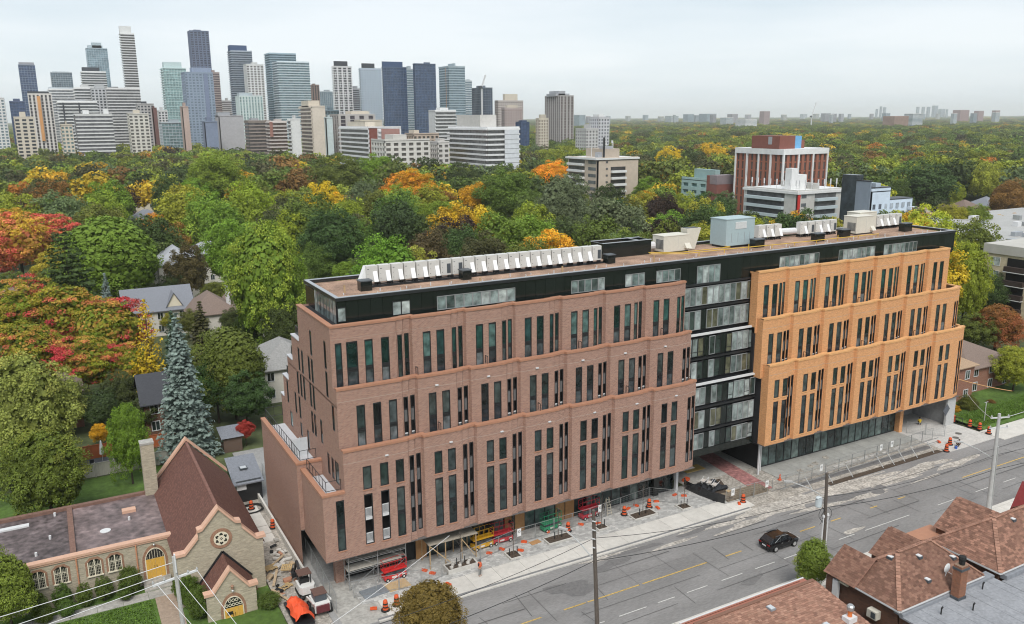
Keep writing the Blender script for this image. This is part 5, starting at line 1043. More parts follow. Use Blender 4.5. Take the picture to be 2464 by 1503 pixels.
# porch
w = MB(); yprism(w, [(8.6,-1),(12.95,-1),(12.95,2.7),(12.35,2.7),(10.8,4.75),(9.15,2.7),(8.6,2.7)], 72.3, 72.7); facade(w,(12.8,72.7),(12.8,76),-1,2.0,[]); facade(w,(8.75,76),(8.75,72.7),-1,2.0,[]); w.build('porch_wall', M_stone, CH)
c = MB(); strip(c, [(8.4,2.7),(9.2,2.7),(10.8,4.75),(12.35,2.7),(13.15,2.72)], 72.14, 72.85, .16); c.build('flashing', M_copper, CH)
r_ = MB(); s2 = 3.3; r_.face([(8.35,72.75,1.6),(8.35,76,1.6),(10.85,76,4.55),(10.85,72.75,4.55)][::-1], [(0,0),(3.3,0),(3.3,s2),(0,s2)][::-1]); r_.face([(13.25,72.75,1.6),(13.25,76,1.6),(10.85,76,4.55),(10.85,72.75,4.55)], [(0,0),(3.3,0),(3.3,s2),(0,s2)]); r_.build('shingle_roof', M_shing, CH, label='brown shingle roof of the porch')
f_ = MB(); f_.bar((8.3,75.95,1.62),(10.85,75.95,4.7),.1,.22); f_.bar((10.85,75.95,4.7),(13.3,75.95,1.62),.1,.22); f_.build('flashing', M_frame, CH, label='black flashing where the porch roof meets the gable')
def arched_door(x0, x1, z0, zs, zt, y, tracery, parent):
    a = MB(); yprism(a, pointed(x0-.32,x1+.32,z0,zs,zt+.42), y-.03, y+.05); d = a.build('door', M_redstone, parent, label='yellow oak double door in a pointed arch')
    a = MB(); yprism(a, pointed(x0-.09,x1+.09,z0,zs,zt+.1), y-.07, y); a.build('frame', M_cream, d); a = MB(); yprism(a, pointed(x0,x1,zs+.15,zs+.15,zt), y-.10, y-.05); a.build('leaded_pane', M_lead, d)
    a = MB(); xm = (x0+x1)/2
    if tracery:
        for k in range(-3,4): a.bar((xm+k*(x1-x0)/7,y-.12,zs+.18),(xm+k*(x1-x0)/7,y-.12,zs+.15+(zt-zs)*(1-abs(k)/4.2)),.06,.03)
    else:
        for k in range(-2,3):
            for j in range(2):
                if abs(k)+j < 3: ring(a, xm+k*.3, zs+.4+j*.42, y-.12, .1, .15, 10, .02)
    a.build('tracery', M_cream, d)
    for k, sx in enumerate((x0, xm)):
        for j in range(2): b = MB(); wd = (x1-x0)/4; b.box(sx+j*wd+.01,y-.11,z0,sx+(j+1)*wd-.01,y-.07,zs+.12-.02*j); b.build('door_panel', M_door, d)
    a = MB()
    for sx in (-.1,.1): a.bar((xm+sx,y-.15,z0+1.0),(xm+sx,y-.15,z0+1.35),.03)
    a.build('handle', M_frame, d); return d
dr = arched_door(10.05,11.65,-.9,.85,1.95,72.3,False,CH)
b = MB(); b.box(10.25,72.17,.3,10.75,72.19,.62); b.build('plaque', M_frame, dr); b = MB(); b.box(11.1,72.17,-.75,11.4,72.19,-.45); b.build('notice', mat('notice', (.35,.38,.08), .6, var=.3, scale=20), dr)
t_ = MB(); t_.lathe([(.02,-.4),(.1,-.3),(.1,-.1),(.16,-.05),(.03,.1)], (10.85,72.05,3.2), 8); t_.build('lantern', M_redstone, CH); t_ = MB(); t_.lathe([(.08,0),(.1,.08),(.03,.18)], (10.85,72.05,2.62), 8); t_.build('lamp', M_rail, CH)
# annex
w = MB(); yprism(w, [(-16,-.5),(7.0,-.5),(7.0,4.6),(-16,4.6)], 82, 82.4); facade(w,(-16,93.6),(-16,82.4),-.5,4.6,[]); facade(w,(7.0,93.8),(-16,93.8),-.5,4.6,[]); w.build('annex_wall', M_stone, CH)
r_ = MB(); r_.box(-16,82.3,4.2,-1.6,93.6,4.42); r_.build('flat_roof', M_tarroof, CH, label='darker stained left part of the flat roof'); r_ = MB(); r_.box(-1.1,82.3,4.2,7.2,93.6,4.45); r_.build('flat_roof', mat('tar_roof_r', (.17,.128,.125), .5, var=.5, scale=.3, scale2=1.4, spec=.4), CH, label='brown right part of the flat roof')
c = MB(); c.box(-16.1,81.82,4.55,7.4,82.5,4.78); c.box(-16.1,81.9,4.35,7.2,81.99,4.55); c.build('flashing', M_copper, CH); c = MB(); c.box(-1.6,82.5,4.2,-1.1,93.6,4.72); c.build('roof_upstand', mat('upstand', (.19,.11,.085), .8, var=.2), CH); c = MB(); c.box(-16,93.4,4.2,7.0,93.9,4.75); c.build('rear_parapet', MATS['upstand'], CH)
c = MB(); c.box(3.4,89.5,4.45,4.7,90.3,4.75); c.build('roof_vent', M_copper, CH); c = MB(); c.tube((1.6,86.4,4.46),(1.6,86.4,4.52),.5,n=16); c.build('drain', M_rail, CH); c = MB(); c.box(-8.5,91.2,4.43,-5.0,91.8,4.6); c.build('roof_panel', M_rail, CH)
for x, y in ((-4.4,84.2),(-3.2,87.3),(3.9,87.8),(-2.7,92.6)): c = MB(); c.tube((x,y,4.43),(x,y,4.8),.12,n=8); c.build('pipe_vent', M_rail, CH)
def arch_win(x0, x1, z0, z1, y):
    a = MB(); yprism(a, [(x0-.22,z0-.05),(x1+.22,z0-.05),(x1+.22,z1-.2),((x0+x1)/2+.35,z1+.22),((x0+x1)/2-.35,z1+.22),(x0-.22,z1-.2)], y-.02, y+.05); o = a.build('window', M_redstone, CH)
    a = MB(); yprism(a, [(x0,z0),(x1,z0),(x1,z1-.25),((x0+x1)/2+.25,z1),((x0+x1)/2-.25,z1),(x0,z1-.25)], y-.05, y); a.build('pane', M_lead, o)
    a = MB(); a.box(x0-.04,y-.08,z0,x0+.05,y-.051,z1-.22); a.box(x1-.05,y-.08,z0,x1+.04,y-.051,z1-.22); xm = (x0+x1)/2; a.box(xm-.05,y-.08,z0,xm+.05,y-.051,z1); a.box(x0-.15,y-.16,z0-.1,x1+.15,y-.02,z0)
    for k in (1,2,3): 
        for sx in (0,xm-x0): a.box(x0+sx+(xm-x0)*k/4-.01,y-.06,z0,x0+sx+(xm-x0)*k/4+.01,y-.052,z1-.2)
    for k in range(1,5): a.box(x0,y-.06,z0+k*.27,x1,y-.052,z0+k*.27+.02)
    a.box(x0,y-.08,(z0+z1)/2+.15,x1,y-.052,(z0+z1)/2+.2); a.build('frame', M_cream, o)
for x0 in (-12.6,-10.6,-4.95,-3.1,-.3,1.45): arch_win(x0, x0+1.1, 2.3, 3.9, 82)
arched_door(4.65,6.3,.6,2.5,3.6,82,True,CH)
for k in range(4): b = MB(); b.box(4.2,80.5+k*.4,-.1,6.7,81.97,.15+.15*k); b.build('step', M_conc2, CH)
[(lambda b: (b.tube((x_,81.9,z_),(x_,81.9,4.4),.07,n=6), b.build('downpipe', M_copper2, CH)))(MB()) for x_, z_ in ((-1.2,0),(3.9,1.5))]; b = MB(); b.lathe([(.05,0),(.12,.1),(.04,.2)], (5.5,81.8,4.0), 8); b.build('lamp', M_wire, CH)
c = MB(); facade(c,(6.0,93.0),(7.3,93.0),0,10.2,[]); facade(c,(6.0,94.2),(6.0,93.0),0,10.2,[]); facade(c,(7.3,93.0),(7.3,94.2),0,10.2,[]); c.face([(6,93,10.2),(7.3,93,10.2),(7.3,94.2,10.2),(6,94.2,10.2)],[(0,0),(1,0),(1,1),(0,1)]); ck = c.build('chimney', M_stone, CH); c = MB(); c.box(5.95,92.95,10.2,7.35,94.25,10.42); c.build('cap', M_conc2, ck)

# ------------------------------------------------------------------ near houses across the road: shingles laid one by one
M_wallb = brick('house_brick', (.17,.075,.045), (.10,.05,.035), (.13,.09,.07), var=.3)
def shingles(parent, mats_, O, U, V, poly, row=.2, tab=.33, seed=0, single=300):
    """roof plane: O + u*U + v*V inside the convex polygon poly (u,v); the nearest 300 tabs are parts, the rest one part"""
    q = random.Random(seed); O, U, V = Vector(O), Vector(U).normalized(), Vector(V).normalized(); N_ = U.cross(V)
    if N_.z < 0: N_ = -N_
    def inside(u, v):
        s_ = [(poly[(i+1)%len(poly)][0]-poly[i][0])*(v-poly[i][1])-(poly[(i+1)%len(poly)][1]-poly[i][1])*(u-poly[i][0]) for i in range(len(poly))]
        return all(x >= -.02 for x in s_) or all(x <= .02 for x in s_)
    us = [p[0] for p in poly]; vs = [p[1] for p in poly]; tabs = []
    v = min(vs); j = 0
    while v < max(vs)-.03:
        u = min(us)-tab*(.5 if j % 2 else 0)
        while u < max(us):
            if inside(u+tab*.12, v+row/2) and inside(u+tab*.88, v+row/2): tabs.append((u, v))
            u += tab
        v += row; j += 1
    tabs.sort(key=lambda a: (O+U*a[0]+V*a[1]-Vector((0,0,H))).length)
    ms = []
    for k in range(3):
        for mm in mats_:
            b = MB(); e = .006; h0 = .022+.006*k; T = [Vector((0,0,0))+U*a+V*c+N_*h for a, c, h in ((e,-.02,h0),(tab-e,-.02,h0),(tab-e,row+.04,.006),(e,row+.04,.006))]; B_ = [U*e-V*.02, U*(tab-e)-V*.02]
            b.face(T, t=q.random()); b.face([B_[0],B_[1],T[1],T[0]], t=.3); b.face([B_[0],T[0],T[3]], t=.3); b.face([B_[1],T[2],T[1]], t=.3); ms.append(b.mesh('shingle', mm))
    off = Vector(wloc(parent))
    for (u, v) in tabs[:single]: inst('shingle', q.choice(ms), O+U*u+V*v-off, parent=parent)
    s_ = MB()
    for (u, v) in tabs[single:]:
        e = .006; h0 = .022+q.uniform(0,.012); B0 = O+U*u+V*v; T = [B0+U*a+V*c+N_*h for a, c, h in ((e,-.02,h0),(tab-e,-.02,h0),(tab-e,row+.04,.006),(e,row+.04,.006))]
        m_ = q.randrange(len(mats_)); s_.face(T, m=m_, t=q.random()); s_.face([B0+U*e-V*.02,B0+U*(tab-e)-V*.02,T[1],T[0]], m=m_, t=.3)
    if s_.f: s_.build('shingle', mats_, parent, kind='stuff')
SH_A = [mat('shingle_a%d'%i, c, .95, var=.14, scale=9, tint=.22) for i, c in enumerate([(.20,.108,.076),(.18,.096,.068),(.16,.084,.06),(.215,.118,.084)])]
SH_B = [mat('shingle_b%d'%i, c, .95, var=.14, scale=9, tint=.22) for i, c in enumerate([(.31,.17,.12),(.285,.153,.108),(.25,.132,.094),(.33,.187,.133)])]
M_flat = mat('grey_felt', (.27,.275,.29), .8, var=.14, scale=.8, scale2=4); M_ridge = mat('ridge_shingle', (.24,.125,.09), .95, var=.15, scale=6)
def win(parent, x0, x1, z0, z1, y=None, x=None, side='S', col=None, trim=None):
    """framed window on a wall facing south (y given) or west (x given; x0..x1 run along y)"""
    f = MB(); p = MB(); trim = trim or M_rail; fw = .08
    def bx(mb, a, c, d, e, o0, o1):
        if side == 'S': mb.box(a, y-o1, d, c, y-o0, e)
        else: mb.box(x-o1, a, d, x-o0, c, e)
    bx(f,x0-fw,x0,z0-fw,z1+fw,0,.07); bx(f,x1,x1+fw,z0-fw,z1+fw,0,.07); bx(f,x0,x1,z0-fw,z0,0,.09); bx(f,x0,x1,z1,z1+fw,0,.07); bx(f,(x0+x1)/2-.03,(x0+x1)/2+.03,z0,z1,.02,.06); bx(p,x0,x1,z0,z1,.004,.03)
    o = f.build('window', trim, parent); p.build('pane', col or G_dark, o); return o
def vents(parent, pts, N_=(0,0,1)):
    for x, y, z in pts: b = MB(); b.box(x-.2,y-.25,z-.08,x+.2,y+.25,z+.14); v_ = b.build('roof_vent', M_grille, parent); b = MB(); b.box(x-.17,y-.2,z+.14,x+.17,y+.2,z+.2); b.build('vent_cap', M_rail, v_)
def hip_house(x0, x1, y0, y1, ze, zr, ax0, ax1, label, mats_, seed, gables, right_open=False):
    t = thing('brick_house', label, 'house', (x0,y0,0)); w = MB(); e = .35
    facade(w,(x0+e,y1-e),(x0+e,y0+e),-1,ze,[]); facade(w,(x0+e,y0+e),(x1-e,y0+e),-1,ze,[]); facade(w,(x1-e,y0+e),(x1-e,y1-e),-1,ze,[]); facade(w,(x1-e,y1-e),(x0+e,y1-e),-1,ze,[]); w.build('wall', M_wallb, t)
    ym = (y0+y1)/2; r = MB(); A, B, C, D = (x0,y0,ze),(x1,y0,ze),(x1,y1,ze),(x0,y1,ze); P_, Q = (ax0,ym,zr),(ax1,ym,zr)
    r.face([A,B,Q,P_]); r.face([B,C,Q]); r.face([C,D,P_,Q]); r.face([D,A,P_]); r.face([A,D,C,B]); ro = r.build('roof', M_ridge, t)
    def plane(a, b, pts, sd):
        U = (Vector(b)-Vector(a)).normalized(); c = Vector(pts[0]); d = (c-Vector(a)); V = (d-U*d.dot(U)).normalized()
        poly = [((Vector(p)-Vector(a)).dot(U), (Vector(p)-Vector(a)).dot(V)) for p in (a, b, *pts)]; return (a, U, V, poly, sd)
    for i, (a, b, pts) in enumerate([(A,B,(Q,P_)),(D,A,(P_,))]):
        a_, U, V, poly, sd = plane(a, b, pts, i); shingles(ro, mats_, a_, U, V, poly, seed=seed+i, single=150)
    for a, b in ((A,P_),(D,P_),(P_,Q),(Q,B),(Q,C)):
        k = int((Vector(b)-Vector(a)).length/.3); c = MB(); d = (Vector(b)-Vector(a)).normalized()
        for j in range(k): p = Vector(a)+d*(j*.3); c.bar(p+Vector((0,0,.05)), p+d*.29+Vector((0,0,.03)), .34, .05, t=random.random())
        c.build('ridge_tile', SH_B[0], ro, kind='stuff')
    g_ = MB(); g_.box(x0-.05,y0-.02,ze-.16,x0+.1,y1,ze-.02); g_.box(x0+.1,y0-.05,ze-.16,x1,y0+.1,ze-.02); g_.build('gutter', M_rail, t)
    for (gx, gw, gy0, gy1, gz) in gables:
        gr = MB(); a, b = gx-gw/2, gx+gw/2; gr.face([(a,gy1,ze),(gx,gy1,gz),(gx,gy0,gz),(a,gy0,ze)][::-1]); gr.face([(b,gy1,ze),(b,gy0,ze),(gx,gy0,gz),(gx,gy1,gz)][::-1]); gr.face([(a,gy1,ze),(b,gy1,ze),(gx,gy1,gz)]); go = gr.build('gable_roof', M_ridge, t)
        U = Vector((0,-1,0)); V = Vector((gx-a,0,gz-ze)).normalized(); sl = math.hypot(gx-a, gz-ze); shingles(go, mats_, (a,gy1,ze), U, V, [(0,0),(gy1-gy0,0),(gy1-gy0,sl),(0,sl)], seed=seed+7, single=70)
        w = MB(); facade(w,(a+.2,gy1-.2),(a+.2,y1-e),-1,ze,[]); facade(w,(b-.2,gy1-.2),(a+.2,gy1-.2),-1,ze,[]); w.build('bay_wall', M_wallb, t)
    return t, ro
h2, r2 = hip_house(55.1,66.0,37.2,43.7,6.0,8.55,58.8,63.0,'brown shingled hip roof house with brick chimney and satellite dish',SH_A,30,[(57.2,4.8,41.2,44.4,7.9),(63.2,4.9,41.2,44.6,7.9)])
def zs(y): return 6.0+2.55*(y-37.2)/3.25
vents(r2, [(58.2,40.6,8.1),(60.6,39.7,zs(39.7)),(64.0,38.9,zs(38.9)),(59.8,38.2,zs(38.2))])
win(h2, 36.0,36.9,3.3,4.9,x=55.45,side='W',col=G_pale,trim=M_frame)
b = MB(); b.box(54.85,39.0,4.2,55.42,39.9,4.9); v_ = b.build('wall_unit', M_beige, h2); b = MB(); b.box(54.83,39.1,4.3,54.85,39.5,4.8); b.build('grille', M_grille, v_); b = MB(); b.box(54.95,43.0,0,55.3,43.5,5.7); b.build('porch_post', M_rail, h2); b = MB(); b.box(55.1,42.1,5.55,55.25,43.1,5.7); b.build('strip_light', M_cream, h2)
w = MB(); facade(w,(55.5,37.4),(55.5,28),-1,5.4,[]); facade(w,(55.5,28),(67,28),-1,5.4,[]); facade(w,(67,28),(67,37.4),-1,5.4,[]); w.build('rear_wall', M_wallb, h2)
for i in range(11):                                      # felt strips of the flat rear roof
    b = MB(); b.box(55.3+i*1.08+.008,27.8,5.35,55.3+(i+1)*1.08-.008,37.3,5.5+.012*(i%3), t=random.random()); b.build('felt_strip', M_flat, h2)
b = MB(); b.box(55.3,37.0,5.5,67.2,37.8,5.75); b.build('flashing', mat('grey_flash', (.24,.25,.27), .7, var=.15), h2)
c = MB(); x, y = 61.2, 36.3; facade(c,(x,y),(x+.9,y),5.4,8.5,[]); facade(c,(x,y+.7),(x,y),5.4,8.5,[]); facade(c,(x+.9,y),(x+.9,y+.7),5.4,8.5,[]); c.face([(x,y,8.5),(x+.9,y,8.5),(x+.9,y+.7,8.5),(x,y+.7,8.5)],[(0,0)]*4); ck = c.build('chimney', brick('chimney_brick',(.30,.115,.06),(.20,.08,.05),(.25,.17,.12),var=.35), h2); b = MB(); b.box(x-.06,y-.06,8.1,x+.96,y+.76,8.3); b.box(x-.06,y-.06,5.4,x+.96,y+.76,5.75); b.build('collar', M_grille, ck); b = MB(); b.lathe([(.22,0),(.25,.35),(.3,.5),(.28,.7)], (x+.5,y+.35,8.5), 10); b.build('pot', M_rubber, ck)
def dish(x, y, z, label, par=None):
    t = thing('satellite_dish', label, 'satellite dish', (x,y,z)); b = MB(); n = 12
    for k in range(3):
        r0, r1 = .4*k/3, .4*(k+1)/3
        for i in range(n):
            a, c = 6.2832*i/n, 6.2832*(i+1)/n; F_ = lambda r, th: (x+r*math.cos(th), y-.2+.7*r*r, z+.7+r*1.05*math.sin(th)); b.face([F_(r0,a),F_(r1,a),F_(r1,c),F_(r0,c)])
    b.build('dish', M_hood, t); b = MB(); b.bar((x,y,z),(x,y-.15,z+.65),.05); b.bar((x,y-.2,z+.4),(x-.15,y-.65,z+.45),.03); b.bar((x-.2,y-.1,z),(x,y-.15,z+.5),.03); b.build('mount', M_rail, t)
dish(62.0, 38.1, zs(38.1), 'white satellite dish on the brown hip roof beside the brick chimney')
for x, y in ((58.3,35.8),(61.0,34.9),(64.6,36.4)): b = MB(); b.tube((x,y,5.5),(x,y,6.1),.06,n=6); b.tube((x,y,6.0),(x+.15,y,6.15),.07,n=6); b.build('vent_pipe', M_rubber, h2)
h3, r3 = hip_house(67.5,80.5,36.7,43.4,6.0,8.7,71.4,76.5,'brick house with larger brown hip roof and grey vents at the right edge',SH_B[1:3]+SH_A[:2],50,[(73.4,6.4,40.0,44.9,8.3)])
vents(r3, [(73.4,39.5,8.2),(75.3,39.3,8.1),(76.0,39.2,8.1),(76.6,39.7,8.4),(77.6,39.5,8.3),(75.0,39.0,7.9)]); win(h3,34.2,36.0,3.4,4.6,x=67.85,side='W',col=G_dark); win(h3,32.6,33.1,3.5,4.3,x=67.85,side='W')
w = MB(); facade(w,(67.85,37.0),(67.85,27),-1,5.2,[]); facade(w,(67.85,27),(80,27),-1,5.2,[]); w.build('rear_wall', M_wallb, h3)
for i in range(6): b = MB(); b.box(67.6+i*2.1+.01,26.8,5.15,67.6+(i+1)*2.1-.01,36.6,5.3+.01*(i%2)); b.build('felt_strip', M_flat, h3)
b = MB(); b.box(67.5,42.4,5.2,71.4,46.0,5.4); b.build('porch_roof', MATS['brown_coping'], h3)
for i in range(8): b = MB(); b.box(68+i*1.4,36.4,5.3,68+i*1.4+1.38,37.0,5.72); b.build('flashing', MATS['grey_flash'], h3)
# house 1, bottom right of centre
h1 = thing('brick_house', 'house at the bottom edge with pinkish shingle roof and red parapet', 'house', (40,34,0)); w = MB(); facade(w,(39.4,43.8),(39.4,30),-1,5.6,[]); facade(w,(51.2,30),(51.2,43.8),-1,6.2,[]); facade(w,(51.5,44.0),(39.2,44.0),-1,6.2,[]); w.build('wall', M_wallb, h1)
b = MB(); b.box(38.9,43.7,5.6,52.2,44.2,6.15); b.build('parapet', mat('red_metal', (.33,.13,.09), .5, var=.1), h1); b = MB(); b.box(38.9,44.2,6.05,52.2,44.32,6.2); b.build('parapet_cap', M_rail, h1)
b = MB(); b.face([(38.9,43.75,6.0),(52.2,43.75,6.0),(51.6,42.6,7.0),(38.9,42.6,7.0)]); b.build('front_slope', MATS['red_metal'], h1)
b = MB(); sl = (7.0-5.0)/12.6; b.face([(38.9,30,5.0),(51.6,30,5.0),(51.6,42.6,7.0),(38.9,42.6,7.0)]); b.face([(38.9,30,4.9),(38.9,42.6,6.9),(51.6,42.6,6.9),(51.6,30,4.9)]); b.face([(51.6,30,4.8),(51.6,42.6,6.8),(51.6,42.6,7),(51.6,30,5)]); ro = b.build('roof', M_ridge, h1)
shingles(ro, SH_B, (38.9,33.5,5.0+3.5*sl), (1,0,0), (0,1,sl), [(0,0),(12.7,0),(12.7,9.2),(0,9.2)], seed=70, single=300)
c = MB(); 
for j in range(42): c.bar((38.9+j*.3,42.6,7.03),(38.9+j*.3+.29,42.6,7.05),.3,.09)
c.build('ridge_tile', SH_A[0], ro, kind='stuff')
for x, y in ((45.6,41.5),(48.2,38.3)): b = MB(); z = 5+sl*(y-30); b.box(x-.25,y-.3,z,x+.25,y+.3,z+.16); s_ = b.build('skylight', MATS['grey_flash'], ro); b = MB(); b.box(x-.2,y-.25,z+.16,x+.2,y+.25,z+.19); b.build('pane', mat('sky_pane', (.5,.52,.54), .2, var=.05), s_)
b = MB(); x, y = 50.3, 38.0; z = 5+sl*(y-30); b.box(x-.45,y-.35,z-.2,x+.45,y+.35,z+.4); ck = b.build('chimney', M_rail, ro); b = MB(); b.lathe([(.18,0),(.17,.5)], (x,y,z+.4), 10); b.build('pot', mat('orange_pot', (.6,.17,.05), .6, var=.1), ck); b = MB(); b.lathe([(.28,0),(.3,.3),(.2,.42)], (x,y,z+.95), 10); b.build('cowl', M_wire, ck)
# house 4: dark red roof corner
t = thing('brick_house', 'house corner with dark red roof at the right edge by the pale pole', 'house', (80,40,0)); b = MB(); b.face([(79.9,43.5,5.6),(81.6,43.5,8.6),(81.6,36,8.6),(79.9,36,5.6)][::-1]); b.face([(81.6,43.5,8.6),(84,43.5,5.6),(84,36,5.6),(81.6,36,8.6)][::-1]); b.build('roof', mat('dark_red_roof', (.22,.035,.035), .7, var=.12), t); w = MB(); facade(w,(80.1,43.3),(80.1,36.2),-1,5.6,[]); yprism(w,[(80.1,-1),(83.9,-1),(83.9,5.6),(81.6,8.5),(80.1,5.6)],43.3,43.2); w.build('wall', M_wallb, t)

# ------------------------------------------------------------------ houses among the trees
M_sl = mat('slate_roof', (.20,.21,.235), .85, var=.22, scale=5, streak=(1,1,4)); M_br = mat('brown_roof', (.20,.15,.125), .9, var=.2, scale=5); M_tan = mat('tan_roof', (.36,.255,.17), .9, var=.2, scale=5); M_gr = mat('pale_grey_roof', (.34,.35,.37), .85, var=.16, scale=5)
M_stucco = mat('stucco', (.58,.55,.49), .85, var=.08); M_redb = brick('red_brick', (.28,.10,.06), (.22,.08,.05), (.3,.22,.17), var=.2)
def house(cx_, cy_, wx, wy, ze, zr, wallm, roofm, label, kind='hip', rz=0, chim=None, nwin=2, floors=2, z0=0):
    t = thing('house', label, 'house', (cx_,cy_,0)); x0, x1, y0, y1 = cx_-wx/2, cx_+wx/2, cy_-wy/2, cy_+wy/2; w = MB()
    facade(w,(x0,y0),(x1,y0),z0,ze,[]); facade(w,(x0,y1),(x0,y0),z0,ze,[]); facade(w,(x1,y0),(x1,y1),z0,ze,[])
    if kind == 'gabley': w.face([(x0,y0,ze),(x1,y0,ze),(cx_,y0,zr)],[(0,ze),(wx,ze),(wx/2,zr)])
    if kind == 'gablex': w.face([(x0,y0,ze),(x0,y1,ze),(x0,cy_,zr)],[(0,ze),(wy,ze),(wy/2,zr)])
    w.build('wall', wallm, t); r = MB(); e = .5; X0, X1, Y0, Y1 = x0-e, x1+e, y0-e, y1+e; z = ze-.1
    if kind == 'hip':
        d = min(wx, wy)/2; a = (X0+d+e, cy_, zr) if wx >= wy else (cx_, Y0+d+e, zr); b = (X1-d-e, cy_, zr) if wx >= wy else (cx_, Y1-d-e, zr)
        A, B, C, D = (X0,Y0,z),(X1,Y0,z),(X1,Y1,z),(X0,Y1,z)
        if wx >= wy: r.face([A,B,b,a]); r.face([B,C,b]); r.face([C,D,a,b]); r.face([D,A,a])
        else: r.face([A,B,a]); r.face([B,C,b,a]); r.face([C,D,b]); r.face([D,A,a,b])
    elif kind == 'gablex': r.face([(X0,Y0,z),(X1,Y0,z),(X1,cy_,zr+.1),(X0,cy_,zr+.1)]); r.face([(X1,Y1,z),(X0,Y1,z),(X0,cy_,zr+.1),(X1,cy_,zr+.1)])
    else: r.face([(X0,Y1,z),(X0,Y0,z),(cx_,Y0,zr+.1),(cx_,Y1,zr+.1)]); r.face([(X1,Y0,z),(X1,Y1,z),(cx_,Y1,zr+.1),(cx_,Y0,zr+.1)])
    r.face([(X0,Y0,z-.15),(X1,Y0,z-.15),(X1,Y0,z),(X0,Y0,z)]); r.face([(X0,Y1,z-.15),(X0,Y0,z-.15),(X0,Y0,z),(X0,Y1,z)]); ro = r.build('roof', roofm, t)
    for fl in range(floors):
        zb = z0+.9+fl*(ze-z0)/floors
        for k in range(nwin):
            s_ = (k+.5)/nwin; win(t, x0+wx*s_-.5, x0+wx*s_+.5, zb, zb+1.3, y=y0); win(t, y0+wy*s_-.5, y0+wy*s_+.5, zb, zb+1.3, x=x0, side='W')
    if chim: c = MB(); q = chim[:2]; c.box(q[0]-.4,q[1]-.4,ze-1,q[0]+.4,q[1]+.4,zr+1.1); c.box(q[0]-.46,q[1]-.46,zr+1.1,q[0]+.46,q[1]+.46,zr+1.25); c.build('chimney', chim[2], t)
    return t, ro
house(27.0,224,9,12,9.8,13.6,M_stucco,M_gr,'tall pale house with grey hipped roof between the green elm and dark tree',nwin=2,floors=3)
house(38.5,246,13,10,7.5,11,M_stucco,M_gr,'grey roofed house behind the yellow tree',nwin=3)
h_, _r = house(18.5,190,13,10,5.5,9.5,M_stucco,M_sl,'house with blue slate roof and small front gable by the larch','gablex',nwin=3)
b = MB(); b.face([(20,185.2,6),(23,185.2,6),(21.5,185.2,8.7)]); b.build('front_gable', M_cream, h_); b = MB(); b.face([(19.7,184.9,5.8),(21.5,184.9,8.9),(21.5,189,8.9),(19.7,187,5.8)]); b.face([(23.3,184.9,5.8),(23.3,187,5.8),(21.5,189,8.9),(21.5,184.9,8.9)]); b.build('gable_roof', M_sl, h_)
house(28.0,183,9,11,5.2,9.0,M_stucco,M_br,'house with brown hipped roof and slender white chimney',chim=(31.5,180.5,M_rail)); house(34.6,181,4.6,16,6.2,8.4,M_stucco,M_br,'narrow pale house with long side wall behind the elm','gabley',chim=(34,175.5,M_cream))
house(35.6,372,11,9,5.6,8.8,M_redb,M_sl,'red brick house with slate roof in a gap among dark trees',nwin=2); house(41,432,11,9,7,10,M_cream,M_sl,'cream house with slate hipped roof behind the red brick one')
house(-14,372,16,10,4.5,6.5,M_stucco,M_gr,'low pale house at the left edge behind the orange maple'); house(-18,690,34,18,9,9.6,M_stucco,M_sl,'long flat dark roofed building at the far left edge',nwin=6)
house(-7,214,13,11,5.2,8.4,M_stucco,M_br,'brown roofed house half hidden behind the red maple'); house(13.0,128,8,8,5.0,8.2,M_wallb,mat('dark_slate', (.055,.057,.065), .85, var=.2, scale=5),'dark brick house with slate roof behind the big blue spruce','gablex',nwin=3); house(-4,138,11,9,5.6,8.2,M_redb,M_br,'brick house hidden in the shade behind the maples')
house(31.5,136,10,12,5.6,9.0,M_stucco,mat('grey_shingle',(.27,.265,.255),.9,var=.2,scale=4),'pale stucco house with grey roof against the block rear',nwin=3); house(113,452,16,10,7,10,M_stucco,M_sl,'white house with grey roof amid trees at the centre'); house(106,392,12,10,5.5,8.5,M_redb,M_br,'brick house below the white one at the centre'); house(97,258,9,10,8,11,M_stucco,M_gr,'white house showing behind the roof heat pumps'); house(130,258,9,9,6,9,M_stucco,M_sl,'grey gabled house behind the bright green maple')
for i,(u, v, m1, m2, l) in enumerate([(1262,395,M_stucco,M_sl,'house with grey gable beside the white apartment block'),(1290,402,M_redb,M_sl,'slate roofed house right of the grey gable'),(1325,408,M_stucco,M_tan,'tan roofed house left of the beige apartment block'),(1560,470,M_stucco,M_br,'brown hipped house right of the beige apartment block'),(2320,488,M_redb,M_br,'brown roofed bungalow right of the pale blue building'),(2372,480,M_redb,M_sl,'blue slate roofed house right of the brown bungalow'),(2235,485,M_stucco,M_br,'small house tucked behind the pale blue building'),(2200,505,M_stucco,M_tan,'steep tan roofed house right below the pale blue building'),(2245,520,M_cream,M_tan,'cream gabled house behind the black penthouse end'),(2410,395,M_stucco,M_gr,'pale house among the trees at far right'),(2105,390,M_stucco,M_gr,'pale two storey house right of the red office'),(2080,410,M_stucco,M_sl,'grey roofed house below the pale two storey one'),(2440,520,M_redb,M_tan,'brick house with tan roof at the right edge')]):
    x, y, _z = G(u, v, 8); house(x, y, 12, 11, 5.6, 9.2, m1, m2, l, 'gabley' if 'gable' in l or 'steep' in l else 'hip')
ht, _ = house(119,80,10,9,6.2,8.6,M_redb,M_tan,'brick semi with tan roof and twin chimneys right of the orange wing',nwin=3,chim=(117.2,77.5,M_redb)); c = MB(); c.box(118.2,77.2,7,118.8,77.8,10); c.build('chimney', MATS['brown_coping'], ht)
for k in range(5): b = MB(); b.box(115,73.6+k*.35,-.1,117,75.4,.3+.2*(k)); b.build('step', M_conc2, ht)
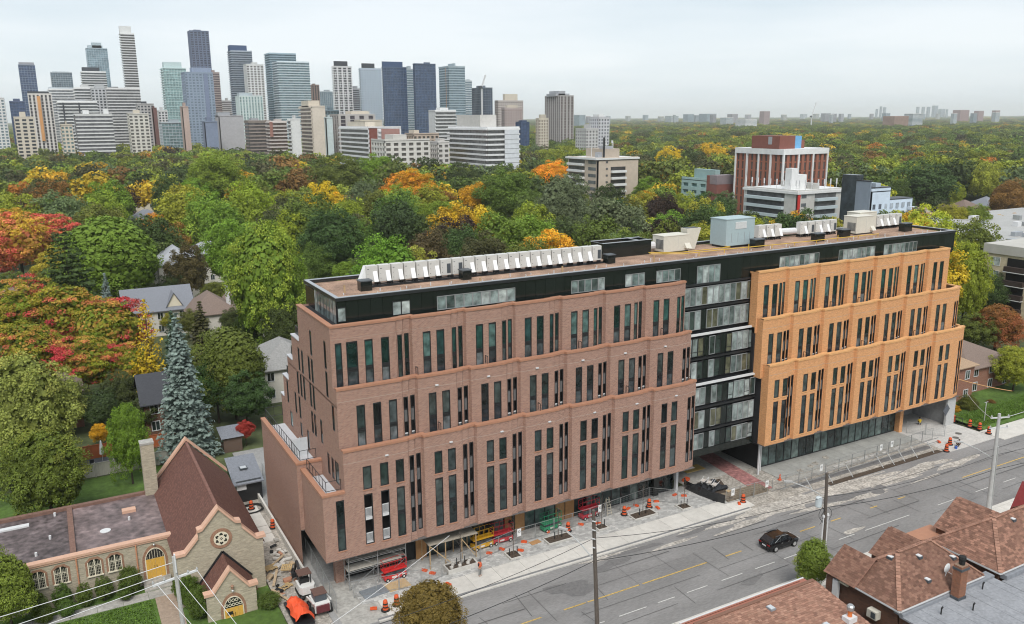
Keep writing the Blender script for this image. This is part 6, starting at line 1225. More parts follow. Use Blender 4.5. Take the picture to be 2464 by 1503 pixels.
house(131,84,12,14,4.8,7.6,M_redb,M_br,'brick bungalow with dark brown roof at the right edge',nwin=3); 
t = thing('handrail', 'black iron handrails on the brick semi front steps', 'handrail', (115,74,0)); b = MB()
for x in (114.9,117.1):
    b.bar((x,73.6,1.1),(x,75.4,2.2),.06); 
    for k in range(7): b.bar((x,73.6+k*.3,.2+k*.15),(x,73.6+k*.3,1.1+k*.18),.04)
b.build('rail', M_frame, t)
# sheds and fences behind the church
t = thing('shed', 'black timber shed with slate roof and skylight behind the church', 'shed', (17,99,0)); b = MB(); b.box(15.9,95.8,0,18.8,102,2.6); b.build('wall', M_frame, t); b = MB(); b.face([(15.5,95.4,2.5),(19.0,95.4,2.5),(19.3,102.2,3.4),(15.8,102.2,3.4)]); b.face([(15.5,95.4,2.35),(19,95.4,2.35),(19,95.4,2.5),(15.5,95.4,2.5)]); b.build('roof', M_sl, t); b = MB(); b.box(16.9,98.4,3.0,17.8,99.3,3.15); s_ = b.build('skylight', M_grille, t); b = MB(); b.box(17.0,98.5,3.15,17.7,99.2,3.18); b.build('pane', MATS['sky_pane'], s_); b = MB(); b.box(15.9,95.72,1.6,17.0,95.8,2.3); b.build('window', M_rail, t)
t = thing('shed', 'small grey roofed shed wrapped in red ivy', 'shed', (18.6,114,0)); b = MB(); b.box(17.5,112.5,0,19.9,115.5,2.1); b.build('wall', M_wallb, t); b = MB(); b.face([(17.2,112.2,2.1),(20.2,112.2,2.1),(20.2,115.8,2.7),(17.2,115.8,2.7)]); b.build('roof', M_sl, t)
def plank_fence(x0, x1, y, h, m_, label, dy=0):
    t = thing('fence', label, 'fence', (x0,y,0)); n = max(1, round((x1-x0)/2.3))
    for i in range(n):
        a, c = x0+(x1-x0)*i/n, x0+(x1-x0)*(i+1)/n; ya, yc = y+dy*i/n, y+dy*(i+1)/n; b = MB(); b.bar((a+.08,ya,h/2),(c-.08,yc,h/2),.05,h-.15); b.build('fence_panel', m_, t); b = MB(); b.box(a-.06,ya-.08,0,a+.06,ya+.08,h+.1); b.build('post', m_, t)
        b = MB(); b.bar((a,ya-.05,h-.04),(c,yc-.05,h-.04),.09,.06); b.build('rail', m_, t)
M_gf = mat('weathered_fence', (.38,.36,.32), .9, var=.15, scale=2, streak=(8,8,.6)); M_of = mat('stained_fence', (.36,.105,.04), .8, var=.14, scale=3); M_bf = mat('dark_mesh', (.015,.016,.018), .8, var=.2)
plank_fence(-7,15,112.6,1.9,M_gf,'weathered grey board fence behind the church lawn'); plank_fence(-3,17,119.2,2.0,M_of,'orange stained board fence behind the grey one'); plank_fence(-16,6.3,97.5,2.2,M_bf,'black screened fence behind the flat church roof')
gb = MB(); gb.face([(-9,98.5,.02),(15.5,98.5,.02),(15.5,112.3,.02),(-9,112.3,.02)]); tag(gb.build('back_lawn', M_grass), kind='structure'); b = MB(); b.box(-2,113.2,0,6,118.6,.25); tag(b.build('patio_deck', M_grille), 'dark timber patio deck between the two fences', 'deck')
t = thing('parasol', 'closed white garden parasol in front of the orange fence', 'parasol', (2.9,117.4,0)); b = MB(); b.tube((2.9,117.4,.2),(2.9,117.4,3.0),.03,n=6); b.build('pole', M_rail, t); b = MB(); b.lathe([(.1,.9),(.3,1.0),(.22,1.9),(.1,2.7),(.02,2.9)], (2.9,117.4,.2), 9); b.build('canopy', M_hood, t)
b = MB(); x, y = 1.6, 115.6
t = thing('garden_chair', 'black metal garden chair on the patio', 'chair', (x,y,.25)); b = MB(); b.box(x-.25,y-.25,.65,x+.25,y+.25,.7); b.build('seat', M_frame, t); b = MB(); b.box(x-.25,y+.2,.7,x+.25,y+.25,1.2); b.build('backrest', M_frame, t)
for sx in (-.22,.2):
    for sy in (-.22,.2): b = MB(); b.box(x+sx,y+sy,.25,x+sx+.03,y+sy+.03,.65); b.build('leg', M_frame, t)
# ------------------------------------------------------------------ city towers and blocks
def far_mat(c, r=.7, v=.06): return mat('facade_%02x%02x%02x' % tuple(int(x*255) for x in c), c, r, var=v, scale=.08, scale2=.6)
def far_glass(c): return mat('tower_glass_%02x%02x%02x' % tuple(int(x*255) for x in c), c, .22, var=.3, scale=.12, scale2=.5, spec=.6)
FOOT = []
def block(name, label, cat, u0, us, u1, vt, D, wall, gl, S='b', Wst=None, fh=3.0, top=None, dep=None, topc=None, bay=3.2, band=.36, proud=.5, pier=.35, base=None):
    """axis-aligned block: us is the photo column of its south-west corner, u0..us the west face, us..u1 the south face"""
    if us <= u0+1 and u0 > 1300: us = u0+.45*(u1-u0)
    um = us if us > u0+1 else (u0+u1)/2; d = ray(um, vt); t_ = D/math.hypot(d[0], d[1]); x0, y0, zt = (XP if False else (lambda *a: (d[0]*t_, d[1]*t_, H+d[2]*t_)))()
    if us <= u0+1: x0 = YP(u0, vt, y0)[0]
    x1 = YP(u1, vt, y0)[0] if u1 > us+1 else x0+(dep or 16)
    y1 = XP(u0, vt, x0)[1] if us > u0+1 else y0+(dep or min(30, max(12, (x1-x0)*.8)))
    y1 = min(y1, y0+60); Wst = Wst or S; wm, gm = far_mat(wall), far_glass(gl); FOOT.append((x0-3, y0-3, x1+3, y1+3))
    t = thing(name, label, cat, (x0, y0, 0)); p = proud
    b = MB(); b.box(x0+p, y0+p, 0, x1-p*.2, y1-p*.2, zt-.3); b.build('glazing', gm, t)
    nf = max(2, int(zt/fh)); zlo = max(0, nf-60); f = MB(); q = MB()
    def face(st, a, c, along):
        L_ = c-a
        def bx(mb, s0, s1, z0, z1, o0, o1):
            if along == 'x': mb.box(s0, y0+o0, z0, s1, y0+o1, z1)
            else: mb.box(x0+o0, s0, z0, x0+o1, s1, z1)
        if st == 'x': bx(q, a, c, 0, zt, 0, p+.3); return
        bd, pr, ov = band, pier, 0.0
        if st == 'b': pr = 0
        if st == 's': bd, pr, ov = .34, 0, -.9          # projecting balcony slabs
        if st == 'g': bd, pr = max(band, .42), max(pier, .4)
        if st == 'c': bd, pr = .13, .09                 # curtain wall
        if st == 'v': bd, pr = .16, .5                  # vertical piers
        for k in range(nf+1):
            z = zt-k*fh
            if z < 0: break
            bx(f, a, c, max(0, z-fh*bd), z, (0 if st != 'v' else .2)+ov, p+.05)
        if st == 'o':                                   # staggered balcony walls
            for k in range(nf):
                z = zt-k*fh; off = (k//2 % 2)*bay*.5
                s = a+off
                while s < c-bay*.5: bx(q, s, s+.5, z-fh, z, -.3, p); s += bay
        if pr:
            n = max(1, round(L_/bay)); w = L_/n
            for i in range(n+1): s0 = max(a, a+i*w-w*pr/2); s1 = min(c, a+i*w+w*pr/2); bx(q, s0, s1, 0, zt-.01, (.02 if st != 'v' else -.05), p+.04)
    face(S, x0, x1, 'x'); face(Wst, y0, y1, 'y')
    f.build('floor_band', wm, t, kind='stuff')
    if q.f: q.build('pier', wm, t, kind='stuff')
    r = MB(); r.box(x0, y0, zt-.32, x1, y1, zt+.05); r.box(x0, y0, zt+.05, x1, y0+.3, zt+1.0); r.box(x0, y0+.3, zt+.05, x0+.3, y1, zt+1.0); r.build('roof', wm, t)
    if base: pass
    for (fa, fb, hh, c) in (top or ([(.2+(u0%7)/20,.55+(u0%5)/15,2.5+u0%3,tuple(a*.8 for a in wall))] if D < 2000 else [])):
        r = MB(); X0, X1 = x0+(x1-x0)*fa, x0+(x1-x0)*fb; r.box(X0, y0+(y1-y0)*.2, zt, X1, y0+(y1-y0)*.8, zt+hh); r.build('penthouse', far_mat(c), t)
    return t, (x0, y0, x1, y1, zt)
WH = (.66,.66,.65); CRM = (.58,.52,.43); NAVY = (.05,.085,.17); GL = (.17,.24,.28); DK = (.045,.05,.06); TEAL = (.16,.24,.25); MINT = (.32,.43,.42); PAL = (.42,.47,.50); GRY = (.34,.35,.37); BRN = (.24,.17,.14)
T = [ # label, u0, us, u1, vtop, D, wall, glass, south, west, extras
('navy glass tower with pale bands, leftmost tall one',43,43,84,158,1300,(.22,.27,.36),NAVY,'c','c',dict(top=[(.05,.95,4,(.3,.3,.32))])),
('low navy block at the far left behind the cream block',22,22,60,246,1080,(.10,.13,.22),NAVY,'c',0,{}),
('cream block with small windows, frontmost at far left',32,32,82,284,860,CRM,DK,'g',0,dict(top=[(.3,.6,5,CRM)],bay=5)),
('white tower slice cut by the left picture edge',-20,-20,10,238,1000,WH,GL,'g',0,{}),
('dark tower with white piers and an orange hoist stripe',66,66,124,228,950,(.6,.57,.54),(.05,.045,.05),'v',0,dict(bay=3.6,top=[(0,.9,3,DK)])),
('wide blue-grey glass tower with dark base band, top left',121,121,173,176,1400,PAL,(.12,.17,.21),'c',0,dict(top=[(.1,.9,2,PAL)])),
('white slab block with grey top between blue-grey glass and balconied slabs',117,117,180,216,1120,WH,GRY,'s',0,dict(top=[(0,1,2.5,PAL)])),
('tall pale glass tower with stepped crown, behind white banded block',207,207,258,118,1420,(.44,.53,.58),(.22,.31,.36),'c',0,dict(top=[(.1,.8,5,(.4,.47,.5)),(.3,.75,9,(.4,.47,.5))])),
('white banded block with dark mechanical top below the pale glass tower',196,196,255,174,1250,WH,(.14,.15,.16),'s',0,dict(top=[(.05,.75,6,DK)])),
('white balconied slab left of the grey gridded block',178,178,226,213,1060,WH,(.2,.21,.22),'s',0,{}),('grey and white gridded block in the middle of the white slabs',218,218,262,214,1050,(.5,.51,.52),DK,'g',0,dict(bay=4)),
('broad white slab with many thin floors',258,258,336,214,1020,(.62,.61,.60),(.2,.2,.21),'s',0,dict(top=[(.1,.35,2,DK)])),
('tall slender white tower of stacked balconies',289,289,323,82,1300,WH,(.13,.12,.12),'s',0,dict(top=[(0,.82,10,WH)],fh=3.3)),
('white slab with two dark vertical slots',138,138,234,246,940,WH,(.16,.17,.18),'s',0,dict(top=[(.2,.7,2,GRY)])),('front white apartment slab with a dark central slot',178,178,270,277,820,WH,(.13,.13,.14),'b',0,dict(top=[(.25,.4,4,WH),(.8,.92,5,WH)])),
('small beige block at the foot of the white slabs',145,145,174,302,780,CRM,TEAL,'g',0,{}),('cream block with square windows right of the white slabs',308,308,357,276,850,(.62,.6,.54),(.12,.11,.1),'g',0,dict(bay=4,top=[(.3,.6,4,CRM)])),
('grey stepped block with brown end wall',329,329,370,252,960,(.42,.41,.40),DK,'g',0,dict(top=[(.3,.6,3,DK)])),('narrow dark brown slab end beside the grey stepped block',366,366,377,262,955,(.16,.08,.07),(.08,.04,.04),'x',0,{}),
('mint glass tower with pale crown',391,391,447,166,1150,(.52,.65,.64),(.25,.37,.37),'c','s',dict(top=[(.08,.85,8,(.5,.6,.6))])),('blue-grey gridded tower in front of the tall dark tower',443,443,512,176,1040,(.27,.33,.42),(.18,.235,.29),'g',0,dict(top=[(.3,.98,6,(.25,.3,.4))],bay=4)),
('tallest dark patterned tower of the left group',456,456,502,76,1350,(.14,.17,.25),(.055,.065,.10),'o',0,dict(bay=5,fh=3.2)),('brown banded tower tucked behind the blue-grey one',505,505,528,176,1200,(.38,.31,.29),(.13,.10,.10),'b',0,{}),
('pale low block between the brown tower and the grey tower',530,530,566,244,1380,(.5,.48,.47),(.2,.18,.18),'b',0,{}),('dark grey balconied tower with navy top',555,555,606,124,1260,(.34,.38,.43),(.11,.15,.19),'s',0,dict(top=[(0,.8,8,NAVY)])),
('white tower with square black windows',592,592,634,157,1150,WH,(.10,.09,.09),'g',0,dict(bay=4)),('low mint and white block before the white tower',575,575,632,233,1000,(.55,.62,.61),(.2,.3,.3),'v',0,dict(top=[(.05,.6,4,PAL)])),
('low grey blank block at the tree line',526,526,585,281,880,(.40,.39,.40),DK,'x',0,dict(top=[(0,.5,4,GRY)])),('brown banded parking block at the tree line',596,596,652,293,800,(.30,.25,.22),(.10,.09,.09),'b',0,dict(top=[(.2,.5,3,GRY)])),('red brick ended block with white balconies',648,648,690,294,780,(.55,.5,.47),(.2,.15,.13),'s',0,{}),
('plain blue box building before the gridded tower',491,491,523,295,850,(.20,.24,.33),(.2,.24,.33),'x',0,{}),('teal glass podium under the mint tower',388,388,446,297,930,PAL,TEAL,'c',0,{}),('thin beige tower in front of the mint tower',437,437,453,259,900,(.47,.36,.31),DK,'x',0,{}),('small white block left of the mint tower',380,380,403,268,1100,WH,DK,'g',0,{}),
('dark teal rear tower with glass crown',648,648,712,130,1210,(.33,.43,.48),(.13,.21,.25),'s',0,dict(top=[(.05,.95,1,PAL)])),('banded glass front tower stepping down to the right',668,668,744,150,1140,(.56,.63,.66),(.20,.29,.32),'s',0,dict(top=[(0,.98,1,PAL)])),
('slim dark brown tower behind the banded glass tower',750,750,768,206,1300,BRN,DK,'v',0,{}),('pale glass block left of the chequered tower',769,769,801,222,1400,PAL,GL,'c',0,{}),('chequered white and black tower of staggered balconies',798,800,846,161,1150,(.62,.62,.62),(.03,.03,.035),'o','s',dict(bay=6,fh=3.1,top=[(.1,.8,7,DK)])),
('slim dark framed tower right of the chequered tower',848,848,866,215,1300,GRY,DK,'b',0,{}),('pale gridded tower with dark roof box',863,867,917,166,1170,(.48,.55,.62),(.25,.31,.37),'g','s',dict(top=[(.12,.7,7,DK)],bay=3.5)),
('navy glass tower, left of the navy pair',918,922,978,163,1060,(.10,.14,.22),(.05,.085,.16),'c','s',dict(top=[(0,.85,7,NAVY)],bay=4)),('pale blue slim tower between the navy pair',977,977,996,168,1150,PAL,GL,'b',0,{}),('navy glass tower, right and taller of the navy pair',993,998,1048,155,1050,(.10,.14,.22),(.05,.085,.16),'c','c',dict(bay=4)),
('glass tower with dark west side and orange hoist',1055,1078,1119,161,1090,(.38,.46,.50),(.15,.22,.26),'b','b',dict()),('slim pale tower right of the hoist tower',1119,1119,1136,196,1200,(.55,.6,.62),GL,'b',0,{}),('low navy and pale tower beneath the tower crane',1135,1158,1185,213,1100,(.17,.21,.25),(.05,.07,.11),'c','c',{}),
('beige grand block with columned top storey',1190,1198,1259,244,1120,(.52,.47,.44),(.2,.17,.16),'g','g',dict(top=[(.3,.8,9,CRM)])),('pinkish beige block in front of the columned one',1206,1214,1256,262,1000,(.46,.38,.36),(.2,.16,.15),'g','b',dict(top=[(.2,.8,4,CRM)])),
('beige tower with balconies left and plain face right',720,748,782,258,700,(.60,.53,.45),(.22,.18,.15),'x','s',dict(top=[(.0,.8,5,CRM)],proud=.8)),('white stepped block left of the beige tower',691,699,722,289,690,WH,(.2,.17,.17),'x','s',{}),('dark teal glass block behind the red and white apartments',781,781,816,268,860,(.16,.22,.25),(.06,.09,.10),'c',0,{}),('thin pale mint slab right of the beige tower',783,783,800,285,700,(.5,.57,.57),MINT,'x',0,{}),
('block with tall dark windows and pale roof box',814,814,903,278,720,(.46,.43,.41),(.05,.04,.05),'v',0,dict(top=[(.4,.9,3.5,CRM)],bay=7)),('low cream block with small brick box',867,867,920,292,690,CRM,DK,'x',0,dict(top=[(.78,1,1,(.25,.09,.07))])),
('white apartment block with red-brown brick east half',815,886,965,309,560,(.66,.66,.66),(.15,.15,.15),'x','s',dict(proud=.9,top=[(.1,.4,4,CRM)])),('low white apartment block behind yellow trees',925,925,1034,339,520,(.6,.58,.54),(.12,.11,.1),'g',0,dict(bay=5)),('beige low block behind the low white apartments',994,994,1056,324,610,(.47,.38,.31),(.1,.09,.08),'g',0,dict(top=[(.1,.3,3,CRM)])),
('white balconied tower left of the white apartment block',1031,1046,1097,268,760,(.6,.6,.6),(.2,.2,.2),'s','x',dict(top=[(.3,.7,3,WH)])),('small white gridded block by the white apartments',1053,1053,1081,344,540,(.6,.58,.55),(.14,.13,.12),'g',0,{}),
('big white apartment block with balcony grid and plain east end',1078,1172,1250,310,512,(.68,.68,.68),(.20,.20,.20),'s','s',dict(proud=1.0,pier=.12,top=[(.05,.55,8,(.55,.53,.50))])),('small navy box right of the white apartments',1254,1254,1274,296,900,NAVY,NAVY,'c',0,{}),
('grey tower with vertical stripes standing alone',1311,1348,1381,232,1000,(.36,.34,.33),(.11,.085,.08),'v','v',dict(top=[(-.1,.9,3,GRY),(.1,.6,6,GRY)],bay=4.5)),('cream block left of the lone grey tower',1289,1296,1320,287,900,CRM,(.2,.16,.13),'g','g',{}),('white gridded block right of the lone grey tower',1417,1440,1467,284,800,(.56,.56,.58),(.17,.18,.2),'g','g',dict(top=[(.2,.7,3,WH)])),('low white wing of terraces before the gridded block',1385,1385,1440,312,790,(.55,.54,.53),(.2,.2,.2),'g',0,{}),
('pale block far behind the lone grey tower',1381,1381,1409,278,2600,PAL,GL,'b',0,{}),
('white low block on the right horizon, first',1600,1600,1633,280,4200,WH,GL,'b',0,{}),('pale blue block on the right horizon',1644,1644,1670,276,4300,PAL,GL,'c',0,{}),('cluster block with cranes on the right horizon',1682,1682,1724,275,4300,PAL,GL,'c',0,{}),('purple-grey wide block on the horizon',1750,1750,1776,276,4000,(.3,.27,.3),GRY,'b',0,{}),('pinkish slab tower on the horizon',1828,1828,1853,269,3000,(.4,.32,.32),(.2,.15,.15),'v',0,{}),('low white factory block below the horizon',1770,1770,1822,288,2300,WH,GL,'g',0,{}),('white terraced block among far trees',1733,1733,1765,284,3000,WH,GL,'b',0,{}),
('grey wide slab on the horizon, right of the leaning crane',1975,1975,1999,274,4200,(.3,.3,.34),GRY,'b',0,{}),('grey slab next to the wide slab on the horizon',2001,2001,2014,275,4200,(.33,.33,.37),GRY,'b',0,{}),('smallest grey slab of the horizon trio',2018,2018,2031,275,4200,(.36,.36,.4),GRY,'b',0,{}),
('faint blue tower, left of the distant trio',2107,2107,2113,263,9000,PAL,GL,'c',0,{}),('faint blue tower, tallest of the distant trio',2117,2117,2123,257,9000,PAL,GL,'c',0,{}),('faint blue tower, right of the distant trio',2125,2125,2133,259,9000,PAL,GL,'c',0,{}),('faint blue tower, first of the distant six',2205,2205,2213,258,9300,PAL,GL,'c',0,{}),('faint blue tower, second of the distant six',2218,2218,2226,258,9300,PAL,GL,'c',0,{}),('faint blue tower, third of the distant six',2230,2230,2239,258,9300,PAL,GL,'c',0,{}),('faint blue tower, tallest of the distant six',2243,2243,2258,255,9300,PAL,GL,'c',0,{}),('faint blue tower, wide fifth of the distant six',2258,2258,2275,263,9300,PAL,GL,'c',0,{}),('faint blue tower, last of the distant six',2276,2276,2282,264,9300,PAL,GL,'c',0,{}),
('pinkish brick slab on the right horizon, widest',2293,2293,2333,266,4000,(.4,.29,.28),(.2,.14,.14),'g',0,{}),('pinkish brick slab, middle of the right horizon',2344,2344,2368,268,4000,(.4,.3,.3),(.2,.14,.14),'g',0,{}),('pinkish brick slab, rightmost on the horizon',2387,2387,2407,267,4000,(.38,.29,.28),(.2,.14,.14),'g',0,{}),('white stepped office block rising from far trees',2176,2176,2222,275,2500,WH,GL,'b',0,{}),('long brown apartment row among far trees',2125,2125,2187,281,2400,(.36,.25,.2),(.15,.1,.09),'v',0,{}),
]
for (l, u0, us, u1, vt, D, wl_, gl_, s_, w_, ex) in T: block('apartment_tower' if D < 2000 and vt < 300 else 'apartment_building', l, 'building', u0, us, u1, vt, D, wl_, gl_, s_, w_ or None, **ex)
HC = [('white',WH),('pale grey',PAL),('grey',GRY),('cream',CRM),('pinkish',(.42,.33,.32))]; hcn = {}
for i in range(26):                                     # low roofs that show between the far trees on the horizon
    u = 1330+i*42+random.uniform(-8,8); cn, cc = HC[(i*7+i//5) % 5]; hcn[cn] = hcn.get(cn, -1)+1
    block('distant_building', f'{ordn[hcn[cn]]} of the small {cn} blocks along the horizon, counted from the left', 'building', u, u, u+random.uniform(8,22), 283-random.uniform(0,4)-(i*.3), random.uniform(3000,8000), cc, GL, 'b')[0]['group'] = 'low buildings on the horizon'
# accents on the nearer blocks
def panel(name, m_, u0, u1, v0, v1, Y, th=.3, parent=None, label=None):
    a = YP(u0, v0, Y); c = YP(u1, v1, Y); b = MB(); b.box(min(a[0],c[0]), Y-th, min(a[2],c[2]), max(a[0],c[0]), Y, max(a[2],c[2])); return b.build(name, m_, parent, label=label)
def by(l): return next(o for o in bpy.data.objects if o.get('label', '').startswith(l))
o = by('white apartment block with red-brown'); Y = o.location.y; panel('brick_panel', far_mat((.20,.07,.055)), 888, 911, 310, 400, Y-.05, .3, o); panel('brick_panel', far_mat((.36,.20,.175)), 917, 964, 311, 400, Y-.05, .4, o)
for k in range(9): panel('balcony', far_mat(WH), 909, 916, 314+k*10.3, 318+k*10.3, Y-.1, 1.2, o)
o = by('big white apartment'); Y = o.location.y; panel('end_wall', far_mat((.62,.64,.67)), 1214, 1249, 314, 420, Y-1.0, .3, o)
for k in range(9): panel('end_joint', far_mat(GRY), 1214, 1249, 324+k*11.3, 324.6+k*11.3, Y-1.3, .05, o)
o = by('glass tower with dark west'); Y = o.location.y; panel('hoist_mast', far_mat((.5,.27,.12)), 1072, 1075, 165, 300, Y-.5, 1, o)
o = by('dark tower with white piers'); panel('hoist_mast', far_mat((.6,.3,.12)), 96, 102, 232, 340, o.location.y-.6, 1, o)
o = by('front white apartment slab'); panel('dark_slot', far_mat(DK), 221, 228, 279, 340, o.location.y-.6, .4, o); panel('dark_slot', far_mat(DK), 178, 182, 279, 320, o.location.y-.6, .4, o)
o = by('white slab with two dark'); panel('dark_slot', far_mat(DK), 153, 156, 248, 300, o.location.y-1, .4, o); panel('dark_slot', far_mat(DK), 191, 194, 248, 300, o.location.y-1, .4, o)
o = by('blue-grey gridded tower'); panel('blue_face', far_mat((.19,.23,.33)), 489, 511, 178, 320, o.location.y-.3, .4, o)
o = by('red brick ended'); panel('brick_panel', far_mat((.30,.15,.12)), 648, 658, 294, 330, o.location.y-1, .4, o)
def crane(u0, v0, u1, v1, D, label, w=1.6):
    d = ray(u0, v0); t_ = D/math.hypot(d[0], d[1]); a = (d[0]*t_, d[1]*t_, H+d[2]*t_); c = YP(u1, v1, a[1]); t = thing('tower_crane', label, 'crane', (a[0],a[1],0)); b = MB(); b.bar((a[0],a[1],0),a,w); b.build('mast', M_rail, t); b = MB(); b.bar(a, c, w); b.build('jib', M_rail, t); b = MB(); b.obox((a[0]-w,a[1],a[2]),(w*2.5,w*2,w*2)); b.build('counterweight', M_grille, t)
crane(1159,211,1168,181,1090,'thin luffing crane above the low navy tower'); crane(1953,281,1964,247,2600,'leaning crane jib on the right horizon',2.2)
# beige apartment block
t, (x0,y0,x1,y1,zt) = block('apartment_building','beige apartment block with white balconies and roof masts in mid picture','building',1367,1438,1536,386,375,(.50,.42,.34),(.13,.13,.13),'x','x',proud=.3)
Mb = far_mat(WH); 
for k in range(6):
    z = zt-2.9*k-1.9
    for a, c in ((y0+(y1-y0)*.42,y1-.8),): b = MB(); b.box(x0-1.3,a,z-.95,x0-.05,c,z); b.build('balcony', Mb, t); b = MB(); b.box(x0-.1,a,z+.02,x0-.01,c,z+1.5); b.build('window', far_glass((.07,.07,.07)), t)
    b = MB(); b.box(x0-.08,y0+1.2,z+.1,x0-.01,y0+(y1-y0)*.3,z+1.5); b.build('window', far_glass((.14,.15,.16)), t)
    if k: a = x0+(x1-x0)*.32; b = MB(); b.box(a,y0-1.3,z-.95,a+(x1-x0)*.36,y0-.05,z+.02); b.build('balcony', Mb, t); b = MB(); b.box(a,y0-.1,z+.05,a+(x1-x0)*.36,y0-.01,z+1.6); b.build('window', far_glass((.05,.05,.05)), t)
    b = MB(); a = x0+(x1-x0)*.2; b.box(a,y0-.08,z+.4,a+1.1,y0-.01,z+1.3); b.build('window', far_glass((.1,.1,.1)), t)
b = MB(); b.box(x0-1.2,y0-.5,zt+.0,x1+.4,y1+.6,zt+.75); b.build('roof_edge', Mb, t); b = MB(); b.box(x0+7,y0+5,zt+.7,x0+11.5,y0+9,zt+5.6); b.box(x0+4.5,y0+6,zt+.7,x0+6.9,y0+8.5,zt+3); b.build('penthouse', far_mat(GRY), t)
b = MB(); b.tube((x0+6.8,y0+5,zt),(x0+6.8,y0+5,zt+9.5),.45,n=8); b.build('flue', M_frame, t); b = MB(); 
for q_, hh in ((.2,5.5),(8,7.5),(11.3,8),(11.8,7.4)): b.tube((x0+q_,y0+5.2,zt),(x0+q_,y0+5.2,zt+hh),.13,n=5)
b.obox((x0+11.3,y0+5.2,zt+7.5),(.8,.3,1.2)); b.obox((x0+8,y0+5.2,zt+6.6),(.7,.3,1.1)); b.build('antenna_mast', M_rail, t)
# red brick office with white piers
t, (x0,y0,x1,y1,zt) = block('office_building','red brick office with white piers and a brown and blue roof box','building',1772,1886,1991,368,352,(.29,.115,.075),(.10,.08,.075),'v','v',bay=2.6,pier=.62,proud=.35,fh=3.6)
b = MB(); b.box(x0-.5,y0-.5,zt-.9,x1+.4,y1+.4,zt+1.3); b.build('white_fascia', Mb, t)
for i in range(4): b = MB(); s = x0+(x1-x0)*i/3; b.box(s-.35,y0-.45,0,s+.35,y0+.2,zt-.9); b.build('white_pier', Mb, t)
for i in range(1,5): b = MB(); s = y0+(y1-y0)*i/4; b.box(x0-.45,s-.35,0,x0+.2,s+.35,zt-.9); b.build('white_pier', Mb, t)
b = MB(); b.box(x0-.5,y0+2,zt+1.3,x0+8,y0+17,zt+6.3); b.build('roof_box', far_mat((.22,.085,.065)), t); b = MB(); b.box(x0+8.02,y0+3,zt+1.3,x0+12.6,y0+9,zt+6.2); b.build('blue_box', far_mat((.16,.38,.62)), t); b = MB(); b.box(x0-.55,y0+6,zt+3,x0-.5,y0+8,zt+6); b.build('door', far_mat(GRY), t)
# pale apartment block with red stripes
t, (x0,y0,x1,y1,zt) = block('apartment_building','pale apartment block with red corner stripes and rooftop antennas','building',1791,1920,2045,466,312,(.50,.49,.46),(.12,.12,.12),'x','x',proud=.3); Mr = far_mat((.5,.035,.03)); Mg2 = far_mat((.46,.53,.55))
for k in range(6):
    z = zt-2.95*k-2.2
    b = MB(); b.box(x0-1.4,y0+6,z-.95,x0-.05,y1-1.5,z+.05); b.build('balcony', Mg2, t); b = MB(); b.box(x0-.12,y0+6,z+.1,x0-.01,y1-1.5,z+1.75); b.build('window', far_glass((.08,.08,.085)), t); b = MB(); a = x0+(x1-x0)*.32; c = x0+(x1-x0)*.72; b.box(a,y0-1.3,z-.95,c,y0-.05,z+.05); b.build('balcony', Mg2, t); b = MB(); b.box(a,y0-.12,z+.1,c,y0-.01,z+1.75); b.build('window', far_glass((.09,.09,.095)), t)
    for a in (.05,.84): b = MB(); b.box(x0+(x1-x0)*a+.6,y0-.06,z+.3,x0+(x1-x0)*a+3,y0-.01,z+1.5); b.build('window', far_glass((.13,.14,.15)), t)
for a in (x0-.1, x1-.9): b = MB(); b.box(a,y0-.4,0,a+1.1,y0-.02,zt-.6); b.build('red_stripe', Mr, t)
b = MB(); b.box(x0-.6,y0-.6,zt-.4,x1+.4,y1+.4,zt+.5); b.build('roof_edge', Mb, t); b = MB(); b.box(x0+5,y0+8,zt,x0+8,y0+11,zt+8); b.box(x0+8.1,y0+8.3,zt,x0+13,y0+12,zt+5.6); b.build('lift_tower', Mb, t)
for i in range(18): q_ = i/17; xx, yy = (x0+.6, y1-(y1-y0)*q_*2) if q_ < .5 else (x0+(x1-x0)*(q_-.5)*2, y0+1); b = MB(); b.tube((xx,yy,zt),(xx,yy,zt+4.2),.1,n=5); b.obox((xx,yy,zt+3.4),(.4,.3,1.9)); b.build('antenna', M_rail, t)
# pale blue building with grey stair wall
t, (x0,y0,x1,y1,zt) = block('apartment_building','grey stair wall of the pale blue building','building',2061,2097,2143,462,300,(.50,.58,.66),(.1,.12,.14),'x','x',proud=.3); t['label'] = 'pale blue rendered apartment building with grey stair wall and dark glass stair'
b = MB(); b.box(x0-.4,y0+.2,0,x0-.02,y1,zt+3.2); b.build('grey_wall', far_mat((.20,.235,.28)), t); b = MB(); b.box(x0-.2,y1+.1,0,x0+3,y1+6,zt+5); b.build('stair_glazing', far_glass((.04,.05,.06)), t); b = MB(); b.box(x0-.5,y0+.1,zt+3.2,x0+.6,y1+.2,zt+3.5); b.box(x0,y0-.1,zt+1.0,x1,y1,zt+1.25); b.build('roof_edge', M_frame, t)
xr = YP(2197, 480, y0)[0]; b = MB(); b.box(x1,y0+.2,0,xr,y1,zt-3.2); b.build('side_wing', far_mat((.50,.58,.66)), t); b = MB(); b.box(x1,y0+.1,zt-3.2,xr+.2,y1,zt-2.9); b.build('roof_edge', M_frame, t)
for k in range(4):
    for i in range(7): z = zt-5.9-3*k; a = x0+1.2+(xr-x0-2)*i/6.6; b = MB(); b.box(a,y0-.06,z,a+1.3,y0+.18,z+1.6); b.build('window', far_glass((.07,.08,.1)) if i < 2 else far_glass((.3,.34,.38)), t)
    b = MB(); b.box(xr-2.6,y0-1.4,zt-6.8-3*k,xr+.4,y0,zt-5.9-3*k); b.build('balcony', far_mat((.5,.55,.6)), t)
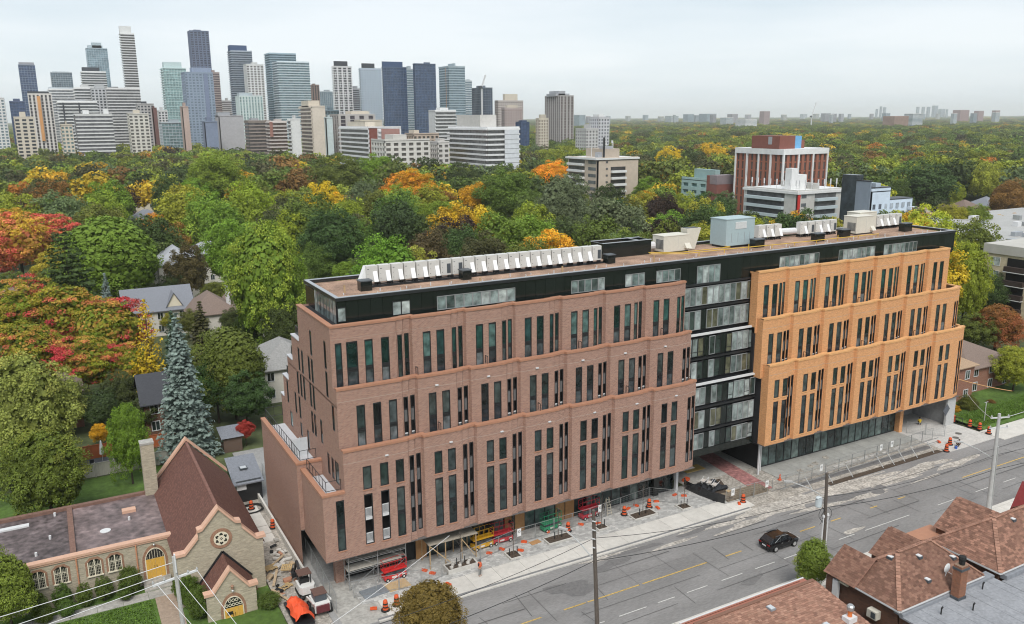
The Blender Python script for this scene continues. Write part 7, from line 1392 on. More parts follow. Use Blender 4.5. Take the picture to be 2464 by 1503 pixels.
b = MB(); b.box(xr-2.0,y0-1.5,zt-6.7,xr-1.4,y0-1.42,zt-6.0); b.box(xr-.9,y0-1.5,zt-6.7,xr-.3,y0-1.42,zt-6.0); b.build('flag', Mr, t)
# teal low office
t, (x0,y0,x1,y1,zt) = block('office_building','low teal glass office with brown brick end','building',1640,1724,1770,438,372,(.33,.46,.45),(.10,.17,.17),'x','g',bay=6,band=.5); b = MB(); b.box(x0-.1,y0-.4,0,x1+.3,y0+6,zt+2.4); b.build('brick_end', far_mat((.22,.09,.075)), t); b = MB(); b.box(x0-.15,y0-.45,zt-1.2,x0+9,y0+4,zt+2.6); b.build('grey_cap', far_mat((.24,.20,.21)), t)
# right edge: brick apartment block, flat supermarket roofs
t = thing('apartment_building', 'buff brick apartment block with dark balconies at the right edge', 'building', (179.4,88,0)); Mbf = brick('buff_brick',(.62,.52,.36),(.54,.45,.3),(.5,.45,.36),bw=.5,bh=.2,var=.2); w = MB(); facade(w,(179.4,110),(179.4,82),0,14.6,[]); facade(w,(205,110),(179.4,110),0,14.6,[]); w.build('wall', Mbf, t); b = MB(); b.box(179.1,82,14.6,206,110.3,16.6); b.build('white_fascia', far_mat((.46,.44,.40)), t)
for k in range(5):
    z = 12.1-2.95*k
    for i,(a, c) in enumerate([(106.5,108.6),(100.8,104.8),(95.5,98.6),(91.2,94.2),(86,89.5)]):
        if i == 1: b = MB(); b.box(179.25,a,z-.4,179.42,c,z+1.9); b.build('recess', M_black, t); b = MB(); b.box(178.4,a-.2,z-.9,179.3,c+.2,z+.15); b.build('balcony', far_mat((.05,.035,.03)), t); b = MB(); b.box(178.35,a-.25,z-1.05,179.35,c+.25,z-.9); b.build('balcony_slab', Mb, t)  # flat black sheet on the wall, painted as shade behind the balcony
        else: win(t,a,c,z,z+1.7,x=179.4,side='W',col=G_pale if i in (0,2,4) else G_dark)
t = thing('supermarket', 'sprawling flat grey roofed building with plant at the right edge', 'building', (214,112,0)); b = MB(); b.box(214,112,0,330,190,8.2); b.build('wall', Mb, t); b = MB(); b.box(213.7,111.7,8.2,330,190,8.9); b.build('roof', far_mat((.38,.375,.36)), t)
for i in range(20): b = MB(); b.box(214+i*2.2,111,7.2,214+i*2.2+1.3,111.7,8.6); b.build('canopy_slat', Mb, t)
for i in range(26): b = MB(); b.obox((228+rs.uniform(0,70),126+rs.uniform(0,50),9.5),(rs.uniform(1,4),rs.uniform(1,3),rs.uniform(.8,2.2))); b.build('roof_plant', [M_rail,MATS['metal_cap'],M_wire][i%3], t)
b = MB(); b.box(212,90,0,250,109,5.6); tag(b.build('flat_roof_store', far_mat((.47,.46,.44))), 'low pale flat roofed store behind the orange wing', 'building')
# ------------------------------------------------------------------ trees set by hand (photo column, row, radius, colour, label)
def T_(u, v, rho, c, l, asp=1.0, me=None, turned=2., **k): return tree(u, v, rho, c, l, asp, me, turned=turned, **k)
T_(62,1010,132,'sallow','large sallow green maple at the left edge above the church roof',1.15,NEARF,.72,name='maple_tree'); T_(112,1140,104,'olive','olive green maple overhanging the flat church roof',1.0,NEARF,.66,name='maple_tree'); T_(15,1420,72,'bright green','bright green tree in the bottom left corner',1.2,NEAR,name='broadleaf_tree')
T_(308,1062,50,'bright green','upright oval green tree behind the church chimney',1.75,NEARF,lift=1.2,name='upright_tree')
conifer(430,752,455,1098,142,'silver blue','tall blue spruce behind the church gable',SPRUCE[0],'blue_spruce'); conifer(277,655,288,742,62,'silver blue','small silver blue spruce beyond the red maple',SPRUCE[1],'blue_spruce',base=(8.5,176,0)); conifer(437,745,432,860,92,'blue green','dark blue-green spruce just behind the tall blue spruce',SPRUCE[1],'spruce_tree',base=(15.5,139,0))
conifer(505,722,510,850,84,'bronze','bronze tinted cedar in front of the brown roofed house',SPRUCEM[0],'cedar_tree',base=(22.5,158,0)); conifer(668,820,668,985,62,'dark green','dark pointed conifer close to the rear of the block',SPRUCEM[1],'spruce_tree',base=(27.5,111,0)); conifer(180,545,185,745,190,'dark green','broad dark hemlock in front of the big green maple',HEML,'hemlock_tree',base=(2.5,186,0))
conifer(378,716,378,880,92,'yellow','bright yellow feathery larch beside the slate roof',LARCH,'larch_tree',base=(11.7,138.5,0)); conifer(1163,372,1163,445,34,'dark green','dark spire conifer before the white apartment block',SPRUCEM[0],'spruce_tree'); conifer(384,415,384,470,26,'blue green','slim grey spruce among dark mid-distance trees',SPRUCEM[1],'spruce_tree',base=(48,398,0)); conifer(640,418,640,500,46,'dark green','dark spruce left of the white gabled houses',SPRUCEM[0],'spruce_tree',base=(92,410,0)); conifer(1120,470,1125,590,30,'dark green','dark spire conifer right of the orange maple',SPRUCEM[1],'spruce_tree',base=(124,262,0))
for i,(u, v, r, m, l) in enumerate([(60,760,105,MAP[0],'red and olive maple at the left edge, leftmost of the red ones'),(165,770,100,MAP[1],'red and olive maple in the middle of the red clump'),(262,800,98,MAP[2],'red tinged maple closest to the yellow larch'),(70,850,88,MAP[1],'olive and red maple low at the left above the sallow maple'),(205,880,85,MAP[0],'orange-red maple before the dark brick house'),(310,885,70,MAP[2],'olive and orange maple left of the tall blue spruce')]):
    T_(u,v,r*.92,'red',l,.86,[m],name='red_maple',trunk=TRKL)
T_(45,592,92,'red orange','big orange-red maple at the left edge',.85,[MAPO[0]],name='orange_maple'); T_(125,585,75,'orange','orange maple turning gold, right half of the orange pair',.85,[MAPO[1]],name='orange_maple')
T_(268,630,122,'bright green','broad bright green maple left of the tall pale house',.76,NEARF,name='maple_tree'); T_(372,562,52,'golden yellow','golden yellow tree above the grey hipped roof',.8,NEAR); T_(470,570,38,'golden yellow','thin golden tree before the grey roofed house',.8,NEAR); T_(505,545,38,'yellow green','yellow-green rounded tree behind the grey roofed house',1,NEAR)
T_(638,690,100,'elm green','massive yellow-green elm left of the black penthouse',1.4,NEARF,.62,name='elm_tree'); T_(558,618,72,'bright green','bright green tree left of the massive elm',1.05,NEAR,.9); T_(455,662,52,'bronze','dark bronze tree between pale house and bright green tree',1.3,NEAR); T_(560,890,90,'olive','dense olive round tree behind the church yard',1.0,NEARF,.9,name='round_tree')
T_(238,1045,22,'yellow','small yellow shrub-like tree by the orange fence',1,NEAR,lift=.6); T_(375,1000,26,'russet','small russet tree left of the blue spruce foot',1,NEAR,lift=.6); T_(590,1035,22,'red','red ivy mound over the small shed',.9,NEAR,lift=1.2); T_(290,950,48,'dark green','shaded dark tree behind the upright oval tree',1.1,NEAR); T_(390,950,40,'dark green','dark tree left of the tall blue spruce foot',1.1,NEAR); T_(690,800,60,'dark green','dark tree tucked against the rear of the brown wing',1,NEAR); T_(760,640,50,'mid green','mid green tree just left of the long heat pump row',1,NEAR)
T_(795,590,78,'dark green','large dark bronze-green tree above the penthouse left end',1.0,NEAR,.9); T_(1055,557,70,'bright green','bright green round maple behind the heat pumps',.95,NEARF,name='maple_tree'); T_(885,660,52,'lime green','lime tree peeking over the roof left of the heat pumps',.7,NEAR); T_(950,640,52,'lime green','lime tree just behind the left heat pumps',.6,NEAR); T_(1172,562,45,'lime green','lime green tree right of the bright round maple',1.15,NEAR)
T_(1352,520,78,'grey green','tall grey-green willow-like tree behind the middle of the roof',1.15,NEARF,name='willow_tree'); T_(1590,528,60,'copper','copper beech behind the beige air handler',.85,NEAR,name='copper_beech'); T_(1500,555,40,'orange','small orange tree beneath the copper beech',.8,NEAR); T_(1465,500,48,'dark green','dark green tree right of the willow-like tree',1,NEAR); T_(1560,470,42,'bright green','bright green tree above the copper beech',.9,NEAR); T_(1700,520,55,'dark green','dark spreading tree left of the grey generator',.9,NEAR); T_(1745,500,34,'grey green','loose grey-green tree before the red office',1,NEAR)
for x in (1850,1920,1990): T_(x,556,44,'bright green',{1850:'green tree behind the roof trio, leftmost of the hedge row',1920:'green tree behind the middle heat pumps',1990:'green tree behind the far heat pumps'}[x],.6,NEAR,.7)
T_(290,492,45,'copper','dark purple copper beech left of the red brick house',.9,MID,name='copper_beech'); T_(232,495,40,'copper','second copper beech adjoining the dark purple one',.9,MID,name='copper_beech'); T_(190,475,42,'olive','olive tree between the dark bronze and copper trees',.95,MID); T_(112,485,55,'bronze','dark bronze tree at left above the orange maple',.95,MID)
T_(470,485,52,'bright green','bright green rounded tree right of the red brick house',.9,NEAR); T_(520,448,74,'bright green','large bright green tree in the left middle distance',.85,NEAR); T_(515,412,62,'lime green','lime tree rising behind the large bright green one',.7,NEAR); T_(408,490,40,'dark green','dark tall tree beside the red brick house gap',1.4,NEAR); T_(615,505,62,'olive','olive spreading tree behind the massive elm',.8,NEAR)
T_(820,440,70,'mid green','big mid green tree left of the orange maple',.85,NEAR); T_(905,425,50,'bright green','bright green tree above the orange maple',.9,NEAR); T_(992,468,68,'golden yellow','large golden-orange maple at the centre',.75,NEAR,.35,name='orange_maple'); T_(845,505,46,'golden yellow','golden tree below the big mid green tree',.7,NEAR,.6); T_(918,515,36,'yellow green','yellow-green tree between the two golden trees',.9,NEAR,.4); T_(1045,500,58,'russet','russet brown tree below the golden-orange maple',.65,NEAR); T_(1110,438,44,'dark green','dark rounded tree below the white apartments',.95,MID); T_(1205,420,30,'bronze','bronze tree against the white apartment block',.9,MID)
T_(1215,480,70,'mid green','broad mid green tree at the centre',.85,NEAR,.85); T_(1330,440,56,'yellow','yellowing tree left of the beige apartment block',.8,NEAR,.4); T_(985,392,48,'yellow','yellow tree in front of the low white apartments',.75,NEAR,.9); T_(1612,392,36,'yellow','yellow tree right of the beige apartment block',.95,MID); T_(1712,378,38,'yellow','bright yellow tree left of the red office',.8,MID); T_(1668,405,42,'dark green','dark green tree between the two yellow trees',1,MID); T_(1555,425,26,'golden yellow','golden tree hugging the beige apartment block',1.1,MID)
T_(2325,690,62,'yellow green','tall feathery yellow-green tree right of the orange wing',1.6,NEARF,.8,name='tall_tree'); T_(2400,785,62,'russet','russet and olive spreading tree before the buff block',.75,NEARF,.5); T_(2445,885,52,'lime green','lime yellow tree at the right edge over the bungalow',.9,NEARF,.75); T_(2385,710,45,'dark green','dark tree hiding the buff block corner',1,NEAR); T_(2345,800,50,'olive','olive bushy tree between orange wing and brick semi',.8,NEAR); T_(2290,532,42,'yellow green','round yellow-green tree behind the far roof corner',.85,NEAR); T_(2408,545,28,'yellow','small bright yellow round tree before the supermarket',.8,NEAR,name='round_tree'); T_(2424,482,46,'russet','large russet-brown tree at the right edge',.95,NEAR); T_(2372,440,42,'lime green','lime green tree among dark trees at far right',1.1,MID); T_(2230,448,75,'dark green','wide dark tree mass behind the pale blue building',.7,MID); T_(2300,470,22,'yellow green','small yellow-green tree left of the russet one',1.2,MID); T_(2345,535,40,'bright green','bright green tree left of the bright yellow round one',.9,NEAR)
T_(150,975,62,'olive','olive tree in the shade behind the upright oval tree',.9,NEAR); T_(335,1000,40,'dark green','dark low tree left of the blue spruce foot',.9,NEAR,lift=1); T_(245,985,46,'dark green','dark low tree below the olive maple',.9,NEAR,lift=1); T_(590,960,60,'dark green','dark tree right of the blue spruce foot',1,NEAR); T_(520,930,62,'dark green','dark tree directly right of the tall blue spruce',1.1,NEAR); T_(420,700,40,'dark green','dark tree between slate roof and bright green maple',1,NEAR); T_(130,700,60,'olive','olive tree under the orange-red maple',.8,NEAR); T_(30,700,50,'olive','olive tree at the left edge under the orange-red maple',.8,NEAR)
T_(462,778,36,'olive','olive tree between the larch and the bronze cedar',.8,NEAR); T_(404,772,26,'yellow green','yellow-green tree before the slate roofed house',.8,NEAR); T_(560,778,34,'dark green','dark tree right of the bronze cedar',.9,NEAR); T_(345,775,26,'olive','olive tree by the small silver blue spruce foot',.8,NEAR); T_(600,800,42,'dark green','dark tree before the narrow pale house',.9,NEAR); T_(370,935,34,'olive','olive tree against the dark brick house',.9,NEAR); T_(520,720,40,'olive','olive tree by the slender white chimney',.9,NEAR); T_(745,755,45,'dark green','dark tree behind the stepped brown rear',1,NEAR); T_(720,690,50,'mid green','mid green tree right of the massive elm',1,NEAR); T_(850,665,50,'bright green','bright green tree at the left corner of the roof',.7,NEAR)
# planting at the church and along the street
def shrub(x, y, r, h, c, l, me=None):
    t = thing('clipped_shrub', l, 'shrub', (x,y,0)); k = inst('foliage', me or random.choice(NEAR), (0,0,h*.42), random.uniform(0,6), (r*.85,r*.85,h*.45), t); k.color = (*jit(CW[c],.08),2.); k = inst('stem', TRK[0], (0,0,0), 0, (r,r,h*.5), t)
for i,(x, y, r, h) in enumerate([(-2.6,80.9,1.0,3.0),(-4.6,80.6,1.0,2.8),(.7,80.9,1.05,2.7),(3.0,80.9,1.15,3.3),(-.9,80.7,.95,2.6),(2.4,79.9,.8,2.0),(-4.2,79.6,.9,1.9),(-2.4,79.6,.85,1.9),(7.6,75.6,1.3,3.6),(8.1,73.4,1.3,3.4),(7.0,77.9,.9,2.4),(14.0,72.2,1.2,1.6)]): shrub(x, y, r, h, 'mid green', ['conical green shrub under the second church window','conical green shrub at the left end of the church bed','conical green shrub between two church windows','tallest conical shrub left of the yellow side door','conical green shrub between the window pairs','small round shrub before the tallest conical one','low round shrub at the left of the church path','low round shrub second along the church path','rounded shrub left of the church porch','dark rounded shrub nearest the porch door','small rounded shrub right of the side steps','low leafy bush at the right of the church porch'][i])
shrub(119.5,73,1.9,2.6,'olive','olive rounded bush before the brick semi'); shrub(116.4,73.2,1.0,1.6,'golden yellow','golden shrub beside the brick semi steps'); shrub(125,72.8,.8,1.0,'russet','low reddish bush on the front lawn')
T_(1035,1482,88,'brown olive','bronze-brown tree cropped by the bottom edge on the roadside',.85,NEARF,name='street_tree',lift=1.6,trunk=TRKL); T_(1957,1355,44,'bright green','young bright green street tree by the timber pole',1.15,NEARF,.7,name='street_tree',lift=1.6)
for i,(x, y, h) in enumerate([(46.6,47.0,2.3),(47.2,47.0,2.9),(48.2,47.1,3.2),(49.0,47.1,3.6),(49.5,47.1,3.4)]):
    t = thing('cypress_shrub', f'dark pointed cypress above the pinkish roof, {ordn[i]} from the left', 'shrub', (x,y,0)); k = inst('foliage', SPRUCEM[i%2], (0,0,0), i, (1.7,1.7,h), t); k.color = (.03,.065,.022,2.)
t = thing('flowering_shrub', 'white flowering shrub at the bottom edge left of the pinkish roof', 'shrub', (42.2,47.6,0)); k = inst('foliage', NEARF[0], (0,0,1.6), 0, (1.2,1.2,1.1), t); k.color = (.08,.13,.03,2.); 
q = np.random.RandomState(5); e = q.normal(size=(260,3)); e /= np.linalg.norm(e,axis=1,keepdims=True); e[:,2] = abs(e[:,2]); V_, F_ = leaf_quads(e*np.array([1.2,1.2,1.15]), e, np.full((260,1),.07), q); k = inst('blossom', raw_mesh('blossom', V_, F_, np.full(260,.7), np.full(260,.5), M_hood), (0,0,1.6), 0, (1,1,1), t); k['kind'] = 'stuff'
# ------------------------------------------------------------------ middle distance: every tree its own object
LM = [('beige apartment block',1450,430),('white apartment block',1165,360),('red brick office',1880,430),('pale blue building',2130,480),('red brick house',350,505),('large golden-orange maple',992,468),('copper beech pair',260,492),('orange-red maple',60,592),('massive yellow-green elm',638,685),('broad mid green tree',1215,480),('grey generator',1760,560),('supermarket',2370,590),('big mid green tree',820,440),('lime and green pair',520,440),('far roof corner',2265,550),('low white apartments',980,350),('teal office',1700,450),('russet-brown tree',2424,482),('pale house',395,640),('lone grey tower',1346,290),('front white slab',224,300),('mint tower',420,240),('navy pair of towers',980,230),('grey gridded block',1440,300),('dark bronze tree',112,485)]
HOUSEF = [(o.location.x, o.location.y) for o in bpy.data.objects if o.parent is None and o.get('category') == 'house' and o.location.y > 100]
def blocked(x, y, r):
    if any(a-r*.6 < x < c+r*.6 and b0-r*.6 < y < d+r*.6 for a, b0, c, d in FOOT): return True
    if any((x-a)**2 < (7+r*.4)**2 and -(11+r) < y-b0 < 8 for a, b0 in HOUSEF): return True
    return x > 15 and 60 < y < 97 and x < 114 or (y < 100 and x > 112) or (x > 205 and 85 < y < 195) or (170 < x < 215 and 75 < y < 125)
PAL_ = [('dark green',.18),('mid green',.19),('bright green',.12),('olive',.13),('yellow green',.15),('bronze',.08),('grey green',.05),('yellow',.045),('golden yellow',.03),('lime green',.06),('russet',.035),('orange',.01),('copper',.02)]
def pick(q): return PAL_[int(q.choice(len(PAL_), p=np.array([w for _, w in PAL_])/sum(w for _, w in PAL_)))][0]
KEEP = [(1785,425,2050,512,308),(2048,420,2200,515,290),(1360,350,1540,468,370),(1765,335,1995,450,345),(1640,425,1772,478,365),(1070,295,1252,395,505),(810,300,1060,372,515),(322,465,384,530,365),(1250,390,1345,415,500),(2270,470,2400,500,400),(2370,590,2470,720,190)]
def hides(u, v, d, rp):                                  # the photo shows these buildings clear of trees
    return any(a-rp*.7 < u < c+rp*.7 and b0-rp*.85 < v < e+rp*.85 and d < D for a, b0, c, e, D in KEEP)
q = np.random.RandomState(77); cand = []
for yy in np.arange(104, 500, 13.0):
    for xx in np.arange(-60, 500, 13.0):
        x, y = xx+q.uniform(-5,5), yy+q.uniform(-5,5); r = q.choice([4.6,5.6,6.6,7.6,8.6])*q.uniform(.9,1.1); zc = r*1.1+q.uniform(1,4)
        u, v, d = PX(x, y, zc); ok = d > 0 and -60 < u < 2520 and v < 1250
        if not ok or blocked(x, y, r) or y > 520: continue
        if x*x+y*y > 520**2: continue
        if 17 < x < 114 and y < 118 or (x < 58 and y < 218): continue
        if hides(u, v, d, r*F/d): continue
        if any((x-a[0])**2+(y-a[1])**2 < (.66*(r+a[2]))**2 for a in TREES): continue
        cand.append((d, x, y, r, zc, u, v))
cand.sort(); hand = len(TREES); NIND = 300-hand
def far_colour(q): return pick(q)
auto = cand[:NIND]; rest = cand[NIND:]; lab = {}
for (d, x, y, r, zc, u, v) in auto:
    c = far_colour(q); near = d < 210
    o = tree_at(x, y, zc, r, r*q.uniform(.85,1.15), c, 'x', 'broadleaf_tree', NEAR if near else MID, turned=float(q.choice([2.,2.,.85,.7])), parts=near)
    n, lu, lv = min(LM, key=lambda a: (a[1]-u)**2+((a[2]-v)*1.6)**2); du, dv = u-lu, (v-lv)
    rel = ('left of' if du < 0 else 'right of') if abs(du) > abs(dv)*1.2 else ('behind' if dv < 0 else 'in front of'); lab.setdefault((c, rel, n), []).append((du*du+dv*dv, o))
for (c, rel, n), L_ in lab.items():
    L_.sort(key=lambda a: a[0])
    for i, (_, o) in enumerate(L_):
        o['label'] = f'{c} broadleaf tree {rel} the {n}' + (f', {(ordn[i]+" nearest" if i else "nearest")} to it' if len(L_) > 1 else ''); o['group'] = 'trees of the leafy suburb'
# ------------------------------------------------------------------ the wood beyond, to the horizon
pts = [(x, y, r, zc) for (d, x, y, r, zc, u, v) in rest]
def band(d0, d1, sp, r0, r1, zz):
    global pts
    n = int((d1*d1-d0*d0)*.66/(sp*sp)); rr = np.sqrt(q.uniform(d0*d0, d1*d1, n)); th = q.uniform(R(-6), R(67), n)
    for a, b in zip(rr, th):
        x, y = a*math.sin(b), a*math.cos(b)
        if a < 700:
            u, v, d = PX(x, y, 9)
            if hides(u, v, d, 7*F/d): continue
        if a < 1600 and blocked(x, y, 5): continue
        r = q.uniform(r0, r1); pts.append((x, y, r, r*zz+q.uniform(0,3)))
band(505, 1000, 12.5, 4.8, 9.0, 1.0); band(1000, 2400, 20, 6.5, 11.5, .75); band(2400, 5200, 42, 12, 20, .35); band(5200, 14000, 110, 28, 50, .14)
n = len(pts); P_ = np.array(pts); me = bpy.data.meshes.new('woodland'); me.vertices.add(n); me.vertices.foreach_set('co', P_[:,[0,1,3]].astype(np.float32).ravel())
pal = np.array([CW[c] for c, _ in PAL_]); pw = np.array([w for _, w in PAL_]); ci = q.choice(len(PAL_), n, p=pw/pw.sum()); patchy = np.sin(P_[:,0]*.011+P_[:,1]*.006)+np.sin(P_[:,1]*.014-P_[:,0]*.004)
cols = pal[ci]; dull = np.array([.085,.105,.04]); far = np.clip((np.hypot(P_[:,0],P_[:,1])-500)/3500,0,1)[:,None]; cols = cols*(.85-.35*far)+np.array([.095,.115,.06])*(.15+.35*far); cols *= 1.22; warm = (patchy > .7)&(q.rand(n) < .3); cols[warm] = np.array(CW['yellow green'])*1.0; cols *= q.uniform(.8,1.2,(n,1))  # crowns turn grey-green with distance: haze put into the colour
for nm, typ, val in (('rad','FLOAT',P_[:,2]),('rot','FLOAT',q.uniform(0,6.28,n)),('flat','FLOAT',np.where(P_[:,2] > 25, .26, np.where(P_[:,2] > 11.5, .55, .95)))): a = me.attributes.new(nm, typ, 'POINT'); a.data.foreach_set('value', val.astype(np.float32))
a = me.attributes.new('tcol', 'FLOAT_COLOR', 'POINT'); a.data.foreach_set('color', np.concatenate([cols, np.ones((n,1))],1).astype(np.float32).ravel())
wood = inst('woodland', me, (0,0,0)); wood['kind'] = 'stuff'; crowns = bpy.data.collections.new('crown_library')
for i, m_ in enumerate(FARI): crowns.objects.link(bpy.data.objects.new('far_crown', m_))
ng = bpy.data.node_groups.new('scatter_crowns', 'GeometryNodeTree'); ng.interface.new_socket('Geometry', in_out='INPUT', socket_type='NodeSocketGeometry'); ng.interface.new_socket('Geometry', in_out='OUTPUT', socket_type='NodeSocketGeometry')
gi = ng.nodes.new('NodeGroupInput'); go = ng.nodes.new('NodeGroupOutput'); m2p = ng.nodes.new('GeometryNodeMeshToPoints'); iop = ng.nodes.new('GeometryNodeInstanceOnPoints'); cinf = ng.nodes.new('GeometryNodeCollectionInfo'); cinf.inputs['Collection'].default_value = crowns; cinf.inputs['Separate Children'].default_value = True; cinf.inputs['Reset Children'].default_value = True; iop.inputs['Pick Instance'].default_value = True
def na(nm): x = ng.nodes.new('GeometryNodeInputNamedAttribute'); x.data_type = 'FLOAT'; x.inputs['Name'].default_value = nm; return x.outputs['Attribute']
cx = ng.nodes.new('ShaderNodeCombineXYZ'); mz = ng.nodes.new('ShaderNodeMath'); mz.operation = 'MULTIPLY'; cr_ = ng.nodes.new('ShaderNodeCombineXYZ'); k_ = ng.links.new; A_, B_, C_ = na('rad'), na('flat'), na('rot')
k_(A_, mz.inputs[0]); k_(B_, mz.inputs[1]); k_(A_, cx.inputs[0]); k_(A_, cx.inputs[1]); k_(mz.outputs[0], cx.inputs[2]); k_(C_, cr_.inputs[2]); k_(gi.outputs[0], m2p.inputs['Mesh']); k_(m2p.outputs[0], iop.inputs['Points']); k_(cinf.outputs[0], iop.inputs['Instance']); k_(cx.outputs[0], iop.inputs['Scale']); k_(cr_.outputs[0], iop.inputs['Rotation']); k_(iop.outputs[0], go.inputs[0])
md = wood.modifiers.new('scatter', 'NODES'); md.node_group = ng
# ------------------------------------------------------------------ poles, wires, car
M_timb = mat('pole_timber', (.115,.095,.08), .9, var=.25, scale=6, streak=(6,6,.5)); M_cpole = mat('concrete_pole', (.46,.455,.44), .8, var=.1, scale=3); M_cable = mat('cable', (.03,.03,.032), .6, var=0); M_pcab = mat('pale_cable', (.58,.58,.58), .6, var=0); M_lampg = mat('lamp_grey', (.5,.5,.49), .4, .3, var=.05)
def lamp_arm(t, a, b, c): m = MB(); m.path([a, ((a[0]+b[0])/2,(a[1]+b[1])/2,(a[2]+b[2])/2+.15), b], .05, 6); m.build('lamp_arm', M_lampg, t); m = MB(); m.obox(((b[0]+c[0])/2,(b[1]+c[1])/2,c[2]),(.85,.3,.14),math.atan2(c[1]-b[1],c[0]-b[0])); m.build('lamp_head', M_lampg, t)
t = thing('utility_pole', 'tall dark timber pole in the middle with pale street lamp arm', 'utility pole', (38.2,54.0,0)); x, y = 37.6,53.5; m = MB(); m.tube((38.0,53.8,0),(37.22,53.6,12.0),.2,.15,8); m.build('pole', M_timb, t); lamp_arm(t,(37.6,53.8,7.1),(36.6,56.6,8.9),(36.2,57.4,9.0)); m = MB()
for z in (11.0,10.2,9.4,8.6): m.tube((37.3,53.4,z),(37.0,53.4,z+.15),.06,n=6)
m.build('insulator', M_rail, t)
t = thing('utility_pole', 'dark timber pole with white transformer can beside the street tree', 'utility pole', (65.8,53.5,0)); m = MB(); m.tube((65.8,53.5,0),(65.37,53.5,9.2),.19,.15,8); m.build('pole', M_timb, t); m = MB(); m.lathe([(.3,0),(.34,.08),(.34,1.0),(.2,1.12)], (65.1,54.0,5.4), 14); m.build('transformer', mat('transformer', (.58,.64,.66), .4, var=.04), t); lamp_arm(t,(65.4,53.7,6.6),(62.6,55.4,8.1),(62.0,55.8,8.15))
for dx in (-.35,.3): m = MB(); m.tube((65.6+dx,53.4,0),(65.6+dx,53.4,4.4),.09,n=6); m.lathe([(.12,0),(.16,.1),(.1,.3)], (65.6+dx,53.4,4.4), 8); m.build('cable_guard', M_rail, t)
m = MB()
for k in range(5): m.path([(65.4+.5*math.sin(k*1.4)+.55*math.sin(a*.5)*(1 if k%2 else -1), 53.4, 5.3-.26*a+.1*k) for a in range(8)], .025, 4)
m.build('cable_loop', M_cable, t)
t = thing('utility_pole', 'pale concrete pole with crossarms at the right by the orange wing', 'utility pole', (89.6,51,0)); m = MB(); m.tube((89.6,51,0),(89.36,51,11.9),.26,.16,10); m.build('pole', M_cpole, t); m = MB(); m.tube((90.0,50.9,0),(89.75,50.9,8.0),.07,n=6); m.build('conduit', M_lampg, t)
for z in (11.4,10.2): m = MB(); m.bar((88.5,51.4,z),(90.6,50.6,z),.12); m.build('crossarm', M_rail, t); m = MB(); [m.lathe([(.06,0),(.1,.1),(.05,.25)], (p_,51.4-(p_-88.5)*.38,z+.05), 7) for p_ in (88.6,90.5)]; m.build('insulator', M_lampg, t)
lamp_arm(t,(89.4,51.2,6.6),(86.7,53.2,8.3),(86.2,53.6,8.35))
# left foreground pole
PX0, PY0 = 5.4, 62.0; t = thing('utility_pole', 'pale weathered pole with white crossarm in front of the church', 'utility pole', (PX0+.3,PY0,0)); m = MB(); m.tube((PX0+.35,PY0-.1,-1),(PX0,PY0,12.45),.2,.14,9); m.build('pole', mat('grey_timber', (.42,.41,.385), .85, var=.18, scale=5, streak=(6,6,.5)), t)
m = MB(); m.bar((3.75,61.8,10.6),(7.0,62.3,10.75),.14); m.bar((PX0+.05,61.85,12.7),(PX0+.05,61.85,11.2),.2,.1); m.build('crossarm', M_rail, t); m = MB()
for p_ in (3.8,4.6,6.3,6.95): m.lathe([(.05,0),(.09,.1),(.04,.25)], (p_,61.8+(p_-3.75)*.15,10.75), 7)
m.build('insulator', M_lampg, t)
def wire(a, b, sag, r, m_, label, n=14, group=None):
    a, b = Vector(a), Vector(b); w = MB(); w.path([a+(b-a)*(i/n)-Vector((0,0,4*sag*(i/n)*(1-i/n))) for i in range(n+1)], r, 4); tag(w.build('overhead_wire', m_), label, 'wire', group)
for i,(z, e) in enumerate([(12.0,(-30,58,12.4)),(11.2,(-30,57.5,11.2)),(10.7,(-30,57,10.2))]): wire((3.9+.6*i if i else PX0,62,z),e,.5,.028,M_pcab,['uppermost pale wire running left from the church pole','middle pale wire running left from the church pole','lowest pale wire running left from the church pole'][i])
for i,(a, b) in enumerate([((6.95,62.2,10.8),(10.6,52.5,6.4)),((4.0,61.8,10.8),(9.2,52.5,5.5)),((PX0,62,11.0),(10.2,52.0,6.0)),((8.6,52.5,7.2),(26,58,10.6))]): wire(a,b,.35,.024,M_pcab,['pale wire dropping right from the church pole crossarm','pale wire dropping from the left crossarm end','pale wire dropping down from the church pole centre','pale wire crossing the bottom edge before the orange tarpaulin'][i])
for i,(a, b, s) in enumerate([((15,50.5,9.6),(37.3,53.6,9.4),.5),((37.4,53.6,9.4),(65.4,53.5,6.6),.7),((65.5,53.5,6.6),(89.4,51,7.0),.7),((89.5,51,7.0),(120,49.5,8),.6),((15,50.2,7.8),(37.4,53.7,7.2),.4),((37.5,53.7,7.2),(65.6,53.5,5.4),.6),((65.7,53.5,5.4),(89.6,51,5.2),.6),((89.6,51,5.2),(120,49,6),.5)]): wire(a,b,s,.026 if i < 4 else .035,M_cable,'dark overhead wire along the road, '+['upper span left of the tall timber pole','upper span between timber poles','upper span to the pale pole','upper span right of the pale pole','lower span left of the tall timber pole','lower span between timber poles','lower span to the pale pole','lower span right of the pale pole'][i])
wire((89.6,50.9,11.3),(125,55,10.5),.5,.03,M_pcab,'pale wire running right from the upper crossarm of the concrete pole'); wire((88.6,51.4,11.4),(112,69,5.5),.3,.028,M_pcab,'pale wire from the concrete pole toward the brick semi'); wire((112,72,7),(127,71,2.5),.2,.05,M_copo,'orange cable slanting across the front lawn')
m = MB(); m.tube((116.4,68.5,.3),(116.4,68.5,3.3),.06,n=6); m.bar((116,68.5,3.3),(116.8,68.5,3.3),.06); t = tag(m.build('garden_lamp', M_lampg), 'slender grey lamp post on the front lawn', 'lamp post')
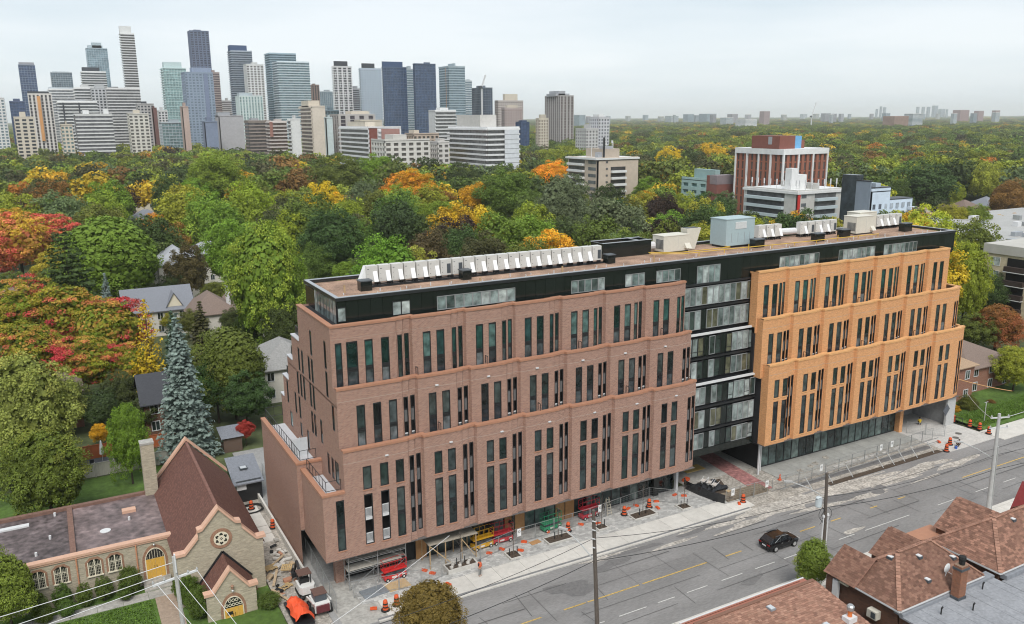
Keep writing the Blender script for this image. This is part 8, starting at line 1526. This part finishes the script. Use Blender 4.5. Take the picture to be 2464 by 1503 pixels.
# black car driving right, tail towards the left
def car(cx_, cy_, rz, label):
    t = thing('car', label, 'car', (0,0,0)); Mb_ = mat('black_paint', (.008,.008,.009), .12, var=0, spec=.6); Mg_ = mat('car_glass', (.02,.024,.028), .04, var=0, spec=.8); Mt_ = mat('tail_red', (.3,.01,.01), .2, var=0)
    sec = [(-2.2,.42,.95,.80,.98),(-2.12,.30,1.05,.86,1.0),(-1.6,.24,1.08,.90,1.02),(-.6,.22,1.06,.92,1.02),(.6,.22,1.04,.92,1.0),(1.3,.24,1.0,.90,.97),(1.9,.30,.88,.84,.85),(2.18,.42,.72,.70,.70)]
    b = MB(); rings = []
    for (x, z0, z1, w, zm) in sec: rings.append([(x,-w*.9,z0),(x,-w,z0+.18),(x,-w,zm-.16),(x,-w*.9,z1-.03),(x,-w*.55,z1+.01),(x,w*.55,z1+.01),(x,w*.9,z1-.03),(x,w,zm-.16),(x,w,z0+.18),(x,w*.9,z0)])
    for a, c in zip(rings[:-1], rings[1:]):
        for i in range(10): j = (i+1)%10; b.face([a[i],a[j],c[j],c[i]])
    b.face(rings[0][::-1]); b.face(rings[-1]); b.build('body', Mb_, t, smooth=False)
    cab = [(-2.05,.98,1.06,.78),(-1.55,1.04,1.56,.68),(-.5,1.06,1.66,.69),(.35,1.04,1.58,.67),(1.15,.98,1.04,.78)]; gl = MB(); rf_ = MB()
    for a, c in zip(cab[:-1], cab[1:]):
        A = [(a[0],-.84,a[1]),(a[0],-a[3],a[2]-.04),(a[0],a[3],a[2]-.04),(a[0],.84,a[1])]; C = [(c[0],-.84,c[1]),(c[0],-c[3],c[2]-.04),(c[0],c[3],c[2]-.04),(c[0],.84,c[1])]
        gl.face([A[0],C[0],C[1],A[1]]); gl.face([A[3],A[2],C[2],C[3]])
        (gl if (a is cab[0] or c is cab[-1]) else rf_).face([A[1],C[1],C[2],A[2]])
    gl.build('glass', Mg_, t); rf_.build('roof', Mb_, t); p = MB()
    for sx in (-1,1):
        for (x0, z0, x1, z1) in ((-1.55,1.0,-1.45,1.54),(-.55,1.03,-.47,1.63),(.35,1.02,.42,1.56)): p.bar((x0,sx*.845,z0),(x1,sx*.70,z1),.08,.05)
    p.build('pillar', Mb_, t); r = MB(); [r.bar((-1.3,sx*.66,1.66),(.2,sx*.66,1.66),.05,.06) for sx in (-1,1)]; r.build('roof_rail', M_grille, t); c = MB(); c.bar((-1.5,-.845,1.06),(-.5,-.71,1.6),.03,.03); c.bar((-.5,-.71,1.62),(.5,-.71,1.54),.03,.03); c.build('chrome_trim', M_lampg, t)
    for sx in (-1.35,1.35):
        for sy in (-1,1):
            w = MB(); w.tube((sx,sy*.68,.34),(sx,sy*.93,.34),.35,n=18); o = w.build('wheel', M_rubber, t); w = MB(); w.tube((sx,sy*.9,.34),(sx,sy*.945,.34),.22,n=10)
            for k in range(5): w.bar((sx,sy*.95,.34),(sx+.22*math.cos(k*1.2566),sy*.95,.34+.22*math.sin(k*1.2566)),.05,.03)
            w.build('rim', M_lampg, o)
    for sy in (-.62,.62): m = MB(); m.box(-2.225,sy-.2,.80,-2.17,sy+.2,.92); m.build('tail_light', Mt_, t); m = MB(); m.box(2.05,sy-.2,.68,2.16,sy+.2,.78); m.build('headlight', M_lampg, t)
    m = MB(); m.box(-2.24,-.26,.6,-2.2,.26,.72); m.build('number_plate', M_rail, t); m = MB(); [m.box(.75,sy*.98-.1,.98,.95,sy*.98+.1,1.12) for sy in (-1,1)]; m.build('mirror', Mb_, t); m = MB(); [m.box(x,-.935,.86,x+.18,-.92,.89) for x in (-.6,.35)]; m.build('door_handle', M_lampg, t)
    t.location = (cx_,cy_,.02); t.rotation_euler[2] = rz; return t
car(63.4,57.2,-.02,'black sport utility car driving right on the grey road').scale = (.97,.97,.97)
# ------------------------------------------------------------------ haze
hz = MB(); hz.box(-24000,-2900,-1.2,29000,29500,262); hm = bpy.data.materials.new('haze_air'); hm.use_nodes = True; tt = hm.node_tree; tt.nodes.remove(tt.nodes['Principled BSDF']); pv_ = nn(tt, 'ShaderNodeVolumePrincipled'); pv_.inputs['Color'].default_value = (.98,.99,1,1); pv_.inputs['Density'].default_value = 7.5e-5; tt.links.new(pv_.outputs[0], tt.nodes['Material Output'].inputs['Volume']); tag(hz.build('haze', hm), kind='stuff')
